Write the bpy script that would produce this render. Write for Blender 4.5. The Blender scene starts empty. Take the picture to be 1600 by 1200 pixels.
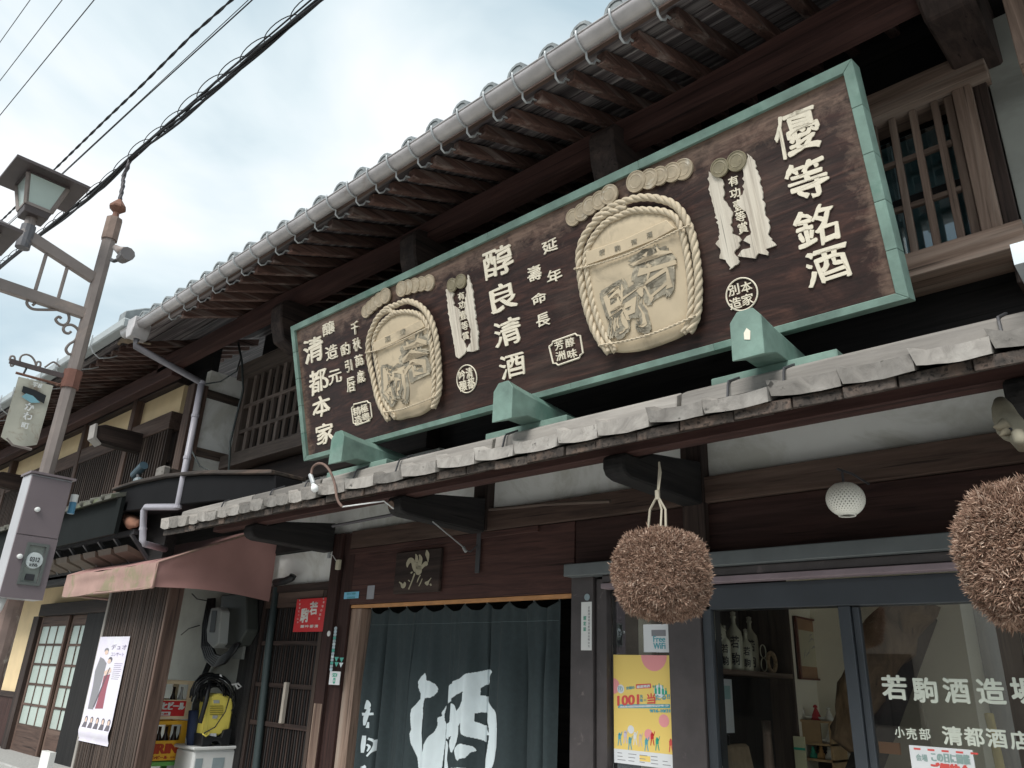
import bpy, bmesh, math, random
import numpy as np
from mathutils import Vector, Matrix, noise
R_ = random.Random(7)
rad = math.radians
scn = bpy.context.scene
COL = scn.collection

# ------------------------------------------------------------------ camera
W0, H0 = 1600.0, 1200.0
PP = Vector((800.0, 600.0)); VX = Vector((-580.0, 1005.0)); VZ = Vector((930.0, -2450.0))
FPX = math.sqrt(-(VX - PP).dot(VZ - PP))
cz = Vector((*(VZ - PP), FPX)).normalized()          # world up seen from the camera (x right, y down, z ahead)
cx = -Vector((*(VX - PP), FPX)).normalized()
cy = cz.cross(cx)
CAM = Vector((0.0, 0.0, 1.55))
def ray(px, py):
    c = Vector((px - PP.x, py - PP.y, FPX))
    return Vector((cx.dot(c), cy.dot(c), cz.dot(c)))
def at(px, py, y=None, x=None, z=None):
    d = ray(px, py)
    if y is not None: t = (y - CAM.y) / d.y
    elif x is not None: t = (x - CAM.x) / d.x
    else: t = (z - CAM.z) / d.z
    return CAM + t * d
cam_d = bpy.data.cameras.new('camera'); cam = bpy.data.objects.new('camera', cam_d); COL.objects.link(cam)
cam_d.sensor_fit = 'HORIZONTAL'; cam_d.sensor_width = 36.0; cam_d.lens = 36.0 * FPX / W0
cam_d.clip_start = 0.05; cam_d.clip_end = 2000
rx = Vector((cx.x, cy.x, cz.x)); dn = Vector((cx.y, cy.y, cz.y)); fw = Vector((cx.z, cy.z, cz.z))
M = Matrix((rx, -dn, -fw)).transposed().to_4x4(); M.translation = CAM
cam.matrix_world = M
scn.camera = cam

# ------------------------------------------------------------------ light, sky, exposure
vs = scn.view_settings
vs.view_transform = 'Standard'; vs.look = 'None'; vs.exposure = 1.5; vs.gamma = 1.0; vs.use_curve_mapping = False
EL, AZ = 48.0, 168.0      # sun elevation; azimuth from +Y turning to +X (behind the camera, slightly right)
world = bpy.data.worlds.new('World'); scn.world = world; world.use_nodes = True
nt = world.node_tree; N = nt.nodes; L = nt.links; N.clear()
wo = N.new('ShaderNodeOutputWorld'); bg = N.new('ShaderNodeBackground'); bg2 = N.new('ShaderNodeBackground')
sky = N.new('ShaderNodeTexSky'); sky.sky_type = 'NISHITA'; sky.sun_disc = False
sky.sun_elevation = rad(EL); sky.sun_rotation = rad(AZ)
L.new(sky.outputs[0], bg.inputs[0]); bg.inputs[1].default_value = 0.1
tc = N.new('ShaderNodeTexCoord'); mp = N.new('ShaderNodeMapping'); mp.inputs['Scale'].default_value = (1.0, 1.0, 2.0)
mp.inputs['Rotation'].default_value = (0.1, 0.2, 0.9)
L.new(tc.outputs['Generated'], mp.inputs[0])
n1 = N.new('ShaderNodeTexNoise'); n1.inputs['Scale'].default_value = 1.7; n1.inputs['Detail'].default_value = 6; n1.inputs['Roughness'].default_value = .48
n1.inputs['Distortion'].default_value = .5
L.new(mp.outputs[0], n1.inputs[0])
cr = N.new('ShaderNodeValToRGB'); e = cr.color_ramp.elements
e[0].position = .37; e[0].color = (.42, .55, .62, 1); e[1].position = .62; e[1].color = (.93, .95, .955, 1)
m_ = e.new(.5); m_.color = (.71, .80, .83, 1)
L.new(n1.outputs[0], cr.inputs[0]); L.new(cr.outputs[0], bg2.inputs[0]); bg2.inputs[1].default_value = .42
mx = N.new('ShaderNodeMixShader'); mx.inputs[0].default_value = .93
L.new(bg.outputs[0], mx.inputs[1]); L.new(bg2.outputs[0], mx.inputs[2]); L.new(mx.outputs[0], wo.inputs[0])
sd = bpy.data.lights.new('sun', 'SUN'); sd.energy = 1.5; sd.angle = rad(30); sd.color = (1, .97, .92)
so = bpy.data.objects.new('sun', sd); COL.objects.link(so)
sdir = Vector((math.sin(rad(AZ)) * math.cos(rad(EL)), math.cos(rad(AZ)) * math.cos(rad(EL)), math.sin(rad(EL))))
so.rotation_euler = sdir.to_track_quat('Z', 'Y').to_euler()

# ------------------------------------------------------------------ materials
def newmat(name):
    m = bpy.data.materials.new(name); m.use_nodes = True
    nt = m.node_tree; b = nt.nodes['Principled BSDF']
    return m, nt, b
def ramp(nt, stops):
    r = nt.nodes.new('ShaderNodeValToRGB'); el = r.color_ramp.elements
    el[0].position, el[0].color = stops[0][0], (*stops[0][1], 1)
    el[1].position, el[1].color = stops[-1][0], (*stops[-1][1], 1)
    for p, c in stops[1:-1]:
        q = el.new(p); q.color = (*c, 1)
    return r
def coords(nt, scale, rnd=True):
    tc = nt.nodes.new('ShaderNodeTexCoord'); mp = nt.nodes.new('ShaderNodeMapping')
    mp.inputs['Scale'].default_value = scale
    nt.links.new(tc.outputs['Object'], mp.inputs[0])
    if rnd:
        oi = nt.nodes.new('ShaderNodeObjectInfo'); mu = nt.nodes.new('ShaderNodeMath'); mu.operation = 'MULTIPLY'
        mu.inputs[1].default_value = 37.0
        nt.links.new(oi.outputs['Random'], mu.inputs[0]); nt.links.new(mu.outputs[0], mp.inputs['Location'])
    return mp
def noise_node(nt, vec, scale, detail=4, rough=.55, dist=0.0):
    n = nt.nodes.new('ShaderNodeTexNoise'); n.inputs['Scale'].default_value = scale; n.inputs['Detail'].default_value = detail
    n.inputs['Roughness'].default_value = rough; n.inputs['Distortion'].default_value = dist
    nt.links.new(vec.outputs[0], n.inputs[0]); return n
def mixc(nt, fac, a, b, mode='MIX'):
    m = nt.nodes.new('ShaderNodeMix'); m.data_type = 'RGBA'; m.blend_type = mode
    for i, v in ((0, fac), (6, a), (7, b)):
        if isinstance(v, (int, float)): m.inputs[i].default_value = v
        elif isinstance(v, tuple): m.inputs[i].default_value = (*v, 1)
        else: nt.links.new(v, m.inputs[i])
    return m.outputs[2]
def bump(nt, b, h, strength, dist=.01):
    bn = nt.nodes.new('ShaderNodeBump'); bn.inputs['Strength'].default_value = strength; bn.inputs['Distance'].default_value = dist
    nt.links.new(h, bn.inputs['Height']); nt.links.new(bn.outputs[0], b.inputs['Normal'])
def wood(name, c1, c2, axis='x', grain=22, worn=None, wornamt=.5, thr=.5, rough=.75, bumps=.35, var=.35, spec=.3, crack=.30):
    m, nt, b = newmat(name)
    s = {'x': (1.3, grain, grain), 'y': (grain, 1.3, grain), 'z': (grain, grain, 1.3)}[axis]
    mp = coords(nt, s)
    n = noise_node(nt, mp, 1.0, 7, .65, 1.2)
    r = ramp(nt, [(.3, c1), (.5, tuple((a + q) / 2 for a, q in zip(c1, c2))), (.72, c2)])
    nt.links.new(n.outputs[0], r.inputs[0])
    col = r.outputs[0]
    mp2 = coords(nt, tuple(v * .25 for v in s)); n2 = noise_node(nt, mp2, 1.6, 5, .6, .3)
    if worn:
        r2 = ramp(nt, [(thr, (0, 0, 0)), (thr + .2, (wornamt,) * 3)]); nt.links.new(n2.outputs[0], r2.inputs[0])
        col = mixc(nt, r2.outputs[0], col, worn)
    # cracks
    mp3 = coords(nt, tuple(v * 2.4 if v > 2 else v * .8 for v in s)); n3 = noise_node(nt, mp3, 1.0, 3, .5, .2)
    r3 = ramp(nt, [(crack, (.3,) * 3), (crack + .08, (1,) * 3)]); nt.links.new(n3.outputs[0], r3.inputs[0])
    col = mixc(nt, 1.0, col, r3.outputs[0], 'MULTIPLY')
    oi = nt.nodes.new('ShaderNodeObjectInfo'); mr = nt.nodes.new('ShaderNodeMapRange')
    mr.inputs['To Min'].default_value = 1 - var; mr.inputs['To Max'].default_value = 1 + var
    nt.links.new(oi.outputs['Random'], mr.inputs[0])
    vm = nt.nodes.new('ShaderNodeVectorMath'); vm.operation = 'SCALE'
    nt.links.new(col, vm.inputs[0]); nt.links.new(mr.outputs[0], vm.inputs['Scale'])
    nt.links.new(vm.outputs[0], b.inputs['Base Color'])
    b.inputs['Roughness'].default_value = rough; b.inputs['Specular IOR Level'].default_value = spec
    bump(nt, b, n.outputs[0], bumps, .006)
    return m
def plain(name, c, rough=.6, var=.12, scale=6.0, bumps=.1, metal=0.0, c2=None, spec=.4, stain=None, detail=5):
    m, nt, b = newmat(name)
    mp = coords(nt, (1, 1, 1)); n = noise_node(nt, mp, scale, detail, .6)
    c2 = c2 or tuple(v * (1 - var) for v in c); c1 = tuple(min(1, v * (1 + var)) for v in c)
    r = ramp(nt, [(.3, c2), (.7, c1)]); nt.links.new(n.outputs[0], r.inputs[0]); col = r.outputs[0]
    if stain:
        sc, thr, colr = stain
        n2 = noise_node(nt, mp, sc, 6, .65, .6); r2 = ramp(nt, [(thr, (0,) * 3), (thr + .12, (.85,) * 3)])
        nt.links.new(n2.outputs[0], r2.inputs[0]); col = mixc(nt, r2.outputs[0], col, colr)
    nt.links.new(col, b.inputs['Base Color']); b.inputs['Roughness'].default_value = rough; b.inputs['Metallic'].default_value = metal
    b.inputs['Specular IOR Level'].default_value = spec
    if bumps: bump(nt, b, n.outputs[0], bumps, .01)
    return m
def flat(name, c, rough=.6):
    m, nt, b = newmat(name); b.inputs['Base Color'].default_value = (*c, 1); b.inputs['Roughness'].default_value = rough
    b.inputs['Specular IOR Level'].default_value = .3
    return m
def glassmat(name, tint=(1, 1, 1), refl=.09, dirt=0.0, rough=0.0):
    m = bpy.data.materials.new(name); m.use_nodes = True; nt = m.node_tree; nt.nodes.clear()
    o = nt.nodes.new('ShaderNodeOutputMaterial'); t = nt.nodes.new('ShaderNodeBsdfTransparent'); t.inputs[0].default_value = (*tint, 1)
    g = nt.nodes.new('ShaderNodeBsdfGlossy'); g.inputs['Roughness'].default_value = rough; g.inputs[0].default_value = (.95, .97, 1, 1)
    fr = nt.nodes.new('ShaderNodeFresnel'); fr.inputs[0].default_value = 1.5
    ad = nt.nodes.new('ShaderNodeMath'); ad.operation = 'ADD'; ad.inputs[1].default_value = refl; ad.use_clamp = True
    mx = nt.nodes.new('ShaderNodeMixShader'); nt.links.new(fr.outputs[0], ad.inputs[0]); nt.links.new(ad.outputs[0], mx.inputs[0])
    nt.links.new(t.outputs[0], mx.inputs[1]); nt.links.new(g.outputs[0], mx.inputs[2]); nt.links.new(mx.outputs[0], o.inputs[0])
    return m
MT = {}
def W(key):
    """dark timber variants by grain axis"""
    if key in MT: return MT[key]
    base, ax = key.rsplit('_', 1)
    P = dict(
        dark=dict(c1=(.014, .010, .009), c2=(.044, .029, .025), worn=(.11, .075, .062)),
        maroon=dict(c1=(.026, .012, .011), c2=(.080, .038, .032), worn=(.13, .075, .065), wornamt=.35, thr=.55),
        brown=dict(c1=(.042, .027, .022), c2=(.115, .073, .058), worn=(.22, .16, .13)),
        black=dict(c1=(.008, .008, .009), c2=(.025, .023, .023), worn=(.05, .045, .042), wornamt=.4),
        rafter=dict(c1=(.045, .024, .020), c2=(.15, .085, .068), worn=(.36, .31, .28), wornamt=.6, grain=38, thr=.52),
        sheath=dict(c1=(.035, .029, .032), c2=(.13, .11, .112), worn=(.46, .42, .41), wornamt=.75, grain=34, thr=.48, var=.5),
        grey=dict(c1=(.17, .158, .145), c2=(.32, .30, .275), worn=(.45, .43, .40), grain=11, bumps=.8, crack=.27, var=.40),
        greydk=dict(c1=(.03, .025, .022), c2=(.10, .08, .068), worn=(.24, .16, .12), grain=26, bumps=.6, crack=.35),
        peeled=dict(c1=(.08, .05, .04), c2=(.20, .14, .11), worn=(.40, .31, .24), wornamt=.9, thr=.42, grain=14),
        tan=dict(c1=(.10, .068, .052), c2=(.26, .185, .145), worn=(.40, .34, .29)),
        slat=dict(c1=(.026, .019, .016), c2=(.075, .053, .043), worn=(.13, .10, .082)),
        lattice=dict(c1=(.07, .055, .047), c2=(.17, .135, .115), worn=(.24, .20, .18)),
    )[base]
    MT[key] = wood('wood_' + key, axis=ax, **P); return MT[key]
plaster = plain('white_plaster', (.85, .86, .84), .9, .04, 3, .12, stain=(1.6, .50, (.60, .60, .55)), detail=8)
cream = plain('cream_plaster', (.74, .58, .35), .9, .08, 3, .1)
plaster_grey = plain('grey_plaster', (.33, .34, .31), .9, .12, 3, .2, stain=(1.5, .55, (.22, .22, .2)))
copper = plain('verdigris_copper', (.155, .238, .203), .7, .34, 5, .3, stain=(2.2, .54, (.095, .185, .15)), spec=.4)
tile = plain('roof_tile', (.19, .21, .215), .45, .25, 12, .15, stain=(9, .6, (.34, .36, .36)))
gutterm = plain('gutter_metal', (.42, .40, .40), .34, .2, 5, .03, metal=.15, stain=(7, .6, (.28, .24, .22)), spec=.6)
bracketm = plain('galvanised_hook', (.42, .44, .45), .45, .15, 20, .05, metal=.3)
pipem = plain('grey_pipe', (.33, .32, .36), .4, .1, 6, .02)
pipedk = plain('dark_grey_pipe', (.11, .105, .115), .5, .1, 6, .02)
steel_dk = plain('dark_steel', (.05, .05, .055), .5, .2, 9, .04)
frame_blue = plain('blue_grey_frame', (.040, .047, .056), .42, .12, 4, .02)
frame_pur = plain('brown_steel_frame', (.062, .054, .055), .55, .2, 6, .05, stain=(8, .62, (.19, .16, .155)))
flash = plain('grey_flashing', (.12, .135, .14), .5, .12, 5, .04)
lampbrown = plain('lamp_post_paint', (.22, .185, .17), .5, .15, 5, .05, stain=(4, .6, (.34, .27, .23)))
rust = plain('rust', (.17, .085, .06), .8, .3, 16, .2, stain=(9, .6, (.42, .30, .25)))
cabinetm = plain('brown_cabinet_paint', (.155, .125, .135), .45, .07, 3, .02)
cabinet_side = plain('grey_cabinet_side', (.42, .42, .44), .45, .08, 3, .02)
frost = plain('frosted_glass', (.42, .50, .46), .3, .1, 2, .0, spec=.5)
fabric = plain('awning_fabric', (.34, .19, .175), .85, .1, 2.5, .15, stain=(2.6, .66, (.33, .22, .21)))
algae = plain('awning_algae', (.33, .215, .185), .9, .15, 3.5, .1, stain=(4, .50, (.22, .20, .12)))
curtain_m = plain('curtain_cloth', (.029, .042, .046), .9, .12, 30, .05)
white_cloth = plain('white_dye', (.62, .70, .73), .9, .05, 10, .02)
shell = plain('carved_white', (.72, .67, .56), .8, .07, 14, .12, stain=(6, .63, (.50, .44, .34)))
letter_m = plain('letter_paint', (.76, .70, .57), .75, .08, 30, .15, stain=(14, .66, (.46, .40, .33)))
barrel_m = plain('barrel_carving', (.53, .44, .31), .8, .1, 5, .25, stain=(3.2, .52, (.36, .30, .215)))
rope_m = plain('carved_rope', (.54, .46, .34), .8, .14, 18, .15, stain=(9, .6, (.40, .34, .26)))
emblem_m = plain('emblem_paint', (.25, .225, .175), .85, .2, 16, .3, stain=(22, .5, (.50, .44, .33)))
coinm = plain('old_coin', (.42, .35, .25), .5, .2, 20, .2, stain=(12, .58, (.58, .54, .45)), spec=.5)
coinb = plain('bronze_coin', (.23, .20, .13), .5, .2, 24, .25, stain=(14, .6, (.13, .13, .09)), spec=.5)
def needles_mat():
    m, nt, b = newmat('cedar_needles'); g = nt.nodes.new('ShaderNodeNewGeometry')
    r = ramp(nt, [(0, (.13, .075, .055)), (.45, (.30, .19, .14)), (.85, (.46, .32, .24)), (1, (.62, .49, .40))])
    nt.links.new(g.outputs['Random Per Island'], r.inputs[0]); nt.links.new(r.outputs[0], b.inputs['Base Color'])
    b.inputs['Roughness'].default_value = .9; b.inputs['Specular IOR Level'].default_value = .15; return m
needle_m = needles_mat()
cable_m = flat('cable_rubber', (.012, .012, .014), .55)
rubber = flat('black_rubber', (.018, .019, .021), .45)
paper = plain('white_paper', (.72, .74, .76), .7, .03, 3, .0)
white_p = flat('white_plastic', (.68, .69, .68), .4)
grey_p = flat('grey_plastic', (.36, .38, .37), .5)
dkgreen_p = flat('dark_meter_box', (.045, .05, .046), .45)
yellow_p = flat('yellow_plastic', (.78, .66, .14), .35)
cratey = flat('orange_yellow_crate', (.80, .43, .04), .45)
cratec = flat('cream_crate', (.76, .62, .42), .45)
crateg = flat('green_crate', (.16, .42, .10), .45)
red_p = flat('red_paint', (.58, .035, .04), .4)
blue_p = flat('blue_sticker', (.22, .55, .75), .5)
green_p = flat('green_print', (.03, .38, .25), .5)
ink = flat('black_ink', (.03, .03, .035), .6)
ink_g = flat('grey_ink', (.24, .24, .26), .6)
teal = flat('teal_print', (.10, .38, .45), .6)
pinkp = flat('pink_print', (.80, .33, .34), .6)
redprint = flat('red_print', (.68, .10, .09), .6)
yelprint = flat('yellow_print', (.84, .62, .18), .6)
lilac = flat('lilac_print', (.58, .52, .66), .6)
skin_p = flat('skin_print', (.66, .50, .42), .6)
glass = glassmat('window_glass', (.95, .97, .96), .13)
glass_clear = glassmat('clear_window_glass', (.97, .98, .97), -.03)
glass_dim = glassmat('old_window_glass', (.75, .83, .83), .05)
ceramic = plain('white_ceramic', (.82, .81, .74), .25, .1, 6, .0, spec=.6)
bottle_m = plain('sake_bottle_glaze', (.46, .45, .35), .18, .12, 5, .0, spec=.6)
blind = plain('blue_grey_blind', (.20, .27, .29), .6, .08, 3, .02)
asphalt = plain('asphalt', (.36, .355, .34), .9, .2, 60, .5)
stone = plain('granite', (.33, .33, .32), .8, .2, 40, .3)

# ------------------------------------------------------------------ mesh helpers
class MB:
    def __init__(s): s.v = []; s.f = []
    def add(s, vs, fs):
        n = len(s.v); s.v += [tuple(q) for q in vs]; s.f += [tuple(i + n for i in f) for f in fs]; return s
    def hexa(s, p):   # 4 bottom then 4 top, same order
        return s.add(p, [(0, 3, 2, 1), (4, 5, 6, 7), (0, 1, 5, 4), (1, 2, 6, 5), (2, 3, 7, 6), (3, 0, 4, 7)])
    def box(s, x0, x1, y0, y1, z0, z1):
        x0, x1 = sorted((x0, x1)); y0, y1 = sorted((y0, y1)); z0, z1 = sorted((z0, z1))
        return s.hexa([(x0, y0, z0), (x1, y0, z0), (x1, y1, z0), (x0, y1, z0), (x0, y0, z1), (x1, y0, z1), (x1, y1, z1), (x0, y1, z1)])
    def bar(s, a, b, w, h, up=(0, 0, 1)):
        a = Vector(a); b = Vector(b); d = (b - a).normalized(); u = Vector(up)
        r = d.cross(u).normalized() * w / 2; t = r.cross(d).normalized() * h / 2
        return s.hexa([a - r - t, a + r - t, b + r - t, b - r - t, a - r + t, a + r + t, b + r + t, b - r + t])
    def prism(s, poly, axis, a0, a1):
        """poly: 2-D points in the two other axes (x: (y,z), y: (x,z), z: (x,y))"""
        def P(q, a): return {'x': (a, q[0], q[1]), 'y': (q[0], a, q[1]), 'z': (q[0], q[1], a)}[axis]
        n = len(poly)
        vs = [P(q, a0) for q in poly] + [P(q, a1) for q in poly]
        fs = [tuple(range(n)), tuple(range(2 * n - 1, n - 1, -1))] + [(i, (i + 1) % n, n + (i + 1) % n, n + i) for i in range(n)]
        return s.add(vs, fs)
    def tube(s, pts, r, n=8, caps=True, closed=False):
        pts = [Vector(p) for p in pts]; m = len(pts); rs = r if isinstance(r, (list, tuple)) else [r] * m
        rings = []; nrm = None
        for i, p in enumerate(pts):
            a = pts[max(0, i - 1)]; b = pts[min(m - 1, i + 1)]; d = (b - a)
            if d.length < 1e-9: d = Vector((0, 0, 1))
            d.normalize()
            if nrm is None:
                h = Vector((0, 0, 1)) if abs(d.z) < .9 else Vector((1, 0, 0)); nrm = d.cross(h).normalized()
            nrm = (nrm - d * nrm.dot(d))
            if nrm.length < 1e-6: nrm = d.orthogonal()
            nrm.normalize(); bi = d.cross(nrm)
            rings.append([p + rs[i] * (math.cos(2 * math.pi * k / n) * nrm + math.sin(2 * math.pi * k / n) * bi) for k in range(n)])
        vs = [q for rg in rings for q in rg]; fs = []
        for i in range(m - 1):
            for k in range(n):
                k2 = (k + 1) % n; fs.append((i * n + k, i * n + k2, (i + 1) * n + k2, (i + 1) * n + k))
        if caps: fs += [tuple(range(n - 1, -1, -1)), tuple((m - 1) * n + k for k in range(n))]
        return s.add(vs, fs)
    def lathe(s, prof, c, n=24, axis=(0, 0, 1)):
        c = Vector(c); A = Vector(axis).normalized(); u = A.orthogonal().normalized(); w = A.cross(u)
        vs = []; fs = []
        for r, h in prof:
            for k in range(n):
                t = 2 * math.pi * k / n; vs.append(c + A * h + r * (math.cos(t) * u + math.sin(t) * w))
        for i in range(len(prof) - 1):
            for k in range(n):
                k2 = (k + 1) % n; fs.append((i * n + k, i * n + k2, (i + 1) * n + k2, (i + 1) * n + k))
        return s.add(vs, fs)
    def disc(s, c, rx_, rz_, th, n=28, ring=None):
        """flat disc in the local xz plane, front at y=c.y, going back th"""
        x, y, z = c; P = [(x + rx_ * math.cos(2 * math.pi * k / n), z + rz_ * math.sin(2 * math.pi * k / n)) for k in range(n)]
        return s.prism(P, 'y', y, y + th)
WM = {}
def wm(o):
    return WM.get(o.name, Matrix.Identity(4)) if o else Matrix.Identity(4)
def mesh_obj(name, me, parent=None):
    o = bpy.data.objects.new(name, me); COL.objects.link(o)
    if parent is not None: o.parent = parent
    WM[o.name] = wm(parent).copy()
    return o
def part(mb, name, mat, parent=None, local=False, smooth=False, bevel=0.0, **kw):
    me = bpy.data.meshes.new(name); vs = mb.v
    if parent is not None and not local:
        inv = wm(parent).inverted(); vs = [tuple(inv @ Vector(q)) for q in vs]
    me.from_pydata(vs, [], mb.f); me.materials.append(mat)
    bm = bmesh.new(); bm.from_mesh(me); bmesh.ops.recalc_face_normals(bm, faces=bm.faces)
    if bevel: bmesh.ops.bevel(bm, geom=list(bm.edges), offset=bevel, segments=1, affect='EDGES', profile=.5, clamp_overlap=True)
    bm.to_mesh(me); bm.free()
    if smooth: me.polygons.foreach_set('use_smooth', [True] * len(me.polygons))
    o = mesh_obj(name, me, parent)
    for k, q in kw.items(): o[k] = q
    return o
def thing(name, label, cat, loc=(0, 0, 0), group=None, rot=(0, 0, 0)):
    o = bpy.data.objects.new(name, None); COL.objects.link(o); o.location = loc; o.rotation_euler = rot; o.empty_display_size = .1
    o['label'] = label; o['category'] = cat
    if group: o['group'] = group
    m = Matrix.Translation(loc) @ Vector((0, 0, 0)).to_track_quat('Z', 'Y').to_matrix().to_4x4() if False else Matrix.Translation(loc) @ o.rotation_euler.to_matrix().to_4x4()
    WM[o.name] = m
    return o
def single(mb, name, mat, label, cat, group=None, **k):
    o = part(mb, name, mat, None, **k); o['label'] = label; o['category'] = cat
    if group: o['group'] = group
    return o
def structure(mb, name, mat, **k):
    o = part(mb, name, mat, None, **k); o['kind'] = 'structure'; return o
def box(name, mat, parent, x0, x1, y0, y1, z0, z1, bevel=.003, **k):
    return part(MB().box(x0, x1, y0, y1, z0, z1), name, mat, parent, bevel=bevel, **k)

# lettering: the built-in font, each character fitted into a box
_font = {}
def glyph(ch, off=0.0):
    key = (ch, off)
    if key in _font: return _font[key]
    c = bpy.data.curves.new('glyph', 'FONT'); c.body = ch; c.fill_mode = 'FRONT'; c.resolution_u = 4; c.offset = off
    o = bpy.data.objects.new('glyph', c); COL.objects.link(o)
    dg = bpy.context.evaluated_depsgraph_get(); me = bpy.data.meshes.new_from_object(o.evaluated_get(dg))
    V = [(q.co.x, q.co.y) for q in me.vertices]; F = [tuple(p.vertices) for p in me.polygons]
    bpy.data.objects.remove(o); bpy.data.curves.remove(c); bpy.data.meshes.remove(me)
    if V:
        xs = [q[0] for q in V]; ys = [q[1] for q in V]; x0, x1, y0, y1 = min(xs), max(xs), min(ys), max(ys)
        V = [((a - x0) / max(x1 - x0, 1e-6) - .5, (b - y0) / max(y1 - y0, 1e-6) - .5) for a, b in V]; asp = (x1 - x0) / max(y1 - y0, 1e-6)
    else: asp = 1
    _font[key] = (V, F, asp); return _font[key]
def solidify(V2, F, place, th):
    """extrude a flat filled outline into a slab; place(a, b, depth) -> 3-D point"""
    n = len(V2); vs = [place(a, b, 0) for a, b in V2]; fs = list(F)
    if th:
        vs += [place(a, b, th) for a, b in V2]
        cnt = {}
        for f in F:
            for i in range(len(f)):
                e_ = (f[i], f[(i + 1) % len(f)]); k = tuple(sorted(e_))
                cnt.setdefault(k, []).append(e_)
        for k, es in cnt.items():
            if len(es) == 1: a, b = es[0]; fs.append((b, a, a + n, b + n))
    return vs, fs
def glyph_mb(mb, ch, w, h, place, th=0.0, off=0.0, wob=0.0, seed=0):
    """off thickens the strokes (fraction of the character): overlapping shifted copies, each a hair deeper"""
    V, F, _ = glyph(ch, 0.0)
    if off >= .009:
        n = 8 if off >= .02 else 4
        for k in range(n):
            a_ = 2 * math.pi * k / n + .3; ox, oy = off * .9 * math.cos(a_), off * 1.0 * math.sin(a_)
            p0 = Vector(place(0, 0, 0)); nv = (Vector(place(w * .2, 0, 0)) - p0).cross(Vector(place(0, h * .2, 0)) - p0).normalized() * (k + 1) * .00012
            pl = lambda a, b, d, ox=ox, oy=oy, nv=nv: tuple(Vector(place(a + ox * w, b + oy * h, d)) + nv)
            glyph_mb(mb, ch, w * (1 - off), h * (1 - off), pl, th, 0.0, wob, seed)
        w *= 1 - off; h *= 1 - off
    Q = []
    for a, b in V:
        dx = dy = 0
        if wob:
            p = Vector((a * 3.1 + seed, b * 3.1, seed * .7)); dx = noise.noise(p) * wob; dy = noise.noise(p + Vector((9, 4, 2))) * wob
            p = Vector((a * 11 + seed, b * 11, 5)); dx += noise.noise(p) * wob * .35; dy += noise.noise(p + Vector((3, 8, 1))) * wob * .35
        Q.append(((a + dx) * w, (b + dy) * h))
    vs, fs = solidify(Q, F, place, th); mb.add(vs, fs)
def text_line(mb, s, w, h, place, off=0.0, th=0.0):
    """a line of text fitted into w x h, centre at place(0,0)"""
    glyph_mb(mb, s, w, h, place, th, off)
def ribbon(mb, pts, place, depth=0.0, sub=6, th=0.0):
    """brush stroke: (x, y, width) knots, Catmull-Rom smoothed; place(x, y) -> 3-D point"""
    K = [pts[0]] + list(pts) + [pts[-1]]; out = []
    for i in range(1, len(K) - 2):
        for j in range(sub):
            t = j / sub; q = []
            for d in range(3):
                p0, p1, p2, p3 = K[i - 1][d], K[i][d], K[i + 1][d], K[i + 2][d]
                q.append(.5 * (2 * p1 + (p2 - p0) * t + (2 * p0 - 5 * p1 + 4 * p2 - p3) * t * t + (3 * p1 - p0 - 3 * p2 + p3) * t ** 3))
            out.append(q)
    out.append(list(pts[-1])); Lf = []; Rt = []
    for i, (x, y, w) in enumerate(out):
        a = out[max(0, i - 1)]; b = out[min(len(out) - 1, i + 1)]; dx, dy = b[0] - a[0], b[1] - a[1]; l = math.hypot(dx, dy) or 1
        nx, ny = -dy / l * max(w, .5) / 2, dx / l * max(w, .5) / 2; j = 1 + .10 * noise.noise(Vector((x * .05, y * .05, 1.3)))
        Lf.append((x + nx * j, y + ny * j)); Rt.append((x - nx * j, y - ny * j))
    vs = []
    for a, b in zip(Lf, Rt):
        for t in (0, .25, .5, .75, 1): vs.append(place(a[0] + (b[0] - a[0]) * t, a[1] + (b[1] - a[1]) * t))
    fs = []
    for i in range(len(out) - 1):
        for t in range(4): fs.append((i * 5 + t, i * 5 + t + 1, (i + 1) * 5 + t + 1, (i + 1) * 5 + t))
    mb.add(vs, fs)
def poly_fill(poly):
    """triangulate a 2-D polygon -> faces"""
    from mathutils.geometry import tessellate_polygon
    return [tuple(t) for t in tessellate_polygon([[Vector((a, b, 0)) for a, b in poly]])]
def rope_tubes(mb, path, R, pitch, strands=3, n=6, step=.012, rr=.56):
    P = [Vector(p) for p in path]; K = [P[0]] + P + [P[-1]]; pts = []
    for i in range(1, len(K) - 2):
        a, b, c, d = K[i - 1], K[i], K[i + 1], K[i + 2]; m = max(2, int((c - b).length / step))
        for j in range(m):
            t = j / m; pts.append(.5 * (2 * b + (c - a) * t + (2 * a - 5 * b + 4 * c - d) * t * t + (3 * b - a - 3 * c + d) * t ** 3))
    pts.append(P[-1]); L_ = 0; fr = []; nrm = None
    for i, p in enumerate(pts):
        if i: L_ += (p - pts[i - 1]).length
        d = (pts[min(i + 1, len(pts) - 1)] - pts[max(i - 1, 0)]).normalized()
        if nrm is None: nrm = d.orthogonal().normalized()
        nrm = (nrm - d * nrm.dot(d)).normalized(); fr.append((p, nrm.copy(), d.cross(nrm), L_))
    for s in range(strands):
        q = []
        for p, u, w, l in fr:
            t = 2 * math.pi * (l / pitch + s / strands); q.append(p + R * .5 * (math.cos(t) * u + math.sin(t) * w))
        mb.tube(q, R * rr, n)

# ------------------------------------------------------------------ ground
YF = 4.2          # plane of the lower shop front
YU = 3.72         # plane of the upper windows
YE = 2.9          # edge of the plank roof
structure(MB().add([(-400, -400, 0), (400, -400, 0), (400, 400, 0), (-400, 400, 0)], [(0, 1, 2, 3)]), 'road', asphalt)
structure(MB().box(-20, 4, 1.9, 4.6, .004, .11), 'pavement', plain('pale_paving', (.56, .55, .52), .85, .1, 20, .2), bevel=.01)

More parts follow.
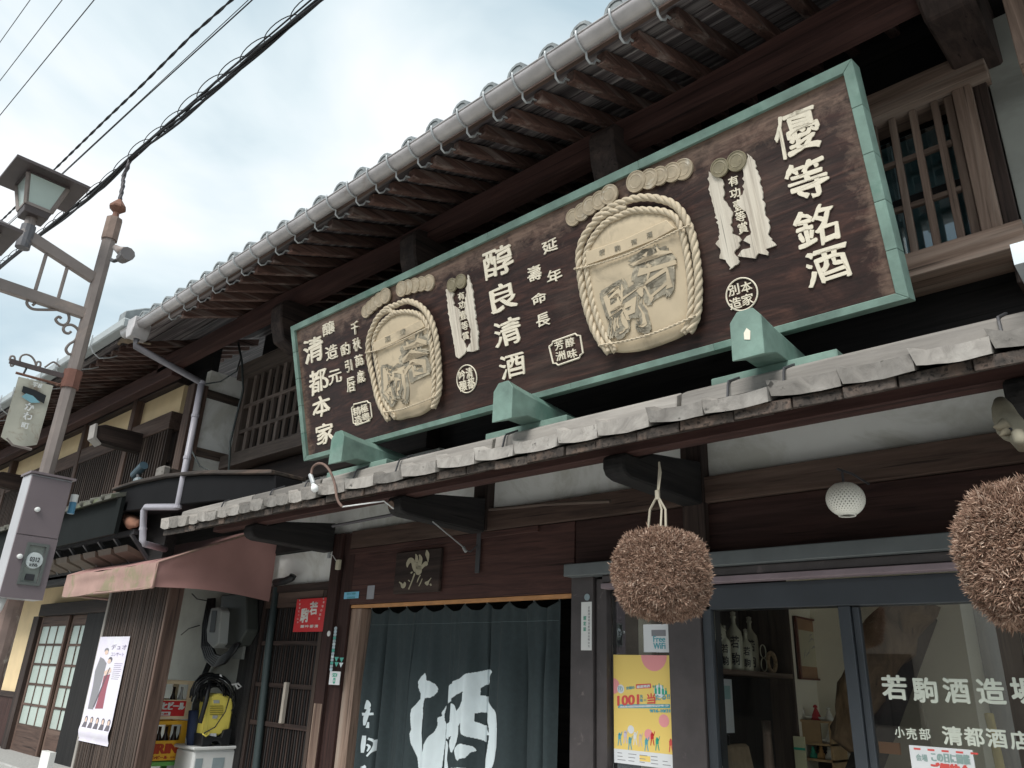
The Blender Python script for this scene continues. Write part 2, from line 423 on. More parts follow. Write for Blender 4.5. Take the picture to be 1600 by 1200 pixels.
# ------------------------------------------------------------------ main building: the brewery
B = thing('brewery_building', 'old two storey timber brewery shop with plank lower roof and deep tiled eaves', 'building', (-3.3, YF, 0))
XL, XR = -7.55, 1.2
# --- upper storey
zr = lambda y: 4.44 + .42 * (y - 2.42)           # underside of the roof boards
box('upper_wall', W('black_x'), B, XL, XR, YU + .16, YU + .26, 2.98, 5.22)
box('gap_board', W('black_x'), B, -10.5, -7.62, 4.30, 4.34, 2.3, 3.6)
box('wall_panel', plaster_grey, B, at(1572, 250, y=YU).x, XR, YU + .03, YU + .155, 3.4, 4.80, label='grey plaster panel right of the upper window')
box('post', W('dark_z'), B, at(1546, 250, y=YU).x, at(1570, 250, y=YU).x, YU - .01, YU + .15, 3.3, 4.9)
box('wall_panel', plaster, B, -5.4, -4.3, YU + .08, YU + .155, 2.99, 3.22)
box('wall_panel', plaster, B, -6.5, -5.5, YU + .08, YU + .155, 2.99, 3.22)
box('beam', W('dark_x'), B, XL, -4.4, YU + .02, YU + .15, 3.225, 3.46)
# lattice window, left
def lattice_window(x0, x1, z0, z1, y, nbar, rails, fw_, barw, mat, parent, pane=None, proj=.0, sill=.12, head=.12, sash=False):
    w = part(MB().box(x0 - fw_, x0, y - .05, y + .1, z0, z1), 'window', W(mat + '_z'), parent, bevel=.004)
    box('stile', W(mat + '_z'), w, x1, x1 + fw_, y - .05, y + .1, z0, z1)
    box('window_sill', W(mat + '_x'), w, x0 - fw_ - .06, x1 + fw_ + .08, y - .12 - proj, y + .12, z0 - sill, z0 - .002)
    box('window_head', W(mat + '_x'), w, x0 - fw_ - .08, x1 + fw_ + .08, y - .09 - proj, y + .12, z1 + .002, z1 + head)
    for i in range(nbar):
        xc = x0 + (x1 - x0) * (i + 1) / (nbar + 1)
        box('bar', W(mat + '_z'), w, xc - barw / 2, xc + barw / 2, y - .035, y + .0, z0 + .001, z1 - .001, bevel=.002)
    for f in rails:
        zc = z0 + (z1 - z0) * f
        box('rail', W(mat + '_x'), w, x0 + .001, x1 - .001, y - .037, y + .0, zc - .02, zc + .02, bevel=.002)
    if pane:
        box('pane', pane, w, x0 + .001, x1 - .001, y + .05, y + .06, z0 + .001, z1 - .001, bevel=0)
    return w
zl0 = at(400, 712, y=YU).z; zl1 = at(400, 590, y=YU).z
xl0 = at(385, 640, y=YU).x
lattice_window(xl0, -4.75, 3.62, 4.50, YU, 17, (.30, .62), .09, .058, 'lattice', B, head=.17, sill=.14)
# glazed window, right
xr0, xr1 = at(1375, 320, y=YU).x - .02, at(1512, 250, y=YU).x
rw = lattice_window(xr0 - .9, xr1, at(1550, 375, y=YU).z, at(1505, 145, y=YU).z, YU, 0, (), .085, .03, 'tan', B, head=.16, sill=.13)
zb, zt = at(1550, 375, y=YU).z, at(1505, 145, y=YU).z
part(MB().box(xr1 - .045, xr1 - .003, YU - .03, YU + .03, zb + .003, zt - .003), 'sash_stile', W('tan_z'), rw, bevel=.004)
for px in (1374, 1406, 1441, 1479):
    xc = at(px, 250, y=YU).x; box('bar', W('tan_z'), rw, xc - .017, xc + .017, YU - .035, YU - .002, zb + .002, zt - .002)
for f in (.36, .68):
    zc = zb + (zt - zb) * f; box('rail', W('tan_x'), rw, xr0 - .9, xr1 - .046, YU - .031, YU - .004, zc - .014, zc + .014)
xm = (xr0 + xr1) / 2
for (a, b, c, d) in ((xr0 - .88, xm - .12, zb + .02, zb + .36), (xm - .08, xr1 - .05, zb + .02, zb + .36), (xr0 - .88, xm - .12, zb + .42, zb + .78), (xm - .08, xr1 - .05, zb + .42, zb + .78)):
    box('pane', glass_dim, rw, a, b, YU + .055, YU + .06, c, d, bevel=0)
    box('blind', blind, rw, a, b, YU + .09, YU + .1, c, d, bevel=0)
box('inner_rail', W('black_x'), rw, xr0 - .89, xr1 - .04, YU + .05, YU + .085, zb + .365, zb + .415)
# wing wall at the left end (faces along the street)
xw = -7.62
wz0, wz1 = 3.42, 4.25
ww = part(MB().box(xw - .09, xw, 3.37, YU + .2, wz0, wz1 + .3), 'wing_wall', plaster, B)
for (a, b) in (((290, 595), (375, 632)), ((285, 688), (360, 722))):
    z_ = (at(*a, x=xw).z + at(*b, x=xw).z) / 2 - .03
    box('wing_beam', W('greydk_y'), ww, xw - .1, xw + .025, 3.365, YU + .1, z_ - .045, z_ + .045)
box('wing_post', W('brown_z'), ww, xw - .12, xw + .04, 3.21, 3.36, 3.36, 4.35)
box('wing_sill', W('greydk_y'), ww, xw - .12, xw + .05, 3.14, YU + .15, 3.26, 3.40)
box('wing_block', W('grey_y'), ww, xw - .10, xw + .07, 3.05, 3.135, 3.24, 3.41, bevel=.015)
box('wall_panel', plaster, B, xw, xl0 - .2, YU + .05, YU + .155, 3.3, 4.6)
# purlin under the eaves, arms carrying it
pz0, pz1 = 4.10, 4.37
part(MB().hexa([(xw - .1, 3.0, 3.96), (XR, 3.0, 4.35), (XR, 3.16, 4.35), (xw - .1, 3.16, 3.96), (xw - .1, 3.0, 4.24), (XR, 3.0, 4.64), (XR, 3.16, 4.64), (xw - .1, 3.16, 4.24)]), 'eave_purlin', W('maroon_x'), B, bevel=.008) if False else None
def zpur(x):   # the purlin line read off the photograph (it sags a little to the left)
    pts = [(-7.7, 4.09), (-5.75, 4.11), (-4.0, 4.22), (-2.1, 4.33), (-1.0, 4.36), (1.3, 4.38)]
    for (a, b), (c, d) in zip(pts, pts[1:]):
        if x <= c: return b + (d - b) * (x - a) / (c - a)
    return 4.38
TOPP = [(250, 560), (330, 521), (420, 469), (500, 431), (626, 370), (691, 333), (809, 271), (922, 210), (1015, 166), (1120, 108), (1247, 37), (1420, -62), (1640, -190)]
BOTP = [(250, 592), (339, 545), (438, 496), (551, 442), (635, 402), (742, 353), (933, 260), (1025, 222), (1250, 110), (1420, 25), (1640, -85)]
def interp(P, x):
    for (a, b), (c, d) in zip(P, P[1:]):
        if x <= c: return b + (d - b) * (x - a) / (c - a)
    return P[-1][1]
vs = []; xs = list(range(250, 1641, 60)); nx_ = len(xs)
for px in xs:
    t = at(px, interp(TOPP, px), y=3.0); bo = at(px, interp(BOTP, px), y=3.10)
    # keep the section square to the street: same x for all four corners
    x = t.x; zb_ = at(px + 8, interp(BOTP, px + 8), y=3.10).z
    vs += [(x, 3.0, zb_ + .0), (x, 3.12, zb_ + .0), (x, 3.12, t.z), (x, 3.0, t.z)]
fs = [(0, 3, 2, 1), tuple(len(vs) - 4 + i for i in range(4))]
for i in range(nx_ - 1):
    for k in range(4): fs.append((i * 4 + k, i * 4 + (k + 1) % 4, i * 4 + 4 + (k + 1) % 4, i * 4 + 4 + k))
part(MB().add(vs, fs), 'eave_purlin', W('maroon_x'), B)
for px, py in ((440, 500), (645, 395), (948, 240), (1452, -85)):
    x = at(px, py, y=2.95).x; z0 = at(px, py, y=2.95).z - .26
    w_ = .085 if px < 1400 else .10
    poly = [(2.90, z0 + .20), (2.88, z0 + .36), (2.92, z0 + .42), (YU + .2, z0 + .60), (YU + .2, z0 + .14), (YU - .05, z0 + .12), (3.35, z0 + .06), (3.1, z0 - .0), (2.95, z0 + .06)]
    part(MB().prism(poly, 'x', x - w_, x + w_), 'eave_arm', W('dark_y'), B, bevel=.012)
# rafters and gutter brackets share positions
BR = [272, 295, 317, 340, 362, 385, 411, 438, 468, 499, 531, 563, 594, 625, 659, 695, 735, 776, 821, 872, 920, 972, 1030, 1092, 1160, 1236]
def gz(x):     # gutter height, read off along the eaves
    pts = [(-7.3, 4.56), (-4.5, 4.58), (-2.0, 4.61), (-1.0, 4.62), (2, 4.62)]
    for (a, b), (c, d) in zip(pts, pts[1:]):
        if x <= c: return b + (d - b) * (x - a) / (c - a)
    return 4.6
bx_ = [at(px, 500 - .625 * (px - 235), y=2.42).x for px in BR]
while bx_[-1] < 1.0: bx_.append(bx_[-1] + .215)
for i, x in enumerate(bx_):
    g = gz(x) - .02; wj = .030 + R_.uniform(-.003, .003)
    mb = MB().hexa([(x + .02 - wj, 2.50, g - .05), (x + .02 + wj, 2.50, g - .05), (x + .03 + wj, 3.9, g + .50), (x + .03 - wj, 3.9, g + .50),
                    (x + .02 - wj, 2.50, g + .025), (x + .02 + wj, 2.50, g + .025), (x + .03 + wj, 3.9, g + .585), (x + .03 - wj, 3.9, g + .585)])
    part(mb, 'rafter', W('rafter_y'), B, bevel=.006)
# roof boards running along the eaves, split and uneven
ny = 15
for k in range(ny):
    y0 = 2.47 + k * .098; x = XL - .05
    while x < XR:
        ln = R_.uniform(.9, 1.9); x1 = min(XR, x + ln); j = R_.uniform(-.006, .008); g0 = gz(x); g1 = gz(x1)
        zf = lambda y: .012 + .40 * (y - 2.50)
        p = [(x, y0, g0 + zf(y0) + j), (x1 - .004, y0 + R_.uniform(-.006, .006), g1 + zf(y0) + j), (x1 - .004, y0 + .092, g1 + zf(y0 + .092) + j), (x, y0 + .092, g0 + zf(y0 + .092) + j)]
        mb = MB().hexa(p + [(a, b, c + .015) for a, b, c in p]); part(mb, 'roof_board', W('sheath_x'), B)
        x = x1
# fascia strip and tiled roof
part(MB().hexa([(XL, 2.445, gz(XL) + .0), (XR, 2.445, gz(XR) + .0), (XR, 2.468, gz(XR) + .0), (XL, 2.468, gz(XL) + .0), (XL, 2.445, gz(XL) + .06), (XR, 2.445, gz(XR) + .06), (XR, 2.468, gz(XR) + .06), (XL, 2.468, gz(XL) + .06)]), 'fascia', W('brown_x'), B)
rf = part(MB().hexa([(XL, 2.42, 4.64), (XR, 2.42, 4.68), (XR, 9, 7.35), (XL, 9, 7.35), (XL, 2.42, 4.66), (XR, 2.42, 4.70), (XR, 9, 7.40), (XL, 9, 7.40)]), 'roof', tile, B)
tx = XL + .12; k = 0
proto = None
while tx < XR:
    g = gz(tx)
    if proto is None:
        mb = MB()
        n = 12; r = .068
        # round cover tile with an end disc, and the curved pan beside it
        s_ = .40
        ring = lambda y, z, rr: [(rr * math.cos(2 * math.pi * q / n), y, z + rr * math.sin(2 * math.pi * q / n)) for q in range(n)]
        vs = ring(0, 0, r * .72) + ring(-.006, 0, r * .74) + ring(-.006, 0, r) + ring(.05, .02, r) + ring(.05, .02, r * .82) + ring(.9, .9 * s_, r * .8)
        fs = [tuple(range(n))]
        for i in range(5):
            for q in range(n): fs.append((i * n + q, i * n + (q + 1) % n, (i + 1) * n + (q + 1) % n, (i + 1) * n + q))
        mb.add(vs, fs)
        mm = 6; vs = []
        for y, dz in ((-.012, -.02), (-.012, .006), (.9, .9 * s_ - .0)):
            for q in range(mm + 1):
                t = q / mm; vs.append((.05 + t * .15, y, dz - .03 * math.sin(math.pi * t) - .012))
        fs = []
        for i in range(2):
            for q in range(mm): fs.append((i * (mm + 1) + q, i * (mm + 1) + q + 1, (i + 1) * (mm + 1) + q + 1, (i + 1) * (mm + 1) + q))
        mb.add(vs, fs)
        proto = part(mb, 'roof_tile', tile, rf, local=True, smooth=False); o = proto
    else:
        o = proto.copy(); COL.objects.link(o); o.parent = rf
    wp = Vector((tx, 2.41 + R_.uniform(-.008, .008), g + .112 + R_.uniform(-.004, .004)))
    o.location = wm(rf).inverted() @ wp
    tx += .245 if tx < -3 else .225
# end of the tiled roof: grey verge plate
vx = at(222, 480, y=2.45).x
part(MB().prism([(2.33, 4.62), (2.33, 4.80), (2.5, 4.90), (3.6, 5.32), (3.6, 5.0)], 'x', XL - .04, XL + .10), 'verge_plate', tile, B, bevel=.01)
# gutter
def trough(x0, x1, yc, zc_, r, square=False):
    mb = MB(); n = 10; vs = []; xs = [x0 + (x1 - x0) * i / 12 for i in range(13)]
    for x in xs:
        z = (gz(x) if zc_ is None else zc_)
        for rr in (r, r - .004):
            for q in range(n + 1):
                t = math.pi + math.pi * q / n; vs.append((x, yc + rr * math.cos(t), z + rr * math.sin(t) * 1.05))
    m = 2 * (n + 1); fs = []
    for i in range(12):
        for q in range(n): fs.append((i * m + q, i * m + q + 1, (i + 1) * m + q + 1, (i + 1) * m + q)); fs.append((i * m + n + 1 + q, (i + 1) * m + n + 1 + q, (i + 1) * m + n + 2 + q, i * m + n + 2 + q))
        fs.append((i * m, (i + 1) * m, (i + 1) * m + n + 1, i * m + n + 1)); fs.append((i * m + n, i * m + 2 * n + 1, (i + 1) * m + 2 * n + 1, (i + 1) * m + n))
    for i in (0, 12):
        fs.append(tuple(i * m + q for q in range(n + 1)))
    mb.add(vs, fs)
    mb.tube([(x, yc - r, (gz(x) if zc_ is None else zc_)) for x in xs], .005, 6)
    return mb
xg0 = at(205, 520, y=2.42).x
gut = part(trough(xg0, XR, 2.375, None, .054), 'gutter', gutterm, B, smooth=True)
for x in bx_:
    g = gz(x); p = []
    p += [(x, 2.31, g + .012)]
    for q in range(0, 9): t = math.pi + math.pi * .62 * q / 8; p.append((x, 2.375 + .064 * math.cos(t), g + .067 * math.sin(t)))
    p += [(x + .002, 2.40, g - .10), (x + .004, 2.425, g - .115), (x + .008, 2.455, g - .095), (x + .01, 2.47, g - .06), (x + .015, 2.60, g - .025)]
    part(MB().tube(p, .0065, 6), 'gutter_hook', bracketm, gut, smooth=True)
# hopper and downpipe
hx = at(228, 500, y=2.42).x
dp = part(MB().prism([(hx - .10, gz(hx) + .05), (hx + .07, gz(hx) + .05), (hx + .07, gz(hx) - .07), (hx + .04, gz(hx) - .15), (hx - .06, gz(hx) - .15), (hx - .10, gz(hx) - .07)], 'y', 2.30, 2.46), 'downpipe_hopper', gutterm, B, bevel=.006)
q1 = Vector((hx, 2.38, gz(hx) - .14)); q2 = Vector((hx, 2.38, gz(hx) - .22))
q3 = at(315, 598, y=3.0); q4 = at(278, 792, y=3.0); q5 = at(226, 793, y=2.97); q6 = at(222, 848, y=2.97); q7 = at(258, 858, y=3.3)
part(MB().tube([q1, q2, q3 + Vector((0, 0, .0)), q3 + Vector((.0, 0, -.03))], .031, 12), 'downpipe', pipedk, dp, smooth=True)
part(MB().tube([q3, q4 + Vector((0, 0, .03)), q4, q5 + Vector((.04, 0, 0)), q5 + Vector((0, 0, -.03)), q6 + Vector((0, 0, .02)), q6 + Vector((.02, 0.02, -.01)), q7], .031, 12), 'downpipe', pipem, dp, smooth=True)
for p, d in ((q3, (0, 0, 1)), (q3 + (q4 - q3) * .28, (0, 0, 1)), (q3 + (q4 - q3) * .62, (0, 0, 1)), (q5 + (q6 - q5) * .62, (0, 0, 1)), (q4, (0, 0, 1))):
    part(MB().tube([p - Vector(d) * .014, p + Vector(d) * .014], .036, 12), 'collar', pipem, dp, smooth=False)
# --- lower plank roof
LR = part(MB().box(-6.9, .9, 3.36, 3.46, 2.735, 2.82), 'roof_purlin', W('maroon_x'), B, bevel=.006)
def zro(y): return 2.675 + .36 * (y - YE)        # top of the lower layer
x = -6.93
while x < .75:
    wd = R_.uniform(.19, .27); j = R_.uniform(-.006, .004); t = R_.uniform(-.006, .006); y0 = YE + .02 + R_.uniform(-.012, .012)
    p = [(x, y0, zro(y0) - .052 + j), (x + wd - .006, y0 + .004, zro(y0) - .052 + j + t), (x + wd - .006, 4.15, zro(4.15) - .052 + j + t), (x, 4.15, zro(4.15) - .052 + j)]
    part(MB().hexa(p + [(a, b, c + .050) for a, b, c in p]), 'roof_plank', W('greydk_y'), LR, bevel=.004)
    x += wd
topx = [-6.93]
while topx[-1] < .7: topx.append(topx[-1] + R_.uniform(.25, .32) * (1 if topx[-1] > -4.6 else .62))
for x, x1 in zip(topx, topx[1:]):
    y0 = YE + R_.uniform(-.02, .006); th = R_.uniform(.062, .076); up = R_.uniform(.004, .018); nseg = 7
    vs = []; nn = nseg + 1
    for (y, dz) in ((y0, 0), (4.12, 0)):
        for lay in (0, 1):
            for q in range(nn):
                t = q / nseg; z = zro(y) + .004 + up * (1 - t) * 1.4 - .010 * math.sin(math.pi * t) * (1 if y < 3.5 else 0)
                if lay: z += th * (1 - .16 * math.exp(-((t - .12) / .12) ** 2)) + .014 * math.exp(-(t / .09) ** 2) + R_.uniform(-.0015, .0015)
                vs.append((x - .022 * lay * (1 if q == 0 else 0) + t * (x1 - x - .010), y + (R_.uniform(-.004, .004) if y < 3.5 else 0), z))
    fs = []
    for q in range(nseg):
        fs.append((q, q + 1, nn + q + 1, nn + q)); fs.append((2 * nn + q, 3 * nn + q, 3 * nn + q + 1, 2 * nn + q + 1))
        fs.append((nn + q, nn + q + 1, 3 * nn + q + 1, 3 * nn + q)); fs.append((q, 2 * nn + q, 2 * nn + q + 1, q + 1))
    fs += [(0, nn, 3 * nn, 2 * nn), (nseg, 2 * nn + nseg, 3 * nn + nseg, nn + nseg)]
    part(MB().add(vs, fs), 'roof_plank', W('grey_y'), LR)
zt_ = lambda y: zro(y) + .080
segs = [(-6.75, -5.55), (-5.53, -4.62), (-4.60, -2.92), (-2.90, -1.72), (-1.70, -.31), (-.29, .8)]
for a, b in segs:
    j = R_.uniform(0, .01); d = R_.uniform(-.006, .006)
    p = [(a, 2.965 + d, zt_(2.965) + j - .02), (b - .004, 2.965, zt_(2.965) + j - .02), (b - .004, 3.02, zt_(3.02) + j - .01), (a, 3.02 + d, zt_(3.02) + j - .01)]
    part(MB().hexa(p + [(x_, y_ + .01, z_ + .072) for x_, y_, z_ in p]), 'roof_batten', W('grey_x'), LR, bevel=.005)
for px, py in ((556, 755), (625, 725), (792, 672), (1140, 600), (1227, 580), (1563, 500)) + ((480, 760), (425, 775), (350, 790)):
    x = at(px, py, y=2.96).x
    mb = MB().tube([(x, 2.93, zt_(2.93) - .02), (x - .004, 2.95, zt_(2.95) + .04), (x - .006, 2.962, zt_(2.962) + .058), (x + .01, 3.05, zt_(3.05) + .072)], .006, 5)
    part(mb, 'iron_strap', steel_dk, LR)
# arms of the plank roof with rounded ends
def arm(px, py, name='roof_arm', w_=.07):
    x = at(px, py, y=3.42).x
    poly = [(3.34, 2.733), (3.31, 2.71), (3.31, 2.655), (3.335, 2.615), (3.39, 2.60), (YF - .04, 2.60), (YF - .04, 2.87), (3.6, 2.79), (3.465, 2.733)]
    return part(MB().prism([(a, b) for a, b in poly], 'x', x - w_, x + w_), name, W('black_y'), B, bevel=.01), x
a1, xa1 = arm(635, 775); a2, xa2 = arm(975, 725)
part(MB().disc((xa1 - .02, 3.30, 2.665), .028, .028, .03), 'arm_peg', W('tan_y'), a1)
arm(1610, 620); arm(405, 830)
for x in (xa1, xa2):
    box('post', W('dark_z'), B, x - .075, x + .075, YF - .039, YF + .1, 2.1 if x > -3 else 2.62, 3.12)
# --- lower shop front: beams, plaster strips
xp = at(545, 900, y=YF).x; xq = at(893, 900, y=YF).x
box('beam', W('brown_x'), B, xp, XR, YF - .02, YF + .12, 2.615, 2.775)
box('wall_panel', plaster, B, xp, xa1 - .076, YF + .04, YF + .1, 2.78, 3.12)
box('wall_panel', plaster, B, xa1 + .076, xa2 - .076, YF + .04, YF + .1, 2.78, 3.12)
box('wall_panel', plaster, B, xa2 + .076, XR, YF + .04, YF + .1, 2.78, 3.12)
box('lintel_board', W('maroon_x'), B, xp, xq + .02, YF + .003, YF + .1, 2.125, 2.61)
box('lintel_trim', W('maroon_x'), B, xp, xq - .3, YF - .02, YF + .002, 2.565, 2.61)
box('lintel_edge', plain('raw_batten', (.48, .24, .10), .7, .15, 10), B, xp + .05, xq, YF + .02, YF + .08, 2.095, 2.122)
zc0, zc1 = at(1110, 870, y=YF).z, at(1110, 790, y=YF).z
box('lintel_board', W('maroon_x'), B, xq + .022, XR, YF + .012, YF + .1, 2.30, 2.61)
box('post', W('maroon_z'), B, at(506.5, 1000, y=YF).x, at(521, 1000, y=YF).x, YF - .03, YF + .12, .1, 2.77, label='weathered maroon post left of the curtained doorway')
box('post_foot', W('peeled_z'), B, at(507, 1000, y=YF).x + .01, at(520, 1000, y=YF).x, YF - .034, YF - .031, .1, 1.30, bevel=0, label='peeled bare wood on the lower part of the maroon post')
box('post', W('maroon_z'), B, at(521.5, 1000, y=YF).x, at(543, 1000, y=YF).x - .03, YF - .0, YF + .12, .1, 2.77)
box('door_jamb', W('tan_z'), B, at(541, 1000, y=YF).x - .028, at(556, 1000, y=YF).x, YF + .03, YF + .14, .1, 2.09)
box('post', frame_pur, B, at(896, 1000, y=YF).x, at(931, 1000, y=YF).x, YF - .03, YF + .12, .1, 2.28)
box('post', frame_pur, B, at(933, 1000, y=YF).x, at(949, 1000, y=YF).x, YF - .01, YF + .12, .1, 2.2)
box('post', frame_pur, B, at(1047, 1000, y=YF).x, at(1098, 1000, y=YF).x, YF - .02, YF + .12, .1, 2.2)
box('post', frame_blue, B, at(1099, 1000, y=YF).x, at(1112, 1000, y=YF).x, YF + .0, YF + .12, .1, 2.2)
# stepped metal head over the shop windows
xs0 = at(931, 1000, y=YF).x
box('window_flashing', flash, B, xq + .025, XR, YF - .12, YF + .01, 2.215, 2.295, bevel=.004)
box('window_track', frame_pur, B, xs0 + .1, XR, YF - .07, YF + .1, 2.165, 2.212)
box('window_track', plain('faded_purple', (.24, .19, .21), .6, .15, 5, .03), B, xs0 + .1, XR, YF - .085, YF - .0, 2.128, 2.160, label='faded purple brown rail above the shop window')
xgl = at(1114, 1000, y=YF).x
box('window_head', frame_blue, B, xgl - .6, XR, YF - .0, YF + .12, 1.985, 2.122)
sw = part(MB().box(at(1321, 1070, y=YF).x, at(1340, 1070, y=YF).x, YF + .01, YF + .06, .12, 1.983), 'shop_window', frame_blue, B, bevel=.003)
box('shop_window_stile', frame_blue, sw, at(1341, 1070, y=YF).x, at(1352, 1070, y=YF).x, YF + .03, YF + .07, .12, 1.98)
box('pane', glass_clear, sw, xgl, at(1320, 1070, y=YF).x, YF + .03, YF + .034, .3, 1.982, bevel=0)
box('pane', glass, sw, at(1353, 1070, y=YF).x, XR, YF + .05, YF + .054, .3, 1.982, bevel=0)
box('window_base', frame_blue, sw, xgl, XR, YF + .0, YF + .1, .11, .298)
box('side_pane', glass, sw, at(950, 1000, y=YF).x, at(1046, 1000, y=YF).x, YF + .045, YF + .049, .3, 2.12, bevel=0)
# roof corner at far right: metal sheet
part(MB().prism([(2.80, 3.02), (3.35, 3.14), (3.35, 2.90), (2.80, 2.94)], 'x', -.30, .5), 'metal_flashing', plain('bright_sheet', (.5, .55, .58), .35, .1, 5, .02, metal=.5), B)
box('post', W('tan_z'), B, at(1580, 50, y=3.2).x, at(1580, 50, y=3.2).x + .3, 3.15, 3.3, 4.0, 4.6, label='pale timber post at the upper right end')
# --- interior of the shop
SX = at(1245, 1200, y=4.9).x
xi = -2.27
yb = at(1292, 1000, x=xi).y
part(MB().box(xi - .6, xi - .5, 4.35, yb + .1, .1, 2.6).box(xi - .5, 1.6, yb, yb + .1, .1, 2.6), 'inner_wall', plain('shop_wall', (.80, .75, .62), .85, .05, 2, .03), B)
part(MB().box(xi - .5, 1.6, YF + .13, yb, 2.45, 2.5), 'ceiling', plain('ceiling_board', (.5, .45, .36), .85, .08, 4), B)
part(MB().box(-6.5, 1.6, YF + .13, 7.5, .0, .12), 'floor', plain('shop_floor', (.12, .11, .10), .7, .1, 4), B)
for k in range(12):
    xk = -1.28 + k * .245; part(MB().box(xk, xk + .238, yb - .02, yb - .002, .12, 2.44), 'inner_board', W('brown_z'), B)
part(MB().box(-6.6, -6.5, YF + .13, 7.0, .1, 2.6).box(-6.5, xi - .6, 7.0, 7.1, .1, 2.6).box(-6.5, xi - .6, YF + .2, 7, 2.55, 2.6), 'inner_wall', W('black_x'), B)

# ------------------------------------------------------------------ the big signboard
TH = math.atan2(.2706, .963)
S0 = Vector((-5.05, 3.1, 3.065)); SW_, SH_ = 4.35, 1.075
SB = thing('signboard', 'long carved sake signboard in green copper frame tilted over the plank roof', 'signboard', S0, rot=(TH, 0, 0))
Sinv = wm(SB).inverted()
def S(px, py):
    d = Sinv.to_3x3() @ ray(px, py); o = Sinv @ CAM; t = -o.y / d.y; q = o + t * d
    return q.x, q.z
def sscale(px, py):
    u0, v0 = S(px, py); u1, v1 = S(px + 4, py - 4 * .35); _, v2 = S(px, py - 4)
    return (u1 - u0) / 4, (v2 - v0) / 4
def board_mat():
    m, nt, b = newmat('sign_board_wood')
    mp = coords(nt, (1.0, 8, 5.5), False); n = noise_node(nt, mp, 1.7, 9, .62, 3.0)
    r = ramp(nt, [(.3, (.013, .007, .006)), (.5, (.030, .0135, .011)), (.72, (.075, .034, .025))]); nt.links.new(n.outputs[0], r.inputs[0])
    mp2 = coords(nt, (.8, 1, 1.5), False); n2 = noise_node(nt, mp2, 1.6, 6, .65, .8)
    r2 = ramp(nt, [(.52, (0,) * 3), (.78, (.5,) * 3)]); nt.links.new(n2.outputs[0], r2.inputs[0])
    c = mixc(nt, r2.outputs[0], r.outputs[0], (.11, .075, .06))
    # worn, paler edges of the board
    tc = nt.nodes.new('ShaderNodeTexCoord'); sp = nt.nodes.new('ShaderNodeSeparateXYZ'); nt.links.new(tc.outputs['Object'], sp.inputs[0])
    def mth(op, a, q):
        k = nt.nodes.new('ShaderNodeMath'); k.operation = op
        for i, z in enumerate((a, q)):
            if isinstance(z, (int, float)): k.inputs[i].default_value = z
            else: nt.links.new(z, k.inputs[i])
        return k.outputs[0]
    n4 = noise_node(nt, coords(nt, (9, 9, 14), False), 1.2, 5, .7, .4)
    ex = mth('SUBTRACT', SW_, sp.outputs['X']); e1 = mth('MINIMUM', ex, sp.outputs['X'])
    e2 = mth('MULTIPLY', mth('SUBTRACT', SH_, sp.outputs['Z']), .55); ed = mth('MINIMUM', e1, e2)
    ed = mth('ADD', ed, mth('MULTIPLY', mth('SUBTRACT', n4.outputs[0], .5), .30))
    r3 = ramp(nt, [(.03, (.8,) * 3), (.12, (0,) * 3)]); nt.links.new(ed, r3.inputs[0])
    c = mixc(nt, r3.outputs[0], c, (.21, .14, .105))
    mp5 = coords(nt, (1.6, 1, 40), False); n5 = noise_node(nt, mp5, 2.0, 4, .6, .3)
    r5 = ramp(nt, [(.3, (.62,) * 3), (.6, (1.1,) * 3)]); nt.links.new(n5.outputs[0], r5.inputs[0]); c = mixc(nt, 1.0, c, r5.outputs[0], 'MULTIPLY')
    nt.links.new(c, b.inputs['Base Color']); b.inputs['Roughness'].default_value = .55; b.inputs['Specular IOR Level'].default_value = .35
    bump(nt, b, n.outputs[0], .3, .006); return m
fwid = .046
part(MB().box(fwid - .01, SW_ - fwid + .01, .0, .045, fwid - .01, SH_ - fwid + .01), 'board', board_mat(), SB, local=True)
def frame_bar(p):
    part(MB().prism(p, 'y', -.022, .085), 'frame', copper, SB, local=True, bevel=.0018)
# copper sheets folded round the frame, in lengths with seams
a = 0
def hseg(z0, z1, n, flip):
    for i in range(n):
        x0 = SW_ * i / n; x1 = SW_ * (i + 1) / n - .0008; p0 = fwid if i == 0 else 0; p1 = fwid if i == n - 1 else 0
        if flip: poly = [(x0, z1), (x1, z1), (x1 - p1, z0), (x0 + p0, z0)]
        else: poly = [(x0 + p0, z1), (x1 - p1, z1), (x1, z0), (x0, z0)]
        frame_bar(poly)
hseg(SH_ - fwid, SH_, 4, True); hseg(0, fwid - .012, 5, False)
for sx in (0, 1):
    nseg = 5
    for i in range(nseg):
        z0 = SH_ * i / nseg; z1 = SH_ * (i + 1) / nseg - .0008; b0 = (fwid - .012) if i == 0 else 0; b1 = fwid if i == nseg - 1 else 0
        poly = [(.001, z0 + .001), (fwid, z0 + b0 + .001), (fwid, z1 - b1), (.001, z1)]
        if sx: poly = [(SW_ - q[0], q[1]) for q in poly]
        frame_bar(poly)
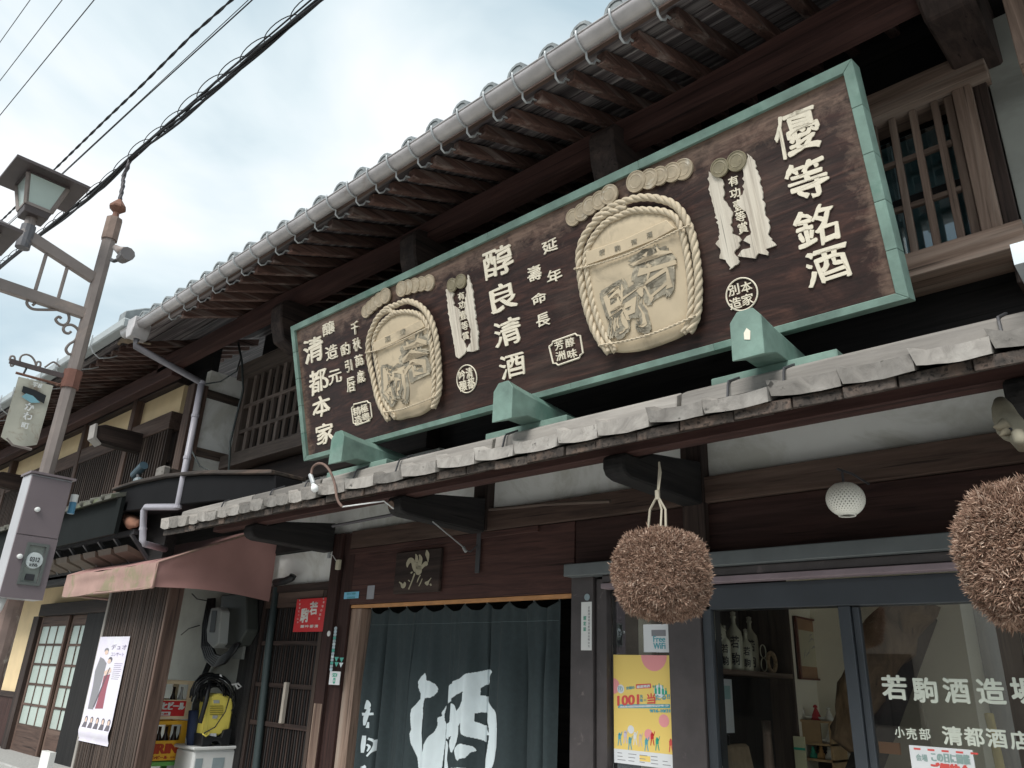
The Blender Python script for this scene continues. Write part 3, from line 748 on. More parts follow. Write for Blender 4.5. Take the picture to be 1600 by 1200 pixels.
# characters
def schar(ch, px, py, w, h, off=.022, th=.012, wob=.028, mat=None, parent=None, y=-.012):
    u, v = S(px, py); su, sv = sscale(px, py); mb = MB()
    glyph_mb(mb, ch, w * su, h * sv, lambda a, b, d: (u + a, y + d, v + b), th, off, wob, seed=px * .37)
    return part(mb, 'character', mat or letter_m, parent or SB, local=True)
big = [('優', 1244, 207, 70, 72), ('等', 1262, 280, 64, 64), ('銘', 1275, 353, 66, 62), ('酒', 1292, 415, 68, 58)]
for c in big: schar(*c, off=.019, wob=.085, th=.007, y=-.007)
for c in [('醇', 779, 408, 44, 46), ('良', 787, 464, 42, 44), ('清', 794, 519, 42, 42), ('酒', 801, 571, 38, 38)]: schar(*c, off=.017, wob=.08, th=.007, y=-.007)
for c in [('延', 860, 384, 23, 20), ('年', 867, 431, 22, 20), ('壽', 836, 427, 21, 25), ('命', 843, 466, 22, 18), ('長', 849, 500, 21, 20)]: schar(*c, off=.014, wob=.08, th=.006, y=-.006)
for c in [('清', 490, 546, 30, 40), ('都', 498, 596, 28, 37), ('本', 503, 635, 28, 31), ('家', 509, 677, 28, 33)]: schar(*c, off=.019, wob=.085, th=.007, y=-.007)
for c in [('釀', 514, 513, 19, 20), ('造', 519, 550, 19, 23), ('元', 524, 588, 19, 21)]: schar(*c, off=.010, wob=.08, th=.006, y=-.006)
for c in [('千', 556, 512, 11, 19), ('秋', 559, 538, 12, 20), ('萬', 562.5, 564, 12, 19), ('歳', 565, 589, 12, 19), ('酌', 540.5, 546, 13, 18), ('引', 546, 572, 10, 18), ('唇', 549.5, 601, 12, 22)]:
    schar(*c, off=.0, wob=.13)
small = lambda c, off=.009: schar(*c, off=off, wob=.03, th=.008, y=-.008)
for c in [('醇', 891.4, 535, 13.5, 14), ('味', 895, 552.6, 14, 14), ('芳', 874.5, 539.5, 13.5, 14), ('洲', 876.8, 556, 14, 14),
          ('本', 1167, 448.5, 17, 17), ('家', 1169, 468, 18, 18), ('別', 1147, 453.5, 17, 17), ('造', 1150, 474, 18, 18),
          ('清', 734.3, 582.7, 10, 17), ('都', 737, 599, 11, 17), ('吟', 722.8, 586.5, 10, 16), ('醸', 725, 603, 11, 17),
          ('極', 570, 638, 11, 13), ('粤', 572.5, 651.5, 12, 14), ('精', 558.8, 642.5, 12, 13), ('造', 561, 656, 12, 14),
          ('有', 1146.7, 283, 15, 15), ('功', 1149.3, 302, 16, 15), ('壹', 1155, 320.5, 16, 18), ('等', 1158, 338.5, 15, 17), ('賞', 1161.5, 356.5, 15, 17),
          ('有', 721.5, 462.7, 10, 12), ('功', 722.5, 476.5, 10, 12), ('壹', 724.7, 492.5, 10, 14), ('等', 727.3, 509, 10, 14), ('賞', 728.7, 525, 10, 13)]: small(c)
def sring(pts, r, closed=True):
    P = [(S(*p)[0], -.004, S(*p)[1]) for p in pts]
    if closed: P.append(P[0])
    part(MB().tube(P, r, 6), 'seal_border', letter_m, SB, local=True)
def octo(c4, k=.14):
    out = []; n = 4
    for i in range(4):
        a = Vector(c4[i]); p = Vector(c4[i - 1]); q = Vector(c4[(i + 1) % 4]); out += [tuple(a + (p - a) * k), tuple(a + ((p - a) + (q - a)) * k * .7), tuple(a + (q - a) * k)]
    return out
sring(octo([(857.6, 536.6), (906.6, 519), (912.5, 557), (866.4, 573)]), .0055)
sring(octo([(549.5, 633), (578.8, 625.5), (582.5, 656), (553.8, 666)]), .0055)
def scirc(px, py, ru, rv, r):
    u, v = S(px, py); n = 40
    part(MB().tube([(u + ru * math.cos(2 * math.pi * i / n), -.004, v + rv * math.sin(2 * math.pi * i / n)) for i in range(n + 1)], r, 6), 'seal_border', letter_m, SB, local=True)
su, sv = sscale(1159.5, 460); scirc(1159.5, 460, 26 * sv, 26 * sv, .004)
su, sv = sscale(730, 592); scirc(730, 592, 22 * sv, 22 * sv, .004)
# ragged white plumes with the medal text between them
def splume(px_list):
    poly = [S(*p) for p in px_list]; out = []
    for i, a in enumerate(poly):
        b = poly[(i + 1) % len(poly)]; n = max(2, int(math.hypot(b[0] - a[0], b[1] - a[1]) / .012))
        for k in range(n):
            t = k / n; j = noise.noise(Vector((a[0] * 90 + t * n, a[1] * 90, 1))) * .011
            out.append((a[0] + (b[0] - a[0]) * t + j, a[1] + (b[1] - a[1]) * t - j * .6))
    F = poly_fill(out); vs, fs = solidify(out, F, lambda a, b, d: (a, -.010 + d, b), .011)
    return part(MB().add(vs, fs), 'plume', MT.setdefault('plume', None) or MT.update(plume=wood('plume_carving', (.33, .28, .23), (.74, .68, .57), 'z', 34, (.76, .71, .61), .8, thr=.42, var=.08, bumps=.6)) or MT['plume'], SB, local=True)
c3 = lambda L_: [(850 + a / 3, 200 + b / 3) for a, b in L_]
c4 = lambda L_: [(450 + a / 3.75, 400 + b / 3.75) for a, b in L_]
splume(c3([(775, 205), (800, 225), (842, 242), (850, 340), (885, 395), (882, 495), (925, 512), (912, 565), (890, 580), (922, 628), (875, 665), (858, 620), (825, 612), (832, 575), (812, 545), (830, 500), (805, 400), (778, 290)]))
splume(c3([(958, 122), (990, 155), (1012, 230), (1040, 400), (1066, 470), (1055, 500), (1088, 550), (1050, 570), (1060, 600), (1010, 588), (990, 612), (912, 602), (930, 575), (972, 562), (968, 545), (940, 530), (975, 490), (955, 400), (908, 362), (940, 300), (938, 205)]))
splume(c4([(932, 195), (972, 215), (975, 290), (1008, 315), (1016, 400), (1022, 480), (1045, 520), (1050, 560), (1030, 580), (1010, 602), (990, 590), (972, 480), (945, 330)]))
splume(c4([(1062, 112), (1085, 200), (1105, 350), (1118, 470), (1120, 550), (1090, 560), (1058, 562), (1050, 545), (1075, 510), (1078, 440), (1062, 380), (1042, 330), (1045, 260), (1052, 180)]))
# coins
def coin(px, py, rpx, mat, k):
    u, v = S(px, py); _, sv = sscale(px, py); r = rpx * sv; y = -.010 - .003 * k
    mb = MB().lathe([(0, -.001), (r * .55, -.001), (r * .60, -.003), (r * .66, -.001), (r * .86, 0.0), (r * .88, -.003), (r * .97, -.003), (r, .001), (r, .010)], (u, y, v), 28, (0, 1, 0))
    c = part(mb, 'coin', mat, SB, local=True)
for k, (a, b, r) in enumerate([(140, 420, 42), (182, 395, 44), (222, 367, 46), (267, 342, 46), (315, 315, 49)]): coin(850 + a / 3, 200 + b / 3, r / 3, coinm, k)
for k, (a, b, r) in enumerate([(655, 195, 52), (605, 210, 48), (548, 227, 47), (500, 242, 50), (440, 255, 53)]): coin(850 + a / 3, 200 + b / 3, r / 3, coinm, k)
for k, (a, b, r) in enumerate([(908, 158, 50), (830, 190, 46)]): coin(850 + a / 3, 200 + b / 3, r / 3, coinb, k + 2)
for k, (a, b, r) in enumerate([(462, 325, 40), (488, 302, 42), (515, 280, 42), (545, 258, 44), (582, 235, 48)]): coin(450 + a / 3.75, 400 + b / 3.75, r / 3.75, coinm, k)
for k, (a, b, r) in enumerate([(828, 158, 50), (788, 165, 46), (750, 174, 46), (712, 184, 46), (678, 195, 48)]): coin(450 + a / 3.75, 400 + b / 3.75, r / 3.75, coinm, k)
for k, (a, b, r) in enumerate([(970, 172, 42), (1022, 150, 44)]): coin(450 + a / 3.75, 400 + b / 3.75, r / 3.75, coinb, k + 2)
# carved barrels
def barrel(cv, body, ropes, cords, bandp, chars, emb, knot):
    poly = [S(*p) for p in cv(body)]
    # smooth outline
    K = poly; n = len(K); out = []
    for i in range(n):
        p0, p1, p2, p3 = K[i - 1], K[i], K[(i + 1) % n], K[(i + 2) % n]
        for j in range(6):
            t = j / 6; out.append(tuple(.5 * (2 * p1[d] + (p2[d] - p0[d]) * t + (2 * p0[d] - 5 * p1[d] + 4 * p2[d] - p3[d]) * t * t + (3 * p1[d] - p0[d] - 3 * p2[d] + p3[d]) * t ** 3) for d in (0, 1)))
    cx_ = sum(p[0] for p in out) / len(out); cv_ = sum(p[1] for p in out) / len(out)
    H = .05; vs = []; fs = []; N_ = len(out); lv = [(1.0, -.0), (1.0, .030), (.97, .036), (.8, .042), (.5, .048), (.2, .05)]
    def hgt(u, v):
        return .046
    for s, h in lv:
        for u, v in out: vs.append((cx_ + (u - cx_) * s, -h, cv_ + (v - cv_) * s))
    vs.append((cx_, -.05, cv_))
    for i in range(len(lv) - 1):
        for k in range(N_): fs.append((i * N_ + k, i * N_ + (k + 1) % N_, (i + 1) * N_ + (k + 1) % N_, (i + 1) * N_ + k))
    for k in range(N_): fs.append(((len(lv) - 1) * N_ + k, (len(lv) - 1) * N_ + (k + 1) % N_, len(vs) - 1))
    b = part(MB().add(vs, fs), 'barrel', barrel_m, SB, local=True, smooth=True)
    for pts, R in ropes:
        P = [(S(*p)[0], -.038, S(*p)[1]) for p in cv(pts)]
        mb = MB(); rope_tubes(mb, P, R, R * 7.0, rr=.60); part(mb, 'rope', rope_m, b, local=True, smooth=True)
    for pts, R in cords:
        P = [(S(*p)[0], -.060, S(*p)[1]) for p in cv(pts)]
        mb = MB(); rope_tubes(mb, P, R, R * 8, strands=2, n=5); part(mb, 'cord', rope_m, b, local=True, smooth=True)
    band = [S(*p) for p in cv(bandp)]; F = poly_fill(band)
    vs, fs = solidify(band, F, lambda a, q, d: (a, -.056 + d, q), .02); part(MB().add(vs, fs), 'band', barrel_m, b, local=True, bevel=.003)
    for ch, (px, py), w, h in chars:
        (X, Y), = cv([(px, py)]); schar(ch, X, Y, w, h, off=.01, th=.003, mat=emblem_m, parent=b, y=-.0585)
    for ch, (px, py), w, h, mt, of, yy in emb:
        (X, Y), = cv([(px, py)]); schar(ch, X, Y, w, h, off=of, th=.008, mat=mt, parent=b, y=yy, wob=.22)
    return b
barrel(c3, [(320, 1040), (250, 930), (215, 800), (200, 640), (215, 560), (290, 470), (400, 410), (520, 385), (620, 410), (665, 470), (690, 600), (710, 740), (705, 860), (670, 960), (560, 1015), (430, 1050)],
       [([(325, 1055), (262, 965), (215, 830), (190, 690), (186, 580), (225, 490), (300, 415), (350, 395), (405, 375)], .021),
        ([(255, 440), (320, 385), (400, 350), (480, 333), (560, 340), (630, 368), (680, 430), (715, 520), (735, 640), (742, 760), (735, 880), (700, 960)], .020),
        ([(355, 1050), (300, 965), (252, 840), (225, 700), (215, 610), (250, 520), (310, 450), (360, 425), (430, 395), (520, 392), (600, 405), (650, 450), (680, 560), (700, 680), (708, 800), (700, 900), (672, 965)], .018)],
       [([(170, 668), (260, 650), (420, 600), (560, 535), (715, 462)], .006), ([(285, 1022), (420, 1000), (560, 960), (660, 920), (738, 885)], .007)],
       [(222, 588), (400, 530), (600, 440), (640, 480), (560, 525), (400, 590), (225, 650)],
       [('若', (300, 590), 9, 9), ('駒', (372, 572), 9, 9), ('清', (450, 542), 9, 9), ('酒', (522, 510), 9, 9)],
       [('若', (540, 690), 66, 86, emblem_m, .085, -.052), ('駒', (400, 840), 58, 84, emblem_m, .085, -.052), ('若', (543, 688), 60, 78, barrel_m, .0, -.0555), ('駒', (402, 842), 52, 76, barrel_m, .0, -.0555)], None)
barrel(c4, [(640, 955), (570, 860), (545, 740), (525, 600), (515, 500), (545, 430), (610, 365), (700, 325), (790, 330), (845, 390), (865, 480), (885, 600), (893, 740), (878, 850), (800, 925), (710, 950)],
       [([(615, 962), (560, 860), (525, 720), (500, 600), (498, 500), (520, 430), (560, 355), (620, 320), (655, 345)], .020),
        ([(545, 375), (600, 315), (660, 290), (720, 268), (790, 290), (845, 345), (880, 430), (900, 540), (910, 680), (908, 800), (875, 890)], .020),
        ([(655, 950), (595, 855), (562, 720), (540, 600), (530, 500), (560, 420), (600, 375), (650, 340), (720, 330), (790, 345), (838, 400), (860, 490), (875, 600), (882, 720), (878, 850)], .017)],
       [([(492, 570), (580, 550), (700, 500), (855, 425)], .006), ([(600, 915), (700, 900), (800, 865), (905, 822)], .006)],
       [(535, 510), (640, 460), (815, 380), (835, 420), (720, 480), (640, 520), (540, 560)],
       [('酒', (622, 490), 9, 9), ('清', (710, 450), 9, 9)],
       [('若', (775, 600), 42, 60, emblem_m, .085, -.052), ('駒', (660, 745), 40, 66, emblem_m, .085, -.052), ('若', (778, 600), 36, 56, barrel_m, .0, -.0555), ('駒', (660, 747), 34, 60, barrel_m, .0, -.0555)], None)

# green copper clad rests that carry the sign
names = ['green copper sign rest under the left end of the signboard', 'green copper sign rest under the middle of the signboard', 'green copper sign rest under the right end of the signboard']
for i, ((bx0, by0), (px0, px1, pyb)) in enumerate((((540, 710), (513, 607, 735)), ((800, 640), (760, 887, 683)), ((1180, 540), (1112, 1310, 590)))):
    xc = at(bx0, by0, y=2.88).x; zb_ = zro(2.95) + .10
    t = thing('sign_rest', names[i], 'sign support', (xc, 3.0, zb_), group='copper clad rests under the signboard')
    xa = at(px0, pyb, y=3.05).x; xb = at(px1, pyb - 35, y=3.05).x
    part(MB().box(xa, xb, 3.04, 3.22, zb_ - .03, 2.902), 'base_block', copper, t, bevel=.004)
    w_ = .072
    z0, z1 = zb_ + .077, zb_ + .20
    poly = [(2.80, z0 + .01), (2.80, z1 + .05), (2.845, z1 + .065), (2.93, z1 - .02), (3.5, z1 - .03), (3.5, z0 - .0), (2.95, z0)]
    def sec(y, zb0, zt0):
        return [(xc - w_, y, zb0), (xc + w_, y, zb0), (xc + w_, y, zt0 - .045), (xc + w_ * .5, y, zt0), (xc - w_ * .5, y, zt0), (xc - w_, y, zt0 - .045)]
    vs = sec(2.80, 2.85, 3.075) + sec(2.93, 2.90, 3.06) + sec(3.55, 2.905, 3.02)
    fs = [tuple(range(6)), tuple(range(17, 11, -1))] + [(j * 6 + i, j * 6 + (i + 1) % 6, j * 6 + 6 + (i + 1) % 6, j * 6 + 6 + i) for j in (0, 1) for i in range(6)]
    part(MB().add(vs, fs), 'beam', copper, t, bevel=.003)
    if i == 2: c0 = Vector((xc + .005, 2.797, 2.955)); part(MB().add([(c0.x - .014, c0.y, c0.z - .02), (c0.x + .012, c0.y, c0.z - .028), (c0.x + .016, c0.y, c0.z + .012), (c0.x, c0.y, c0.z + .03), (c0.x - .014, c0.y, c0.z + .01)], [(0, 1, 2, 3, 4)]), 'paint_chip', shell, t)

# ------------------------------------------------------------------ things on the shop front
def cedar_ball(px, py, R, label, y=3.1, n=80000, top=None, seed=1, ro=0.0):
    c = at(px, py, y=y); t = thing('cedar_ball', label, 'cedar ball', c, group='hanging cedar balls')
    rng = np.random.default_rng(seed)
    d = rng.normal(size=(n, 3)); d /= np.linalg.norm(d, axis=1)[:, None]
    p = 3.0; se = (np.abs(d) ** p).sum(1) ** (-1 / p)        # slightly squared sphere
    rad_ = R * np.clip(.86 * se, .86, 1.0) * (1 + .03 * np.sin(d[:, 0] * 7 + 1) * np.cos(d[:, 2] * 6)); rad_ *= 1 + rng.normal(0, .018, n)
    clump = np.zeros(n)
    for i in range(0, n): clump[i] = noise.noise(Vector(d[i] * 9.0)) + .7 * noise.noise(Vector(d[i] * 22.0))
    rad_ *= 1 + .09 * clump
    base = d * (rad_ * .88)[:, None]
    t1 = np.cross(d, rng.normal(size=(n, 3))); t1 /= np.linalg.norm(t1, axis=1)[:, None]
    out = d + t1 * rng.uniform(.1, 2.0, n)[:, None]; out /= np.linalg.norm(out, axis=1)[:, None]
    tip = base + out * (rad_ * .10 * rng.uniform(.5, 1.35, n))[:, None]
    s = np.cross(out, rng.normal(size=(n, 3))); s /= np.linalg.norm(s, axis=1)[:, None]; wd = R * rng.uniform(.0045, .011, n)[:, None]
    s2 = np.cross(out, s)
    V = np.concatenate([base + s * wd, base - s * wd, base + (tip - base) * .7 + s2 * wd * 1.2, tip], 1).reshape(-1, 3)
    F = [f for i in range(n) for f in ((4 * i, 4 * i + 1, 4 * i + 3), (4 * i + 1, 4 * i + 2, 4 * i + 3), (4 * i, 4 * i + 3, 4 * i + 2))]
    me = bpy.data.meshes.new('cedar_sprigs'); me.from_pydata(V.tolist(), [], F); me.materials.append(needle_m)
    o = mesh_obj('cedar_sprigs', me, t); o['kind'] = 'stuff'
    k = [(R * .78 * math.sin(math.pi * i / 14), -R * .78 * math.cos(math.pi * i / 14)) for i in range(15)]
    part(MB().lathe(k, c, 24), 'core', plain('cedar_core_' + str(seed), (.05, .03, .02), .95), t, smooth=True)
    top = top or (c + Vector((0, 0, R + .32)))
    cb = c; c = c + Vector((ro, 0, 0)); top = top + Vector((ro, 0, 0))
    mb = MB(); knot_ = c + Vector((-.01, 0, R + .13))
    mb.tube([c + Vector((-.08, .02, R * .9)), c + Vector((-.06, .01, R + .07)), knot_], .006, 6)
    mb.tube([c + Vector((.03, .0, R * .9)), c + Vector((.025, .01, R + .06)), knot_], .006, 6)
    mb.tube([c + Vector((.015, -.02, R * .9)), c + Vector((.01, -.0, R + .06)), knot_], .005, 6)
    mb.tube([knot_ - Vector((0, 0, .02)), knot_ + Vector((0, 0, .025))], .012, 6)
    mb.tube([knot_, top - Vector((0, 0, .03)), top], .005, 6)
    mb.tube([top, top + Vector((.02, -.02, -.06)), knot_ + Vector((.02, -.02, .02))], .004, 6)
    part(mb, 'hanging_rope', plain('hemp_rope_' + str(seed), (.42, .38, .30), .8), t)
    return t
cedar_ball(1034, 897, .238, 'brown cedar sprig ball hanging by white cord over the yellow poster', top=at(1030, 722, y=3.13), seed=3)
cedar_ball(1634, 868, .292, 'brown cedar sprig ball cut off at the right edge beside the glass lettering', seed=5, n=95000, ro=.13)

# curtain
YC = YF + .10
CREASE = []
def yc(x, z):
    f = min(1, max(.25, (2.12 - z) / .6))
    return YC + .040 * f * math.sin(x * 13.0 + 1.1 * math.sin(x * 3.1)) + .018 * math.sin(x * 31 + z * .8) * f + .006 * math.sin(x * 57) + sum(a_ * f * math.exp(-((x - x_ - .05 * (2.1 - z) * s_) / w_) ** 2) for x_, a_, w_, s_ in CREASE)
xc0, xc1 = at(566, 1100, y=YC).x, at(873, 1100, y=YC).x
zc1_ = 2.10
for px, a_, w_ in ((590, .06, .014), (640, .05, .012), (700, .03, .02), (757, .07, .012), (815, .04, .02), (850, .05, .018)): CREASE.append((at(px, 1120, y=YC).x, a_, w_, .0))
CT = thing('doorway_curtain', 'dark teal cloth curtain with white brushed character hanging in the doorway', 'curtain', ((xc0 + xc1) / 2, YC, .9))
nx, nz = 420, 30; vs = []; fs = []
for i in range(nx + 1):
    x = xc0 + (xc1 - xc0) * i / nx
    ph = (x - xc0) / .235; ht = zc1_ - .055 * abs(math.sin(ph * math.pi)) ** .8 - .002
    for k in range(nz + 1):
        z = ht + (.55 - ht) * k / nz; vs.append((x, yc(x, z), z))
for i in range(nx):
    for k in range(nz): fs.append((i * (nz + 1) + k, (i + 1) * (nz + 1) + k, (i + 1) * (nz + 1) + k + 1, i * (nz + 1) + k + 1))
part(MB().add(vs, fs), 'cloth', curtain_m, CT, smooth=True)
part(MB().tube([(xc0 - .1, YC + .03, 2.118), (xc1 + .05, YC + .03, 2.118)], .009, 8), 'rod', steel_dk, CT)
vs = []; nn_ = 400
for k in range(nn_ + 1):
    x = xc0 + .01 + (xc1 - xc0 - .02) * k / nn_
    for z in (1.952, 1.955): vs.append((x, yc(x, z) - .002, z))
part(MB().add(vs, [(2 * k, 2 * k + 2, 2 * k + 3, 2 * k + 1) for k in range(nn_)]), 'hem_stitch', plain('pale_thread', (.10, .13, .135), .9), CT)
i = 0
while xc0 + i * .235 < xc1:
    x = xc0 + i * .235; part(MB().tube([(x, YC + .02, 2.125), (x, YC, 2.11), (x, YC - .005, 2.09)], .004, 5), 'hook', bracketm, CT); i += 1
def Pc(px, py):
    p = at(px, py, y=YC); return (p.x, yc(p.x, p.z) - .005, p.z)
k3 = lambda L_: [(500 + a / 3, 800 + b / 3, w / 3 * 1.15) for a, b, w in L_]
PL1 = [(265, 85), (290, 130), (295, 172), (330, 180), (365, 215), (382, 270), (378, 305), (355, 350), (330, 378), (275, 382), (262, 395), (248, 440), (240, 500), (242, 590), (232, 650), (228, 720), (222, 800), (232, 900), (245, 1015), (258, 975), (265, 925), (300, 840), (345, 770), (370, 690), (365, 640), (370, 610), (405, 590), (402, 550), (425, 510), (445, 470), (450, 480), (425, 580), (430, 650), (452, 685), (440, 800), (445, 850), (430, 920), (410, 1060), (392, 1200), (380, 1290), (190, 1290), (185, 1200), (180, 1080), (160, 980), (140, 900), (132, 800), (148, 745), (142, 650), (140, 580), (150, 510), (190, 455), (220, 395), (226, 330), (212, 260), (212, 185), (235, 130)]
PL2 = [(1000, 38), (1040, 55), (1055, 75), (1025, 115), (1018, 150), (1025, 200), (985, 210), (920, 230), (862, 262), (865, 300), (857, 352), (915, 350), (965, 370), (1005, 410), (1040, 470), (1090, 545), (1120, 600), (1145, 680), (1147, 780), (1142, 950), (1110, 1060), (1060, 1180), (1000, 1290), (880, 1290), (915, 1200), (970, 1100), (1000, 1000), (1020, 860), (1022, 818), (975, 810), (960, 860), (935, 908), (900, 880), (840, 865), (770, 830), (735, 795), (725, 740), (728, 670), (690, 710), (690, 790), (665, 880), (625, 975), (590, 1020), (565, 1010), (550, 950), (550, 890), (570, 825), (495, 865), (470, 830), (455, 770), (462, 710), (500, 675), (555, 635), (540, 590), (535, 520), (545, 465), (570, 440), (595, 455), (625, 480), (655, 532), (710, 480), (745, 420), (757, 305), (690, 330), (630, 345), (570, 385), (505, 445), (485, 370), (482, 300), (500, 250), (545, 210), (610, 172), (690, 158), (740, 130), (790, 95), (870, 65)]
HL2 = [(818, 560), (860, 550), (930, 548), (965, 620), (1010, 690), (1022, 750), (1020, 790), (990, 740), (950, 712), (880, 690), (815, 655)]
PL3 = [(735, 912), (800, 945), (823, 998), (785, 1020), (760, 1080), (715, 1090), (690, 1115), (655, 1095), (640, 1050), (628, 1000), (640, 960), (680, 925)]
PL4 = [(455, 880), (490, 885), (510, 960), (520, 1060), (540, 1200), (545, 1290), (435, 1290), (430, 1200), (428, 1080), (440, 950)]
PL5 = [(580, 1195), (620, 1200), (700, 1188), (760, 1195), (760, 1290), (600, 1290)]
wp_ = lambda L_: np.array([(lambda p: (p.x, p.z))(at(630 + a / 7.5, 1040 + b / 7.5, y=YC)) for a, b in L_])
def inside(P, X, Z):
    r_ = np.zeros(X.shape, bool); n = len(P); j = n - 1
    for i in range(n):
        xi_, zi_ = P[i]; xj, zj = P[j]
        c_ = ((zi_ > Z) != (zj > Z)) & (X < (xj - xi_) * (Z - zi_) / (zj - zi_ + 1e-12) + xi_); r_ ^= c_; j = i
    return r_
A1 = wp_(PL1); A2 = wp_(PL2); al = np.vstack([A1, A2]); st_ = .0042
gx = np.arange(al[:, 0].min(), al[:, 0].max(), st_); gz_ = np.arange(al[:, 1].min(), al[:, 1].max(), st_); X, Z = np.meshgrid(gx + st_ / 2, gz_ + st_ / 2, indexing='ij')
msk = inside(A1, X, Z) | (inside(A2, X, Z) & ~inside(wp_(HL2), X, Z)) | inside(wp_(PL3), X, Z) | inside(wp_(PL4), X, Z) | inside(wp_(PL5), X, Z)
idx = {}; vs = []; fs = []
def gv(i, k):
    if (i, k) not in idx: idx[(i, k)] = len(vs); x = float(al[:, 0].min() + i * st_); z = float(al[:, 1].min() + k * st_); vs.append((x, yc(x, z) - .004, z))
    return idx[(i, k)]
for i, k in zip(*np.nonzero(msk)): fs.append((gv(i, k), gv(i + 1, k), gv(i + 1, k + 1), gv(i, k + 1)))
mb = MB().add(vs, fs)
part(mb, 'character', white_cloth, CT)
mb = MB()
for s in ([(236, 882, 3), (238, 905, 14), (232, 925, 8)], [(222, 948, 12), (258, 946, 10)], [(240, 920, 9), (230, 960, 10), (224, 1000, 4)], [(235, 985, 5), (232, 1012, 9)],
          [(222, 1048, 8), (218, 1090, 10), (214, 1128, 6)], [(232, 1062, 10), (255, 1075, 10), (250, 1110, 9), (226, 1145, 7)], [(226, 1090, 7), (238, 1100, 10), (228, 1122, 5)], [(212, 1190, 14), (220, 1200, 10)]):
    ribbon(mb, k3(s), Pc)
part(mb, 'character', white_cloth, CT)

# globe lamp of pierced white ceramic
c = at(1321, 780, y=3.7); r = .086
GL = thing('ceramic_lamp', 'round pierced white ceramic lamp hanging under the plank roof', 'lamp', c)
mb = MB(); nU, nV = 30, 17; g_ = []
for v in range(nV + 1):
    th = rad(24) + (rad(156) - rad(24)) * v / nV; g_.append([(c + Vector((r * math.sin(th) * math.cos(2 * math.pi * (u + (v % 2) * .5) / nU), r * math.sin(th) * math.sin(2 * math.pi * (u + (v % 2) * .5) / nU), r * math.cos(th) * .95))) for u in range(nU)])
for v in range(nV):      # diagonal lattice
    if v in (0, nV - 1): continue
    for u in range(nU):
        u2 = (u + 1) % nU if v % 2 else (u - 1) % nU
        mb.bar(g_[v][u], g_[v + 1][u], .0075, .004, up=(g_[v][u] - c)); mb.bar(g_[v][u], g_[v + 1][u2], .0075, .004, up=(g_[v][u] - c))
part(mb, 'pierced_shade', ceramic, GL)
zz = lambda th: (r * math.sin(rad(th)), r * .95 * math.cos(rad(th)))
part(MB().lathe([zz(20), zz(34), (zz(34)[0] * .97, zz(34)[1]), (zz(20)[0] * .9, zz(20)[1])], c, 28), 'top_band', ceramic, GL, smooth=True)
part(MB().lathe([zz(136), zz(148), zz(154), (zz(154)[0] * 1.04, zz(154)[1] - .008), (zz(154)[0] * .85, zz(154)[1] - .006), (zz(150)[0] * .9, zz(150)[1])], c, 28), 'bottom_rim', ceramic, GL, smooth=True)
part(MB().lathe([(r * .86 * math.sin(math.pi * i / 12), -r * .82 * math.cos(math.pi * i / 12)) for i in range(2, 13)], c, 20), 'liner', plain('lamp_liner', (.42, .40, .34), .6), GL, smooth=True)
part(MB().tube([c + Vector((0, 0, r * .85)), c + Vector((0, 0, r + .05)), c + Vector((-.02, 0, r + .065)), c + Vector((-.02, .2, r + .085)), c + Vector((-.03, .47, r + .09))], .006, 6), 'hook', steel_dk, GL)

# carved wooden animal head bracket
p0 = at(1560, 620, y=3.25); p1 = at(1556, 640, y=3.2); p2 = at(1578, 690, y=3.15); p3 = at(1602, 760, y=3.1)
AN = thing('carved_bracket', 'grey wooden bracket carved as an animal head below the eave at right', 'carving', p2)
a = at(1562, 625, y=3.25); b_ = at(1570, 650, y=3.22); cc = at(1580, 668, y=3.18); dd = at(1591, 682, y=3.16); ee = at(1600, 700, y=3.14)
part(MB().tube([a, (a + b_) / 2, b_, (b_ + cc) / 2, cc, (cc + dd) / 2, dd, ee], [.02, .036, .042, .045, .05, .046, .034, .022], 16), 'body', plain('carved_grey_wood', (.27, .25, .19), .85, .2, 12, .3), AN, smooth=True)
e0 = at(1572, 662, y=3.13)
part(MB().tube([e0 + Vector((.0, 0, 0)), at(1560, 668, y=3.12), at(1552, 667, y=3.11)], [.024, .016, .003], 8), 'ear', plain('carved_ear', (.24, .21, .15), .85), AN, smooth=True)
part(MB().tube([at(1572, 674, y=3.13), at(1563, 681, y=3.11)], [.02, .003], 8), 'ear', plain('carved_ear2', (.24, .21, .15), .85), AN, smooth=True)
part(MB().tube([at(1590, 676, y=3.10), at(1596, 690, y=3.08), at(1598, 697, y=3.09)], [.02, .024, .012], 10), 'snout', plain('carved_snout', (.27, .25, .19), .85), AN, smooth=True)
ey = at(1579, 671, y=3.128); part(MB().disc((ey.x, ey.y - .004, ey.z), .006, .006, .02, 12), 'eye', ink, AN)

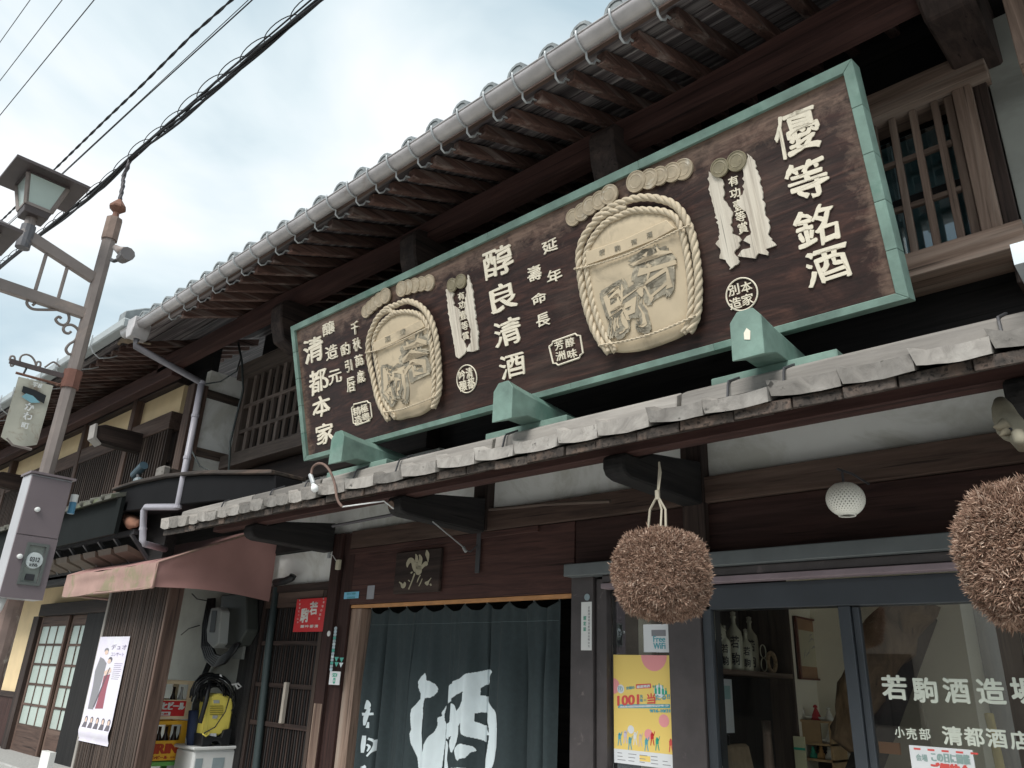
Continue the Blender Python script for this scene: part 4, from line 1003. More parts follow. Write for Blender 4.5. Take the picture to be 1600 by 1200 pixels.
# small horse plaque over the doorway
YP = YF - .035
tl, br = at(619, 861, y=YP), at(690, 925, y=YP)
PQ = thing('horse_plaque', 'small square dark wooden plaque with pale running horse above the curtain', 'plaque', ((tl.x + br.x) / 2, YP, br.z))
part(MB().box(at(616, 900, y=YP).x, at(687, 890, y=YP).x, YP, YP + .033, at(650, 926, y=YP).z, at(650, 860, y=YP).z), 'board', W('dark_x'), PQ, bevel=.006)
Pp = lambda px, py: tuple(at(px, py, y=YP - .004))
kp = lambda L_: [(560 + a / 8.57, 820 + b / 8.57, w / 8.57) for a, b, w in L_]
mb = MB()
for s in ([(655, 570, 10), (660, 520, 40), (700, 470, 60), (735, 500, 60), (765, 560, 90), (800, 620, 100), (790, 670, 30)], [(765, 390, 8), (780, 430, 34), (775, 500, 40)], [(815, 400, 20), (835, 450, 44), (815, 530, 60), (800, 600, 60)],
          [(820, 600, 40), (870, 545, 44), (905, 520, 60), (930, 515, 30)], [(915, 335, 10), (922, 390, 50), (930, 440, 34), (932, 500, 8)], [(755, 650, 20), (715, 760, 18), (672, 865, 16)], [(830, 670, 12), (800, 730, 16), (785, 775, 8)],
          [(855, 720, 10), (830, 780, 14), (808, 822, 10)], [(545, 765, 12), (575, 790, 26), (595, 830, 44), (620, 790, 40), (615, 765, 12)], [(975, 710, 10), (940, 755, 20), (915, 785, 60), (900, 800, 40)], [(960, 790, 24), (975, 815, 20)], [(700, 650, 20), (725, 630, 18)], [(668, 740, 18), (690, 760, 12)]):
    ribbon(mb, kp(s), Pp)
part(mb, 'horse_painting', plain('old_gold_paint', (.42, .385, .28), .7, .15, 30), PQ)
# iron bracket and stay rod right of the plaque
x = at(747, 860, y=YF - .02).x
IB = thing('iron_bracket', 'flat black iron bracket with thin stay rod right of the horse plaque', 'bracket', (x, YF - .02, 2.4))
z1, z0 = at(747, 830, y=YF - .02).z, at(747, 895, y=YF - .02).z
part(MB().box(x - .022, x + .022, YF - .022, YF - .014, z0, z1), 'plate', steel_dk, IB)
part(MB().tube([at(676, 815, y=3.6), at(724, 855, y=YF - .1)], .005, 6), 'stay_rod', bracketm, IB)
part(MB().tube([at(724, 855, y=YF - .1), at(728, 862, y=YF - .1)], .012, 6), 'rod_end', bracketm, IB)
part(MB().tube([at(724, 858, y=YF - .1), at(735, 862, y=YF - .06), at(746, 852, y=YF - .02)], .006, 6), 'hook', steel_dk, IB)
# horizontal bamboo pole and conduit
single(MB().tube([at(765, 796, y=3.9), at(850, 788, y=3.9), at(953, 783, y=3.9)], .012, 8), 'bamboo_pole', W('slat_x'), 'thin brown bamboo pole under the plank roof behind the middle arm', 'pole')
single(MB().tube([at(520, 822, y=3.9), at(620, 803, y=3.9)], .014, 8), 'conduit_pipe', pipedk, 'short dark pipe under the plank roof left of the black roof arm', 'pipe')
def rope_pts(P, m=5):
    K = [P[0]] + list(P) + [P[-1]]; out = []
    for i in range(1, len(K) - 2):
        a, b, c, d = K[i - 1:i + 3]
        for j in range(m):
            t = j / m; out.append(.5 * (2 * b + (c - a) * t + (2 * a - 5 * b + 4 * c - d) * t * t + (3 * b - a - 3 * c + d) * t ** 3))
    return out + [P[-1]]
# bare bulb on a goose neck
LBt = thing('bulb_lamp', 'bare white light bulb on curved rusty arm below the left end of the signboard', 'lamp', at(495, 770, y=2.85))
arc_ = [at(615, 795, y=3.05), at(600, 783, y=3.0), at(535, 792, y=2.9), at(527, 780, y=2.88), at(522, 752, y=2.87), at(512, 731, y=2.86), at(500, 724, y=2.85), at(489, 730, y=2.85), at(486, 745, y=2.85)]
part(MB().tube(arc_[:3], .005, 6), 'wire_arm', white_p, LBt, smooth=True)
part(MB().tube([p for p in rope_pts(arc_[2:])], .009, 8), 'goose_neck', plain('rusty_arm', (.17, .11, .09), .7, .2, 14), LBt, smooth=True)
part(MB().tube([at(485, 742, y=2.85), at(490, 756, y=2.85)], .016, 10), 'socket', bracketm, LBt)
q0, q1 = at(489, 756, y=2.85), at(496, 773, y=2.85); dq = (q1 - q0)
part(MB().lathe([(.013, 0), (.015, .015), (.024, .035), (.027, .05), (.022, .066), (.010, .074), (0, .075)], q0, 18, dq), 'bulb', plain('opal_bulb', (.82, .84, .83), .2, .02, 3, 0), LBt, smooth=True)

# ------------------------------------------------------------------ paper and plates
def Fy(px, py, y): return at(px, py, y=y)
def panel(name, mat, parent, px0, py0, px1, py1, y, th=.004, **kw):
    """thin upright sheet given by two opposite corners read along its middle lines"""
    a, b = at(px0, py0, y=y), at(px1, py1, y=y)
    return part(MB().box(a.x, b.x, y, y + th, a.z, b.z), name, mat, parent, **kw)
# yellow campaign poster behind the side pane (on the outside of the glass)
y = YF + .036
tlx, trx = at(959, 1100, y=y).x, at(1050, 1100, y=y).x; pz1 = at(958, 1023, y=y).z; pz0_ = at(957, 1191, y=y).z
pw, ph = trx - tlx, pz1 - pz0_
PO = thing('yellow_poster', 'yellow prize campaign poster with red number 1001 behind the cedar ball', 'poster', (tlx, y, pz0_))
part(MB().box(0, pw, 0, .002, 0, ph), 'sheet', yelprint, PO, local=True)
def pp(u, v, d=0): return (u * pw, -.0006 - d, v * ph)      # u,v in 0..1 from the lower left
def prect(mb, u0, v0, u1, v1, d=0, sk=0): mb.add([pp(u0, v0, d), pp(u1, v0 + sk, d), pp(u1, v1 + sk, d), pp(u0, v1, d)], [(0, 1, 2, 3)])
def pcirc(mb, u, v, r, d=0, a0=0, a1=360, clip=True):
    P = [pp(min(1, max(0, u + r * math.cos(rad(a0 + (a1 - a0) * i / 24)))), min(1, v + r * pw / ph * math.sin(rad(a0 + (a1 - a0) * i / 24))), d) for i in range(25)]
    mb.add(P, [tuple(range(25))])
def ptext(mb, s, u, v, w, h, off=.02, d=.0008, sk=.0):
    glyph_mb(mb, s, w * pw, h * ph, lambda a, b, dd: (u * pw + a, -.0006 - d, v * ph + b + a * sk), 0, off)
mb = MB(); prect(mb, 0, 0, 1, .125); part(mb, 'white_print', paper, PO, local=True, kind='stuff')
mb = MB(); pcirc(mb, .72, 1.0, .22, 0, 180, 360); pcirc(mb, 0, .70, .11, 0, -90, 90); pcirc(mb, .86, .41, .085, .0002); pcirc(mb, .60, .28, .07); part(mb, 'pink_print', pinkp, PO, local=True, kind='stuff')
mb = MB(); ptext(mb, '1001', .26, .575, .38, .092, .03, sk=.1); ptext(mb, '当', .66, .60, .14, .095, .03, sk=.1); prect(mb, .40, .683, .66, .725, .0003, .012); part(mb, 'red_print', redprint, PO, local=True, kind='stuff')
mb = MB(); ptext(mb, '名', .49, .615, .05, .03); ptext(mb, '様', .49, .58, .05, .03); ptext(mb, 'に', .56, .585, .04, .02, sk=.1); ptext(mb, 'たる!!', .85, .62, .24, .05, sk=.12); ptext(mb, '全国の', .30, .69, .15, .028, sk=.1); ptext(mb, 'を', .71, .71, .04, .024)
prect(mb, .08, .495, .97, .53, .0003, .03); ptext(mb, '9/16-10/31', .80, .495, .34, .028, sk=.05); pcirc(mb, .28, .06, .006); part(mb, 'teal_print', teal, PO, local=True, kind='stuff')
mb = MB(); ptext(mb, '厳選地酒', .53, .708, .23, .026, sk=.1, d=.0012); ptext(mb, 'みんなで投票!日本酒で乾杯!キャンペーン', .53, .528, .84, .020, .02, .0012, sk=.07); pcirc(mb, .13, .675, .062, .0004); pcirc(mb, .80, .67, .09, .0003); pcirc(mb, .30, .31, .055, .0003); part(mb, 'white_print', paper, PO, local=True, kind='stuff')
mb = MB(); ptext(mb, 'ドドン', .13, .675, .08, .05, d=.0012); part(mb, 'blue_print', teal, PO, local=True)
for k, (u, mt) in enumerate(((.10, teal), (.20, lilac), (.28, teal), (.37, paper), (.46, skin_p), (.56, teal), (.66, red_p), (.74, green_p), (.96, redprint))):
    mb = MB(); v = .21 + .03 * math.sin(k * 2.3)
    pcirc(mb, u, v + .052, .016, .0008); prect(mb, u - .025, v, u + .025, v + .045, .0008, .004)
    mb.add([pp(u - .022, v, .0008), pp(u - .004, v, .0008), pp(u - .022, v - .055, .0008), pp(u - .034, v - .053, .0008)], [(0, 1, 2, 3)]); mb.add([pp(u + .004, v, .0008), pp(u + .022, v, .0008), pp(u + .036, v - .05, .0008), pp(u + .022, v - .052, .0008)], [(0, 1, 2, 3)])
    mb.add([pp(u + .02, v + .04, .0008), pp(u + .028, v + .03, .0008), pp(u + .05, v + .07, .0008), pp(u + .042, v + .075, .0008)], [(0, 1, 2, 3)])
    part(mb, 'figure_print', mt, PO, local=True)
mb = MB()
for u, h in ((.74, .07), (.80, .085), (.86, .07), (.91, .05)): prect(mb, u - .018, .645, u + .018, .645 + h * .7, .0012); prect(mb, u - .007, .645 + h * .7, u + .007, .645 + h * 1.15, .0012)
prect(mb, .72, .885 - .26, .74, .63, .001); part(mb, 'bottle_print', green_p, PO, local=True, kind='stuff')
mb = MB(); prect(mb, .44, .04, .62, .09, .0005); part(mb, 'yellow_print', yelprint, PO, local=True)
mb = MB()
for k in range(14): u = .06 + (k % 5) * .19; v = .028 + (k // 5) * .03; prect(mb, u, v, u + R_.uniform(.08, .14), v + .006, .0006)
part(mb, 'small_print', ink_g, PO, local=True, kind='stuff')
# wifi notice
y = YF + .035
WF = thing('wifi_notice', 'white free wifi notice taped to the glass above the yellow poster', 'notice', at(1007, 1020, y=y))
panel('sheet', paper, WF, 1006, 1019, 1044, 975, y, .002)
mb = MB(); q = at(1030, 1000, y=y - .001)
glyph_mb(mb, 'Free', .085, .035, lambda a, b, d: (q.x + a, y - .001, q.z + b + .006), 0, .02); glyph_mb(mb, 'WiFi', .085, .035, lambda a, b, d: (q.x + a, y - .001, q.z + b - .034), 0, .02); part(mb, 'blue_print', teal, WF)
panel('photo_print', ink_g, WF, 1018, 994, 1040, 984, y - .001, .0008)
x0 = at(951, 1000, y=YF + .2).x
# address plate on the post
y = YF - .034
AP = thing('name_plate', 'tall white plate with small black writing on the post beside the curtain', 'plate', at(914, 970, y=y))
panel('plate', white_p, AP, 907.5, 1016, 924.5, 940, y, .003, bevel=.002)
mb = MB(); q = at(918, 978, y=y)
for k, ch in enumerate('若駒酒造場清都酒店有限会社'):
    glyph_mb(mb, ch, .014, .014, lambda a, b, d, k=k: (q.x + a + .012, y - .001, q.z + b + .115 - k * .020), 0, .01)
part(mb, 'writing', ink_g, AP)
mb = MB()
for k, ch in enumerate('認定証'): glyph_mb(mb, ch, .022, .024, lambda a, b, d, k=k: (q.x + a - .022, y - .001, q.z + b + .05 - k * .035), 0, .02)
part(mb, 'green_writing', green_p, AP)
c = at(917, 933, y=y); single(MB().disc((c.x, y, c.z), .022, .022, .003), 'round_sticker', plain('grey_blue_sticker', (.25, .32, .35), .5), 'small round grey sticker above the tall white name plate', 'sticker')
c = at(549, 930, y=YF - .002)
ST = thing('blue_sticker', 'light blue paper sticker on the maroon lintel left of the plaque', 'sticker', c)
panel('sticker', blue_p, ST, 537, 936, 561, 924, YF - .004, .0025)
mb = MB(); glyph_mb(mb, '防犯カメラ作動中', .13, .022, lambda a, b, d: (c.x + a, YF - .005, c.z + b + .012), 0, .01); glyph_mb(mb, '若駒酒造場', .12, .018, lambda a, b, d: (c.x + a, YF - .005, c.z + b - .020), 0, .01); part(mb, 'writing', teal, ST)
single(MB().box(at(573, 930, y=YF).x, at(584, 930, y=YF).x, YF - .0, YF + .0025, at(578, 936, y=YF).z, at(578, 915, y=YF).z), 'tape_strip', plain('silver_tape', (.30, .31, .34), .5), 'short strip of silver tape between blue sticker and horse plaque', 'tape')
# column of round labels on the post
y = YF - .034
mats = [flat('label_grey', (.42, .50, .54)), flat('label_blue', (.45, .58, .64)), flat('label_green', (.10, .40, .33)), flat('label_pale', (.62, .70, .72))]
RL = thing('round_labels', 'column of small round green and grey year labels stuck on the maroon post', 'label', at(525, 1010, y=y))
for k in range(14):
    c = at(524.3 - k * .55, 982 + k * 4.9, y=y); part(MB().disc((c.x, y, c.z), .020, .016, .003, 16), 'label', mats[(0, 1, 0, 2, 0, 3, 1, 2, 0, 3, 0, 2, 0, 1)[k]], RL)
for (px, py) in ((526, 1030), (534, 1031), (526, 1038), (533, 1039)):
    c = at(px, py, y=y); part(MB().prism([(c.x - .03, c.z + .018), (c.x + .03, c.z + .018), (c.x, c.z - .02)], 'y', y - .003, y), 'label', mats[3] if px % 2 else mats[2], RL)
part(MB().box(at(514.5, 1060, y=y).x, at(531, 1060, y=y).x, y, y + .003, at(522, 1070, y=y).z, at(522, 1049, y=y).z), 'label', paper, RL)
c = at(522.5, 1059, y=y - .001); mb = MB(); glyph_mb(mb, 'SDI', .065, .03, lambda a, b, d: (c.x + a, y - .001, c.z + b + .022), 0, .03); glyph_mb(mb, '8', .05, .035, lambda a, b, d: (c.x + b, y - .001, c.z + a - .024), 0, .03); part(mb, 'green_writing', green_p, RL)
c = at(513.5, 990, y=y); single(MB().disc((c.x, y, c.z), .024, .024, .006), 'door_bell', white_p, 'small round white button on the door post beside the red sign', 'button')
# wall switch box left of the lintel
WS = thing('switch_box', 'small cream switch box with wire on the dark post above the red sign', 'switch', at(526, 882, y=YF - .05))
panel('box', plain('cream_box', (.55, .52, .40), .5), WS, 523, 890, 530, 874, YF - .06, .03, bevel=.003)
part(MB().tube([at(525, 876, y=YF - .05), at(520, 868, y=YF - .05), at(512, 864, y=YF - .05), at(513, 858, y=YF - .05)], .004, 5), 'wire', white_p, WS)
panel('clamp', bracketm, WS, 511, 872, 516, 856, YF - .06, .02)

# ------------------------------------------------------------------ glass lettering
y = YF + .044
GT = thing('glass_lettering', 'pale shop name lettering painted in two rows on the right window pane', 'lettering', at(1500, 1100, y=y))
for k, (ch, px, py, w, h) in enumerate((('若', 1397, 1074, 39, 38), ('駒', 1445, 1078, 39, 39), ('酒', 1494, 1079, 41, 39), ('造', 1548, 1080, 44, 40), ('場', 1600, 1080, 42, 42),
                                       ('小', 1405.5, 1144, 15, 17), ('売', 1424, 1146.5, 16, 18), ('部', 1445, 1147, 17, 18), ('清', 1488, 1149.5, 31, 29), ('都', 1522, 1151.5, 31, 29), ('酒', 1557, 1153.5, 32, 29), ('店', 1594, 1157, 32, 29))):
    c = at(px, py, y=y); c2 = at(px + w, py, y=y); c3_ = at(px, py + h, y=y); mb = MB()
    glyph_mb(mb, ch, c2.x - c.x, c.z - c3_.z, lambda a, b, d: (c.x + a, y + d, c.z + b), .002, .032 if w > 20 else .02)
    part(mb, 'character', plain('sign_white', (.62, .66, .58), .6, .03) if k == 0 else bpy.data.materials['sign_white'], GT)
NS = thing('shop_notice', 'white notice with red print at the bottom of the right window pane', 'notice', at(1470, 1190, y=y))
tl = at(1420, 1164, y=y); tr = at(1518, 1164, y=y)
part(MB().box(tl.x, tr.x, y, y + .002, 1.02, tl.z), 'sheet', paper, NS)
mb = MB()
glyph_mb(mb, 'ご優待会', (tr.x - tl.x) * .62, .06, lambda a, b, d: (tl.x + (tr.x - tl.x) * .62 + a, y - .001, tl.z - .095 + b), 0, .03)
for k in range(5): mb.box(tl.x + .02 + k * .06, tl.x + .05 + k * .06, y - .001, y - .0005, tl.z - .018, tl.z - .010)
part(mb, 'red_writing', redprint, NS)
mb = MB(); glyph_mb(mb, 'この日に開催', (tr.x - tl.x) * .6, .04, lambda a, b, d: (tl.x + (tr.x - tl.x) * .64 + a, y - .001, tl.z - .042 + b), 0, .02)
glyph_mb(mb, '会場', .05, .03, lambda a, b, d: (tl.x + .05 + a, y - .001, tl.z - .05 + b), 0, .02); part(mb, 'grey_writing', plain('grey_teal_print', (.30, .42, .40), .6), NS)
# ------------------------------------------------------------------ inside the shop
xi2 = at(1113, 1040, y=4.36).x        # front plane of the dark cabinet, runs into the room
def ix(px, py, x=None): return at(px, py, x=xi2 if x is None else x)
ya, yb2 = 4.40, ix(1240, 1040).y
CB = thing('display_cabinet', 'tall dark open cabinet standing inside the shop along its left wall', 'cabinet', (xi2 - .2, (ya + yb2) / 2, .12))
zs = ix(1170, 1048).z
blk = W('black_z')
part(MB().box(xi2 - .40, xi2 - .38, ya, yb2, .13, 2.4), 'back_panel', blk, CB); part(MB().box(xi2 - .38, xi2 + .0, yb2 - .03, yb2, .13, 2.40), 'side_panel', W('slat_z'), CB)
part(MB().box(xi2 - .38, xi2 + .0, ya - .02, ya, .13, 2.40), 'side_panel', blk, CB)
part(MB().box(xi2 - .375, xi2 + .0, ya + .001, yb2 - .031, zs - .03, zs), 'shelf', W('tan_y'), CB); part(MB().box(xi2 - .375, xi2 - .0, ya + .001, yb2 - .031, 2.37, 2.40), 'top_panel', W('slat_y'), CB)
part(MB().box(xi2 - .2, xi2 - .17, ya + .001, yb2 - .031, .13, zs - .035), 'lower_panel', blk, CB)
names = ['tall sake bottle at the left end of the cabinet shelf', 'short sake bottle second from the left on the cabinet shelf', 'tall sake bottle with long neck in the middle of the cabinet shelf', 'short sake bottle in front of the rightmost tall bottle', 'tall sake bottle rightmost of those on the cabinet shelf']
for k, (px, pyt, big_, dx) in enumerate(((1124, 962, 1, -.06), (1134, 978, 0, -.02), (1150, 962, 1, -.08), (1168, 985, 0, -.03), (1175, 972, 1, -.15))):
    c = ix(px, 1040, xi2 + dx); H = (.34 if big_ else .235); r = .052 if big_ else .038
    c = Vector((xi2 + dx, c.y, zs)); t = thing('sake_bottle', names[k], 'bottle', c, group='glazed sake bottles on the cabinet shelf')
    part(MB().lathe([(0, 0), (r * .92, 0), (r, .02), (r, H * .60), (r * .86, H * .70), (r * .45, H * .78), (r * .27, H * .84), (r * .26, H * .93), (r * .36, H * .95), (r * .36, H * .98), (r * .2, H), (0, H)], c, 20), 'body', bottle_m, t, smooth=True)
    part(MB().lathe([(0, H), (r * .30, H), (r * .34, H + .018), (0, H + .024)], c, 12), 'stopper', plain('stopper_%d' % k, (.4, .38, .3), .5), t, smooth=True)
    for q, ch in enumerate('若駒'):
        mb = MB(); hh = H * .22; zc = c.z + H * (.50 - q * .30)
        an = math.atan2(-c.y, -c.x - .2) + .05
        def pl(a, b, d): th = an + a / r; return (c.x + (r + .0015) * math.cos(th), c.y + (r + .0015) * math.sin(th), zc + b)
        glyph_mb(mb, ch, r * 1.0, hh, pl, 0, .02, .06, k); part(mb, 'writing', ink, t)
c = ix(1196, 1040, xi2 - .04); RB = thing('straw_ring', 'brown speckled straw ring standing at the right end of the cabinet shelf', 'ornament', (c.x, c.y, zs))
for k, (dy, rr, mt) in enumerate(((.10, .06, W('tan_y')), )):
    cc = Vector((c.x, c.y + dy, zs + .068)); part(MB().tube([cc + Vector((0, rr * math.cos(2 * math.pi * i / 24), rr * math.sin(2 * math.pi * i / 24))) for i in range(25)], .014, 8), 'ring', plain('speckle', (.34, .24, .14), .8, .5, 60, .3), RB, smooth=True)
HP = thing('metal_hoops', 'two thin round hoops one above the other beside the bottles', 'hoop', (c.x, c.y - .03, zs))
for dz in (.048, .132):
    cc = Vector((c.x, c.y - .02, zs + dz)); part(MB().tube([cc + Vector((0, .042 * math.cos(2 * math.pi * i / 24), .042 * math.sin(2 * math.pi * i / 24))) for i in range(25)], .004, 6), 'hoop', bottle_m, HP, smooth=True)
a, b_ = ix(1119, 1060, xi2 - .16), ix(1148, 1145, xi2 - .16)
NC = thing('paper_sheet', 'pale paper sheet with teal picture hanging in the cabinet below the shelf', 'paper', (xi2 - .16, b_.y, b_.z))
part(MB().box(xi2 - .165, xi2 - .16, a.y, b_.y, b_.z, a.z), 'sheet', paper, NC); part(MB().box(xi2 - .1598, xi2 - .158, a.y + .03, b_.y - .03, a.z - .12, a.z - .04), 'picture', plain('pale_teal', (.35, .52, .52), .7), NC)
# cushion-like pouch, wooden figure
c = ix(1155, 1185, xi2 - .02)
PC = thing('brown_pouch', 'brown cloth bag with dark handles at the foot of the open cabinet', 'bag', (c.x, c.y, 1.0))
mb = MB(); q = ix(1140, 1165, xi2 - .0); q2 = ix(1178, 1165, xi2 - .0)
mb.hexa([(xi2 - .12, q.y, 1.0), (xi2 + .02, q.y, 1.0), (xi2 + .02, q2.y, 1.0), (xi2 - .12, q2.y, 1.0), (xi2 - .08, q.y + .02, q.z), (xi2 - .02, q.y + .02, q.z), (xi2 - .02, q2.y - .02, q.z), (xi2 - .08, q2.y - .02, q.z)])
part(mb, 'bag', plain('brown_cloth', (.27, .20, .13), .9, .15, 20, .2), PC, bevel=.015)
part(MB().tube([(xi2 - .03, q.y + .04, q.z), (xi2 - .02, q.y + .03, q.z + .05), (xi2 - .02, q.y - .03, q.z + .07), (xi2 - .03, q.y - .06, q.z)], .008, 8), 'handle', rubber, PC, smooth=True)
c = ix(1200, 1170, xi2 + .03); zt2 = ix(1199, 1148, xi2 + .03).z
WFg = thing('wooden_figure', 'slim carved wooden standing figure in front of the dark cabinet', 'figurine', (c.x, c.y, 1.0))
part(MB().lathe([(0, 0), (.03, 0), (.034, .05), (.026, .3), (.03, .38), (.024, zt2 - 1.06), (.012, zt2 - 1.04)], (c.x, c.y, 1.0), 12), 'body', W('tan_z'), WFg, smooth=True)
part(MB().lathe([(.010, 0), (.018, .012), (.02, .026), (.014, .042), (0, .048)], (c.x, c.y, zt2 - 1.04 + 1.0), 12), 'head', W('brown_z'), WFg, smooth=True)
# picture on the side wall
xw_ = xi - .5 + .004
xp2 = xi - .48
a, b_ = at(1240, 962, x=xi2 - .002), at(1287, 1064, x=xi2 - .002)
xpic = xi2 - .004
part(MB().box(xpic - .03, xpic - .012, yb2 + .02, yb, .1, 2.5), 'inner_wall', bpy.data.materials['shop_wall'], B)
PF = thing('framed_picture', 'ink drawing in thin red brown frame on the shop wall behind the glass', 'picture', (xpic, (a.y + b_.y) / 2, b_.z))
part(MB().box(xpic - .01, xpic + .002, a.y, b_.y, b_.z, a.z), 'sheet', plain('old_paper', (.50, .46, .33), .8, .08, 3, 0), PF)
for (u0, u1, v0, v1) in ((a.y, b_.y, a.z - .012, a.z), (a.y, b_.y, b_.z, b_.z + .012), (a.y, a.y + .02, b_.z + .012, a.z - .012), (b_.y - .012, b_.y, b_.z + .012, a.z - .012)): part(MB().box(xpic - .011, xpic + .018, u0, u1, v0, v1), 'frame', plain('red_brown_frame', (.14, .045, .03), .45) if 'red_brown_frame' not in bpy.data.materials else bpy.data.materials['red_brown_frame'], PF)
part(MB().box(xpic + .002, xpic + .003, a.y + .021, b_.y - .013, a.z - .09, a.z - .013).box(xpic + .002, xpic + .003, a.y + .021, b_.y - .013, b_.z + .013, b_.z + .09), 'mount', plain('tan_mount', (.36, .21, .12), .8), PF)
mb = MB(); mid = (a.y + b_.y) / 2; mz = (a.z + b_.z) / 2; sp_ = (b_.y - a.y)
PL = lambda u, v: (xpic + .0035, mid + u * sp_ * .5, mz + v * (a.z - b_.z) * .5)
for s in ([(-.5, -.35, .02), (-.4, -.2, .07), (-.3, -.05, .03)], [(-.3, -.25, .02), (0, -.1, .05), (.1, .1, .02)], [(0, .2, .01), (.3, .35, .04), (.5, .3, .02)], [(.2, 0, .02), (.45, .1, .05), (.6, .05, .01)], [(.1, .35, .01), (.2, .45, .04), (.4, .5, .01)]):
    K = [(u, v, w) for u, v, w in s]
    for (u, v, w), (u1, v1, w1) in zip(K, K[1:]): mb.add([PL(u, v - w / 2), PL(u1, v1 - w1 / 2), PL(u1, v1 + w1 / 2), PL(u, v + w / 2)], [(0, 1, 2, 3)])
part(mb, 'ink_drawing', ink_g, PF)
# small shelf unit with trinkets near the back corner
c0, c1 = at(1243, 1125, y=yb - .35), at(1292, 1125, y=yb - .35)
ysh = yb - .35
SHf = thing('small_shelf', 'small light wooden shelf unit with trinkets by the shop back wall', 'shelf', ((c0.x + c1.x) / 2, ysh, .12))
z1, z2, z3 = at(1265, 1125, y=ysh).z, at(1265, 1160, y=ysh).z, at(1265, 1185, y=ysh).z
tanb = plain('shelf_board', (.40, .26, .13), .6, .12, 8)
for z in (z1, z2, z3): part(MB().box(c0.x - .02, c1.x + .02, ysh, ysh + .25, z - .014, z), 'shelf', tanb, SHf)
part(MB().box(c0.x - .02, c0.x + .16, ysh + .02, ysh + .03, z2, z1 - .015).box(c0.x - .02, c0.x - .005, ysh, ysh + .25, .13, z1 - .015).box(c1.x + .005, c1.x + .02, ysh, ysh + .25, .13, z1 - .015), 'side_panel', tanb, SHf)
part(MB().box(c0.x, c1.x, ysh + .24, ysh + .25, .13, z2), 'back_panel', W('dark_x'), SHf)
def trinket(x, y, z, s, mat, lab, cat='figurine', form=0):
    if form == 0: prof = [(0, 0), (s * .9, 0), (s, s * .5), (s * .7, s * 1.1), (s * .45, s * 1.3), (s * .55, s * 1.7), (s * .3, s * 2.1), (0, s * 2.2)]
    elif form == 1: prof = [(0, 0), (s * .6, 0), (s * 1.1, s * .4), (s * 1.15, s * .8), (s * .9, s * .75), (s * .5, s * .3), (0, s * .2)]
    else: prof = [(0, 0), (s, 0), (s * .75, s * .6), (s * .2, s * 1.9), (0, s * 2)]
    t = thing(cat, lab, cat, (x, y, z), group='trinkets on the small shelf')
    part(MB().lathe(prof, (x, y, z), 14), 'body', mat, t, smooth=True)
    part(MB().lathe([(0, 0), (s * .35, 0), (s * .4, s * .2), (s * .2, s * .45), (0, s * .5)], (x, y - s * .1, z + prof[-1][1] * .98), 10), 'head', mat, t, smooth=True)
wcer = flat('white_figure', (.65, .62, .55), .4); redf = flat('red_figure', (.5, .04, .05), .6)
dx = (c1.x - c0.x)
for k, (u, zz_, s, mt, fm, lab) in enumerate(((.12, z1, .030, wcer, 0, 'white round trinket at the left end of the top shelf'), (.34, z1, .032, wcer, 1, 'white shell shaped trinket left of the red one on the top shelf'), (.55, z1, .040, redf, 2, 'red pointed trinket in the middle of the top shelf'),
        (.75, z1, .028, wcer, 1, 'white low trinket right of the red one on the top shelf'), (.95, z1, .036, wcer, 2, 'white pointed trinket at the right end of the top shelf'),
        (.55, z2, .030, wcer, 0, 'white trinket at the left of the middle shelf heap'), (.72, z2, .036, wcer, 1, 'white trinket in the middle shelf heap'), (.9, z2, .032, wcer, 0, 'white trinket at the right of the middle shelf heap'),
        (.35, z3, .028, green_p, 0, 'green trinket on the lowest shelf'), (.6, z3, .03, plain('amber', (.5, .28, .1), .4), 0, 'amber trinket on the lowest shelf'), (.85, z3, .03, wcer, 0, 'white trinket on the lowest shelf'))):
    trinket(c0.x + u * dx, ysh + .07, zz_, s, mt, lab, 'figurine', fm)
a, b_ = at(1240, 1150, y=ysh - .15), at(1262, 1200, y=ysh - .15)
BKt = thing('notebook', 'pale yellow notebook with green edge standing in front of the small shelf', 'notebook', (b_.x, ysh - .15, .9))
part(MB().box(a.x, b_.x, ysh - .16, ysh - .15, .9, a.z), 'cover', plain('pale_yellow', (.60, .58, .38), .6), BKt); part(MB().box(a.x, b_.x, ysh - .163, ysh - .161, at(1250, 1172, y=ysh - .15).z, at(1250, 1168, y=ysh - .15).z), 'edge', green_p, BKt)
# weathered tree trunk leaning behind the glass and a dark slanting beam, pale screen
def blob_tube(pts, rs, amp, n=20, sub=6):
    P = [Vector(p) for p in pts]; out = []; ro = []
    for i in range(len(P) - 1):
        for j in range(sub): t = j / sub; out.append(P[i].lerp(P[i + 1], t)); ro.append(rs[i] + (rs[i + 1] - rs[i]) * t)
    out.append(P[-1]); ro.append(rs[-1]); mb = MB().tube(out, ro, n)
    mb.v = [tuple(Vector(v) + Vector((noise.noise(Vector(v) * 9), noise.noise(Vector(v) * 9 + Vector((5, 5, 5))), noise.noise(Vector(v) * 7 + Vector((2, 9, 1))))) * amp) for v in mb.v]
    return mb
yt = 5.1
bark = wood('bark', (.05, .03, .018), (.27, .175, .10), 'z', 9, (.33, .24, .15), .7, .95, 1.0)
single(blob_tube([at(1322, 1170, y=yt - .05), at(1336, 1110, y=yt), at(1362, 1040, y=yt), at(1395, 985, y=yt), at(1430, 930, y=yt)], [.08, .12, .13, .14, .15], .05), 'tree_trunk', bark, 'rough brown tree trunk leaning inside the shop behind the window mullion', 'trunk', smooth=True)
single(MB().bar(at(1345, 1215, y=5.0), at(1440, 960, y=5.4), .16, .13), 'slanting_beam', W('black_z'), 'dark slanting timber beside the leaning trunk inside the shop', 'beam', bevel=.01)
q = [at(1372, 1165, y=5.6), at(1425, 1047, y=5.6), at(1455, 1165, y=5.6), at(1460, 1225, y=5.6), at(1350, 1225, y=5.6)]
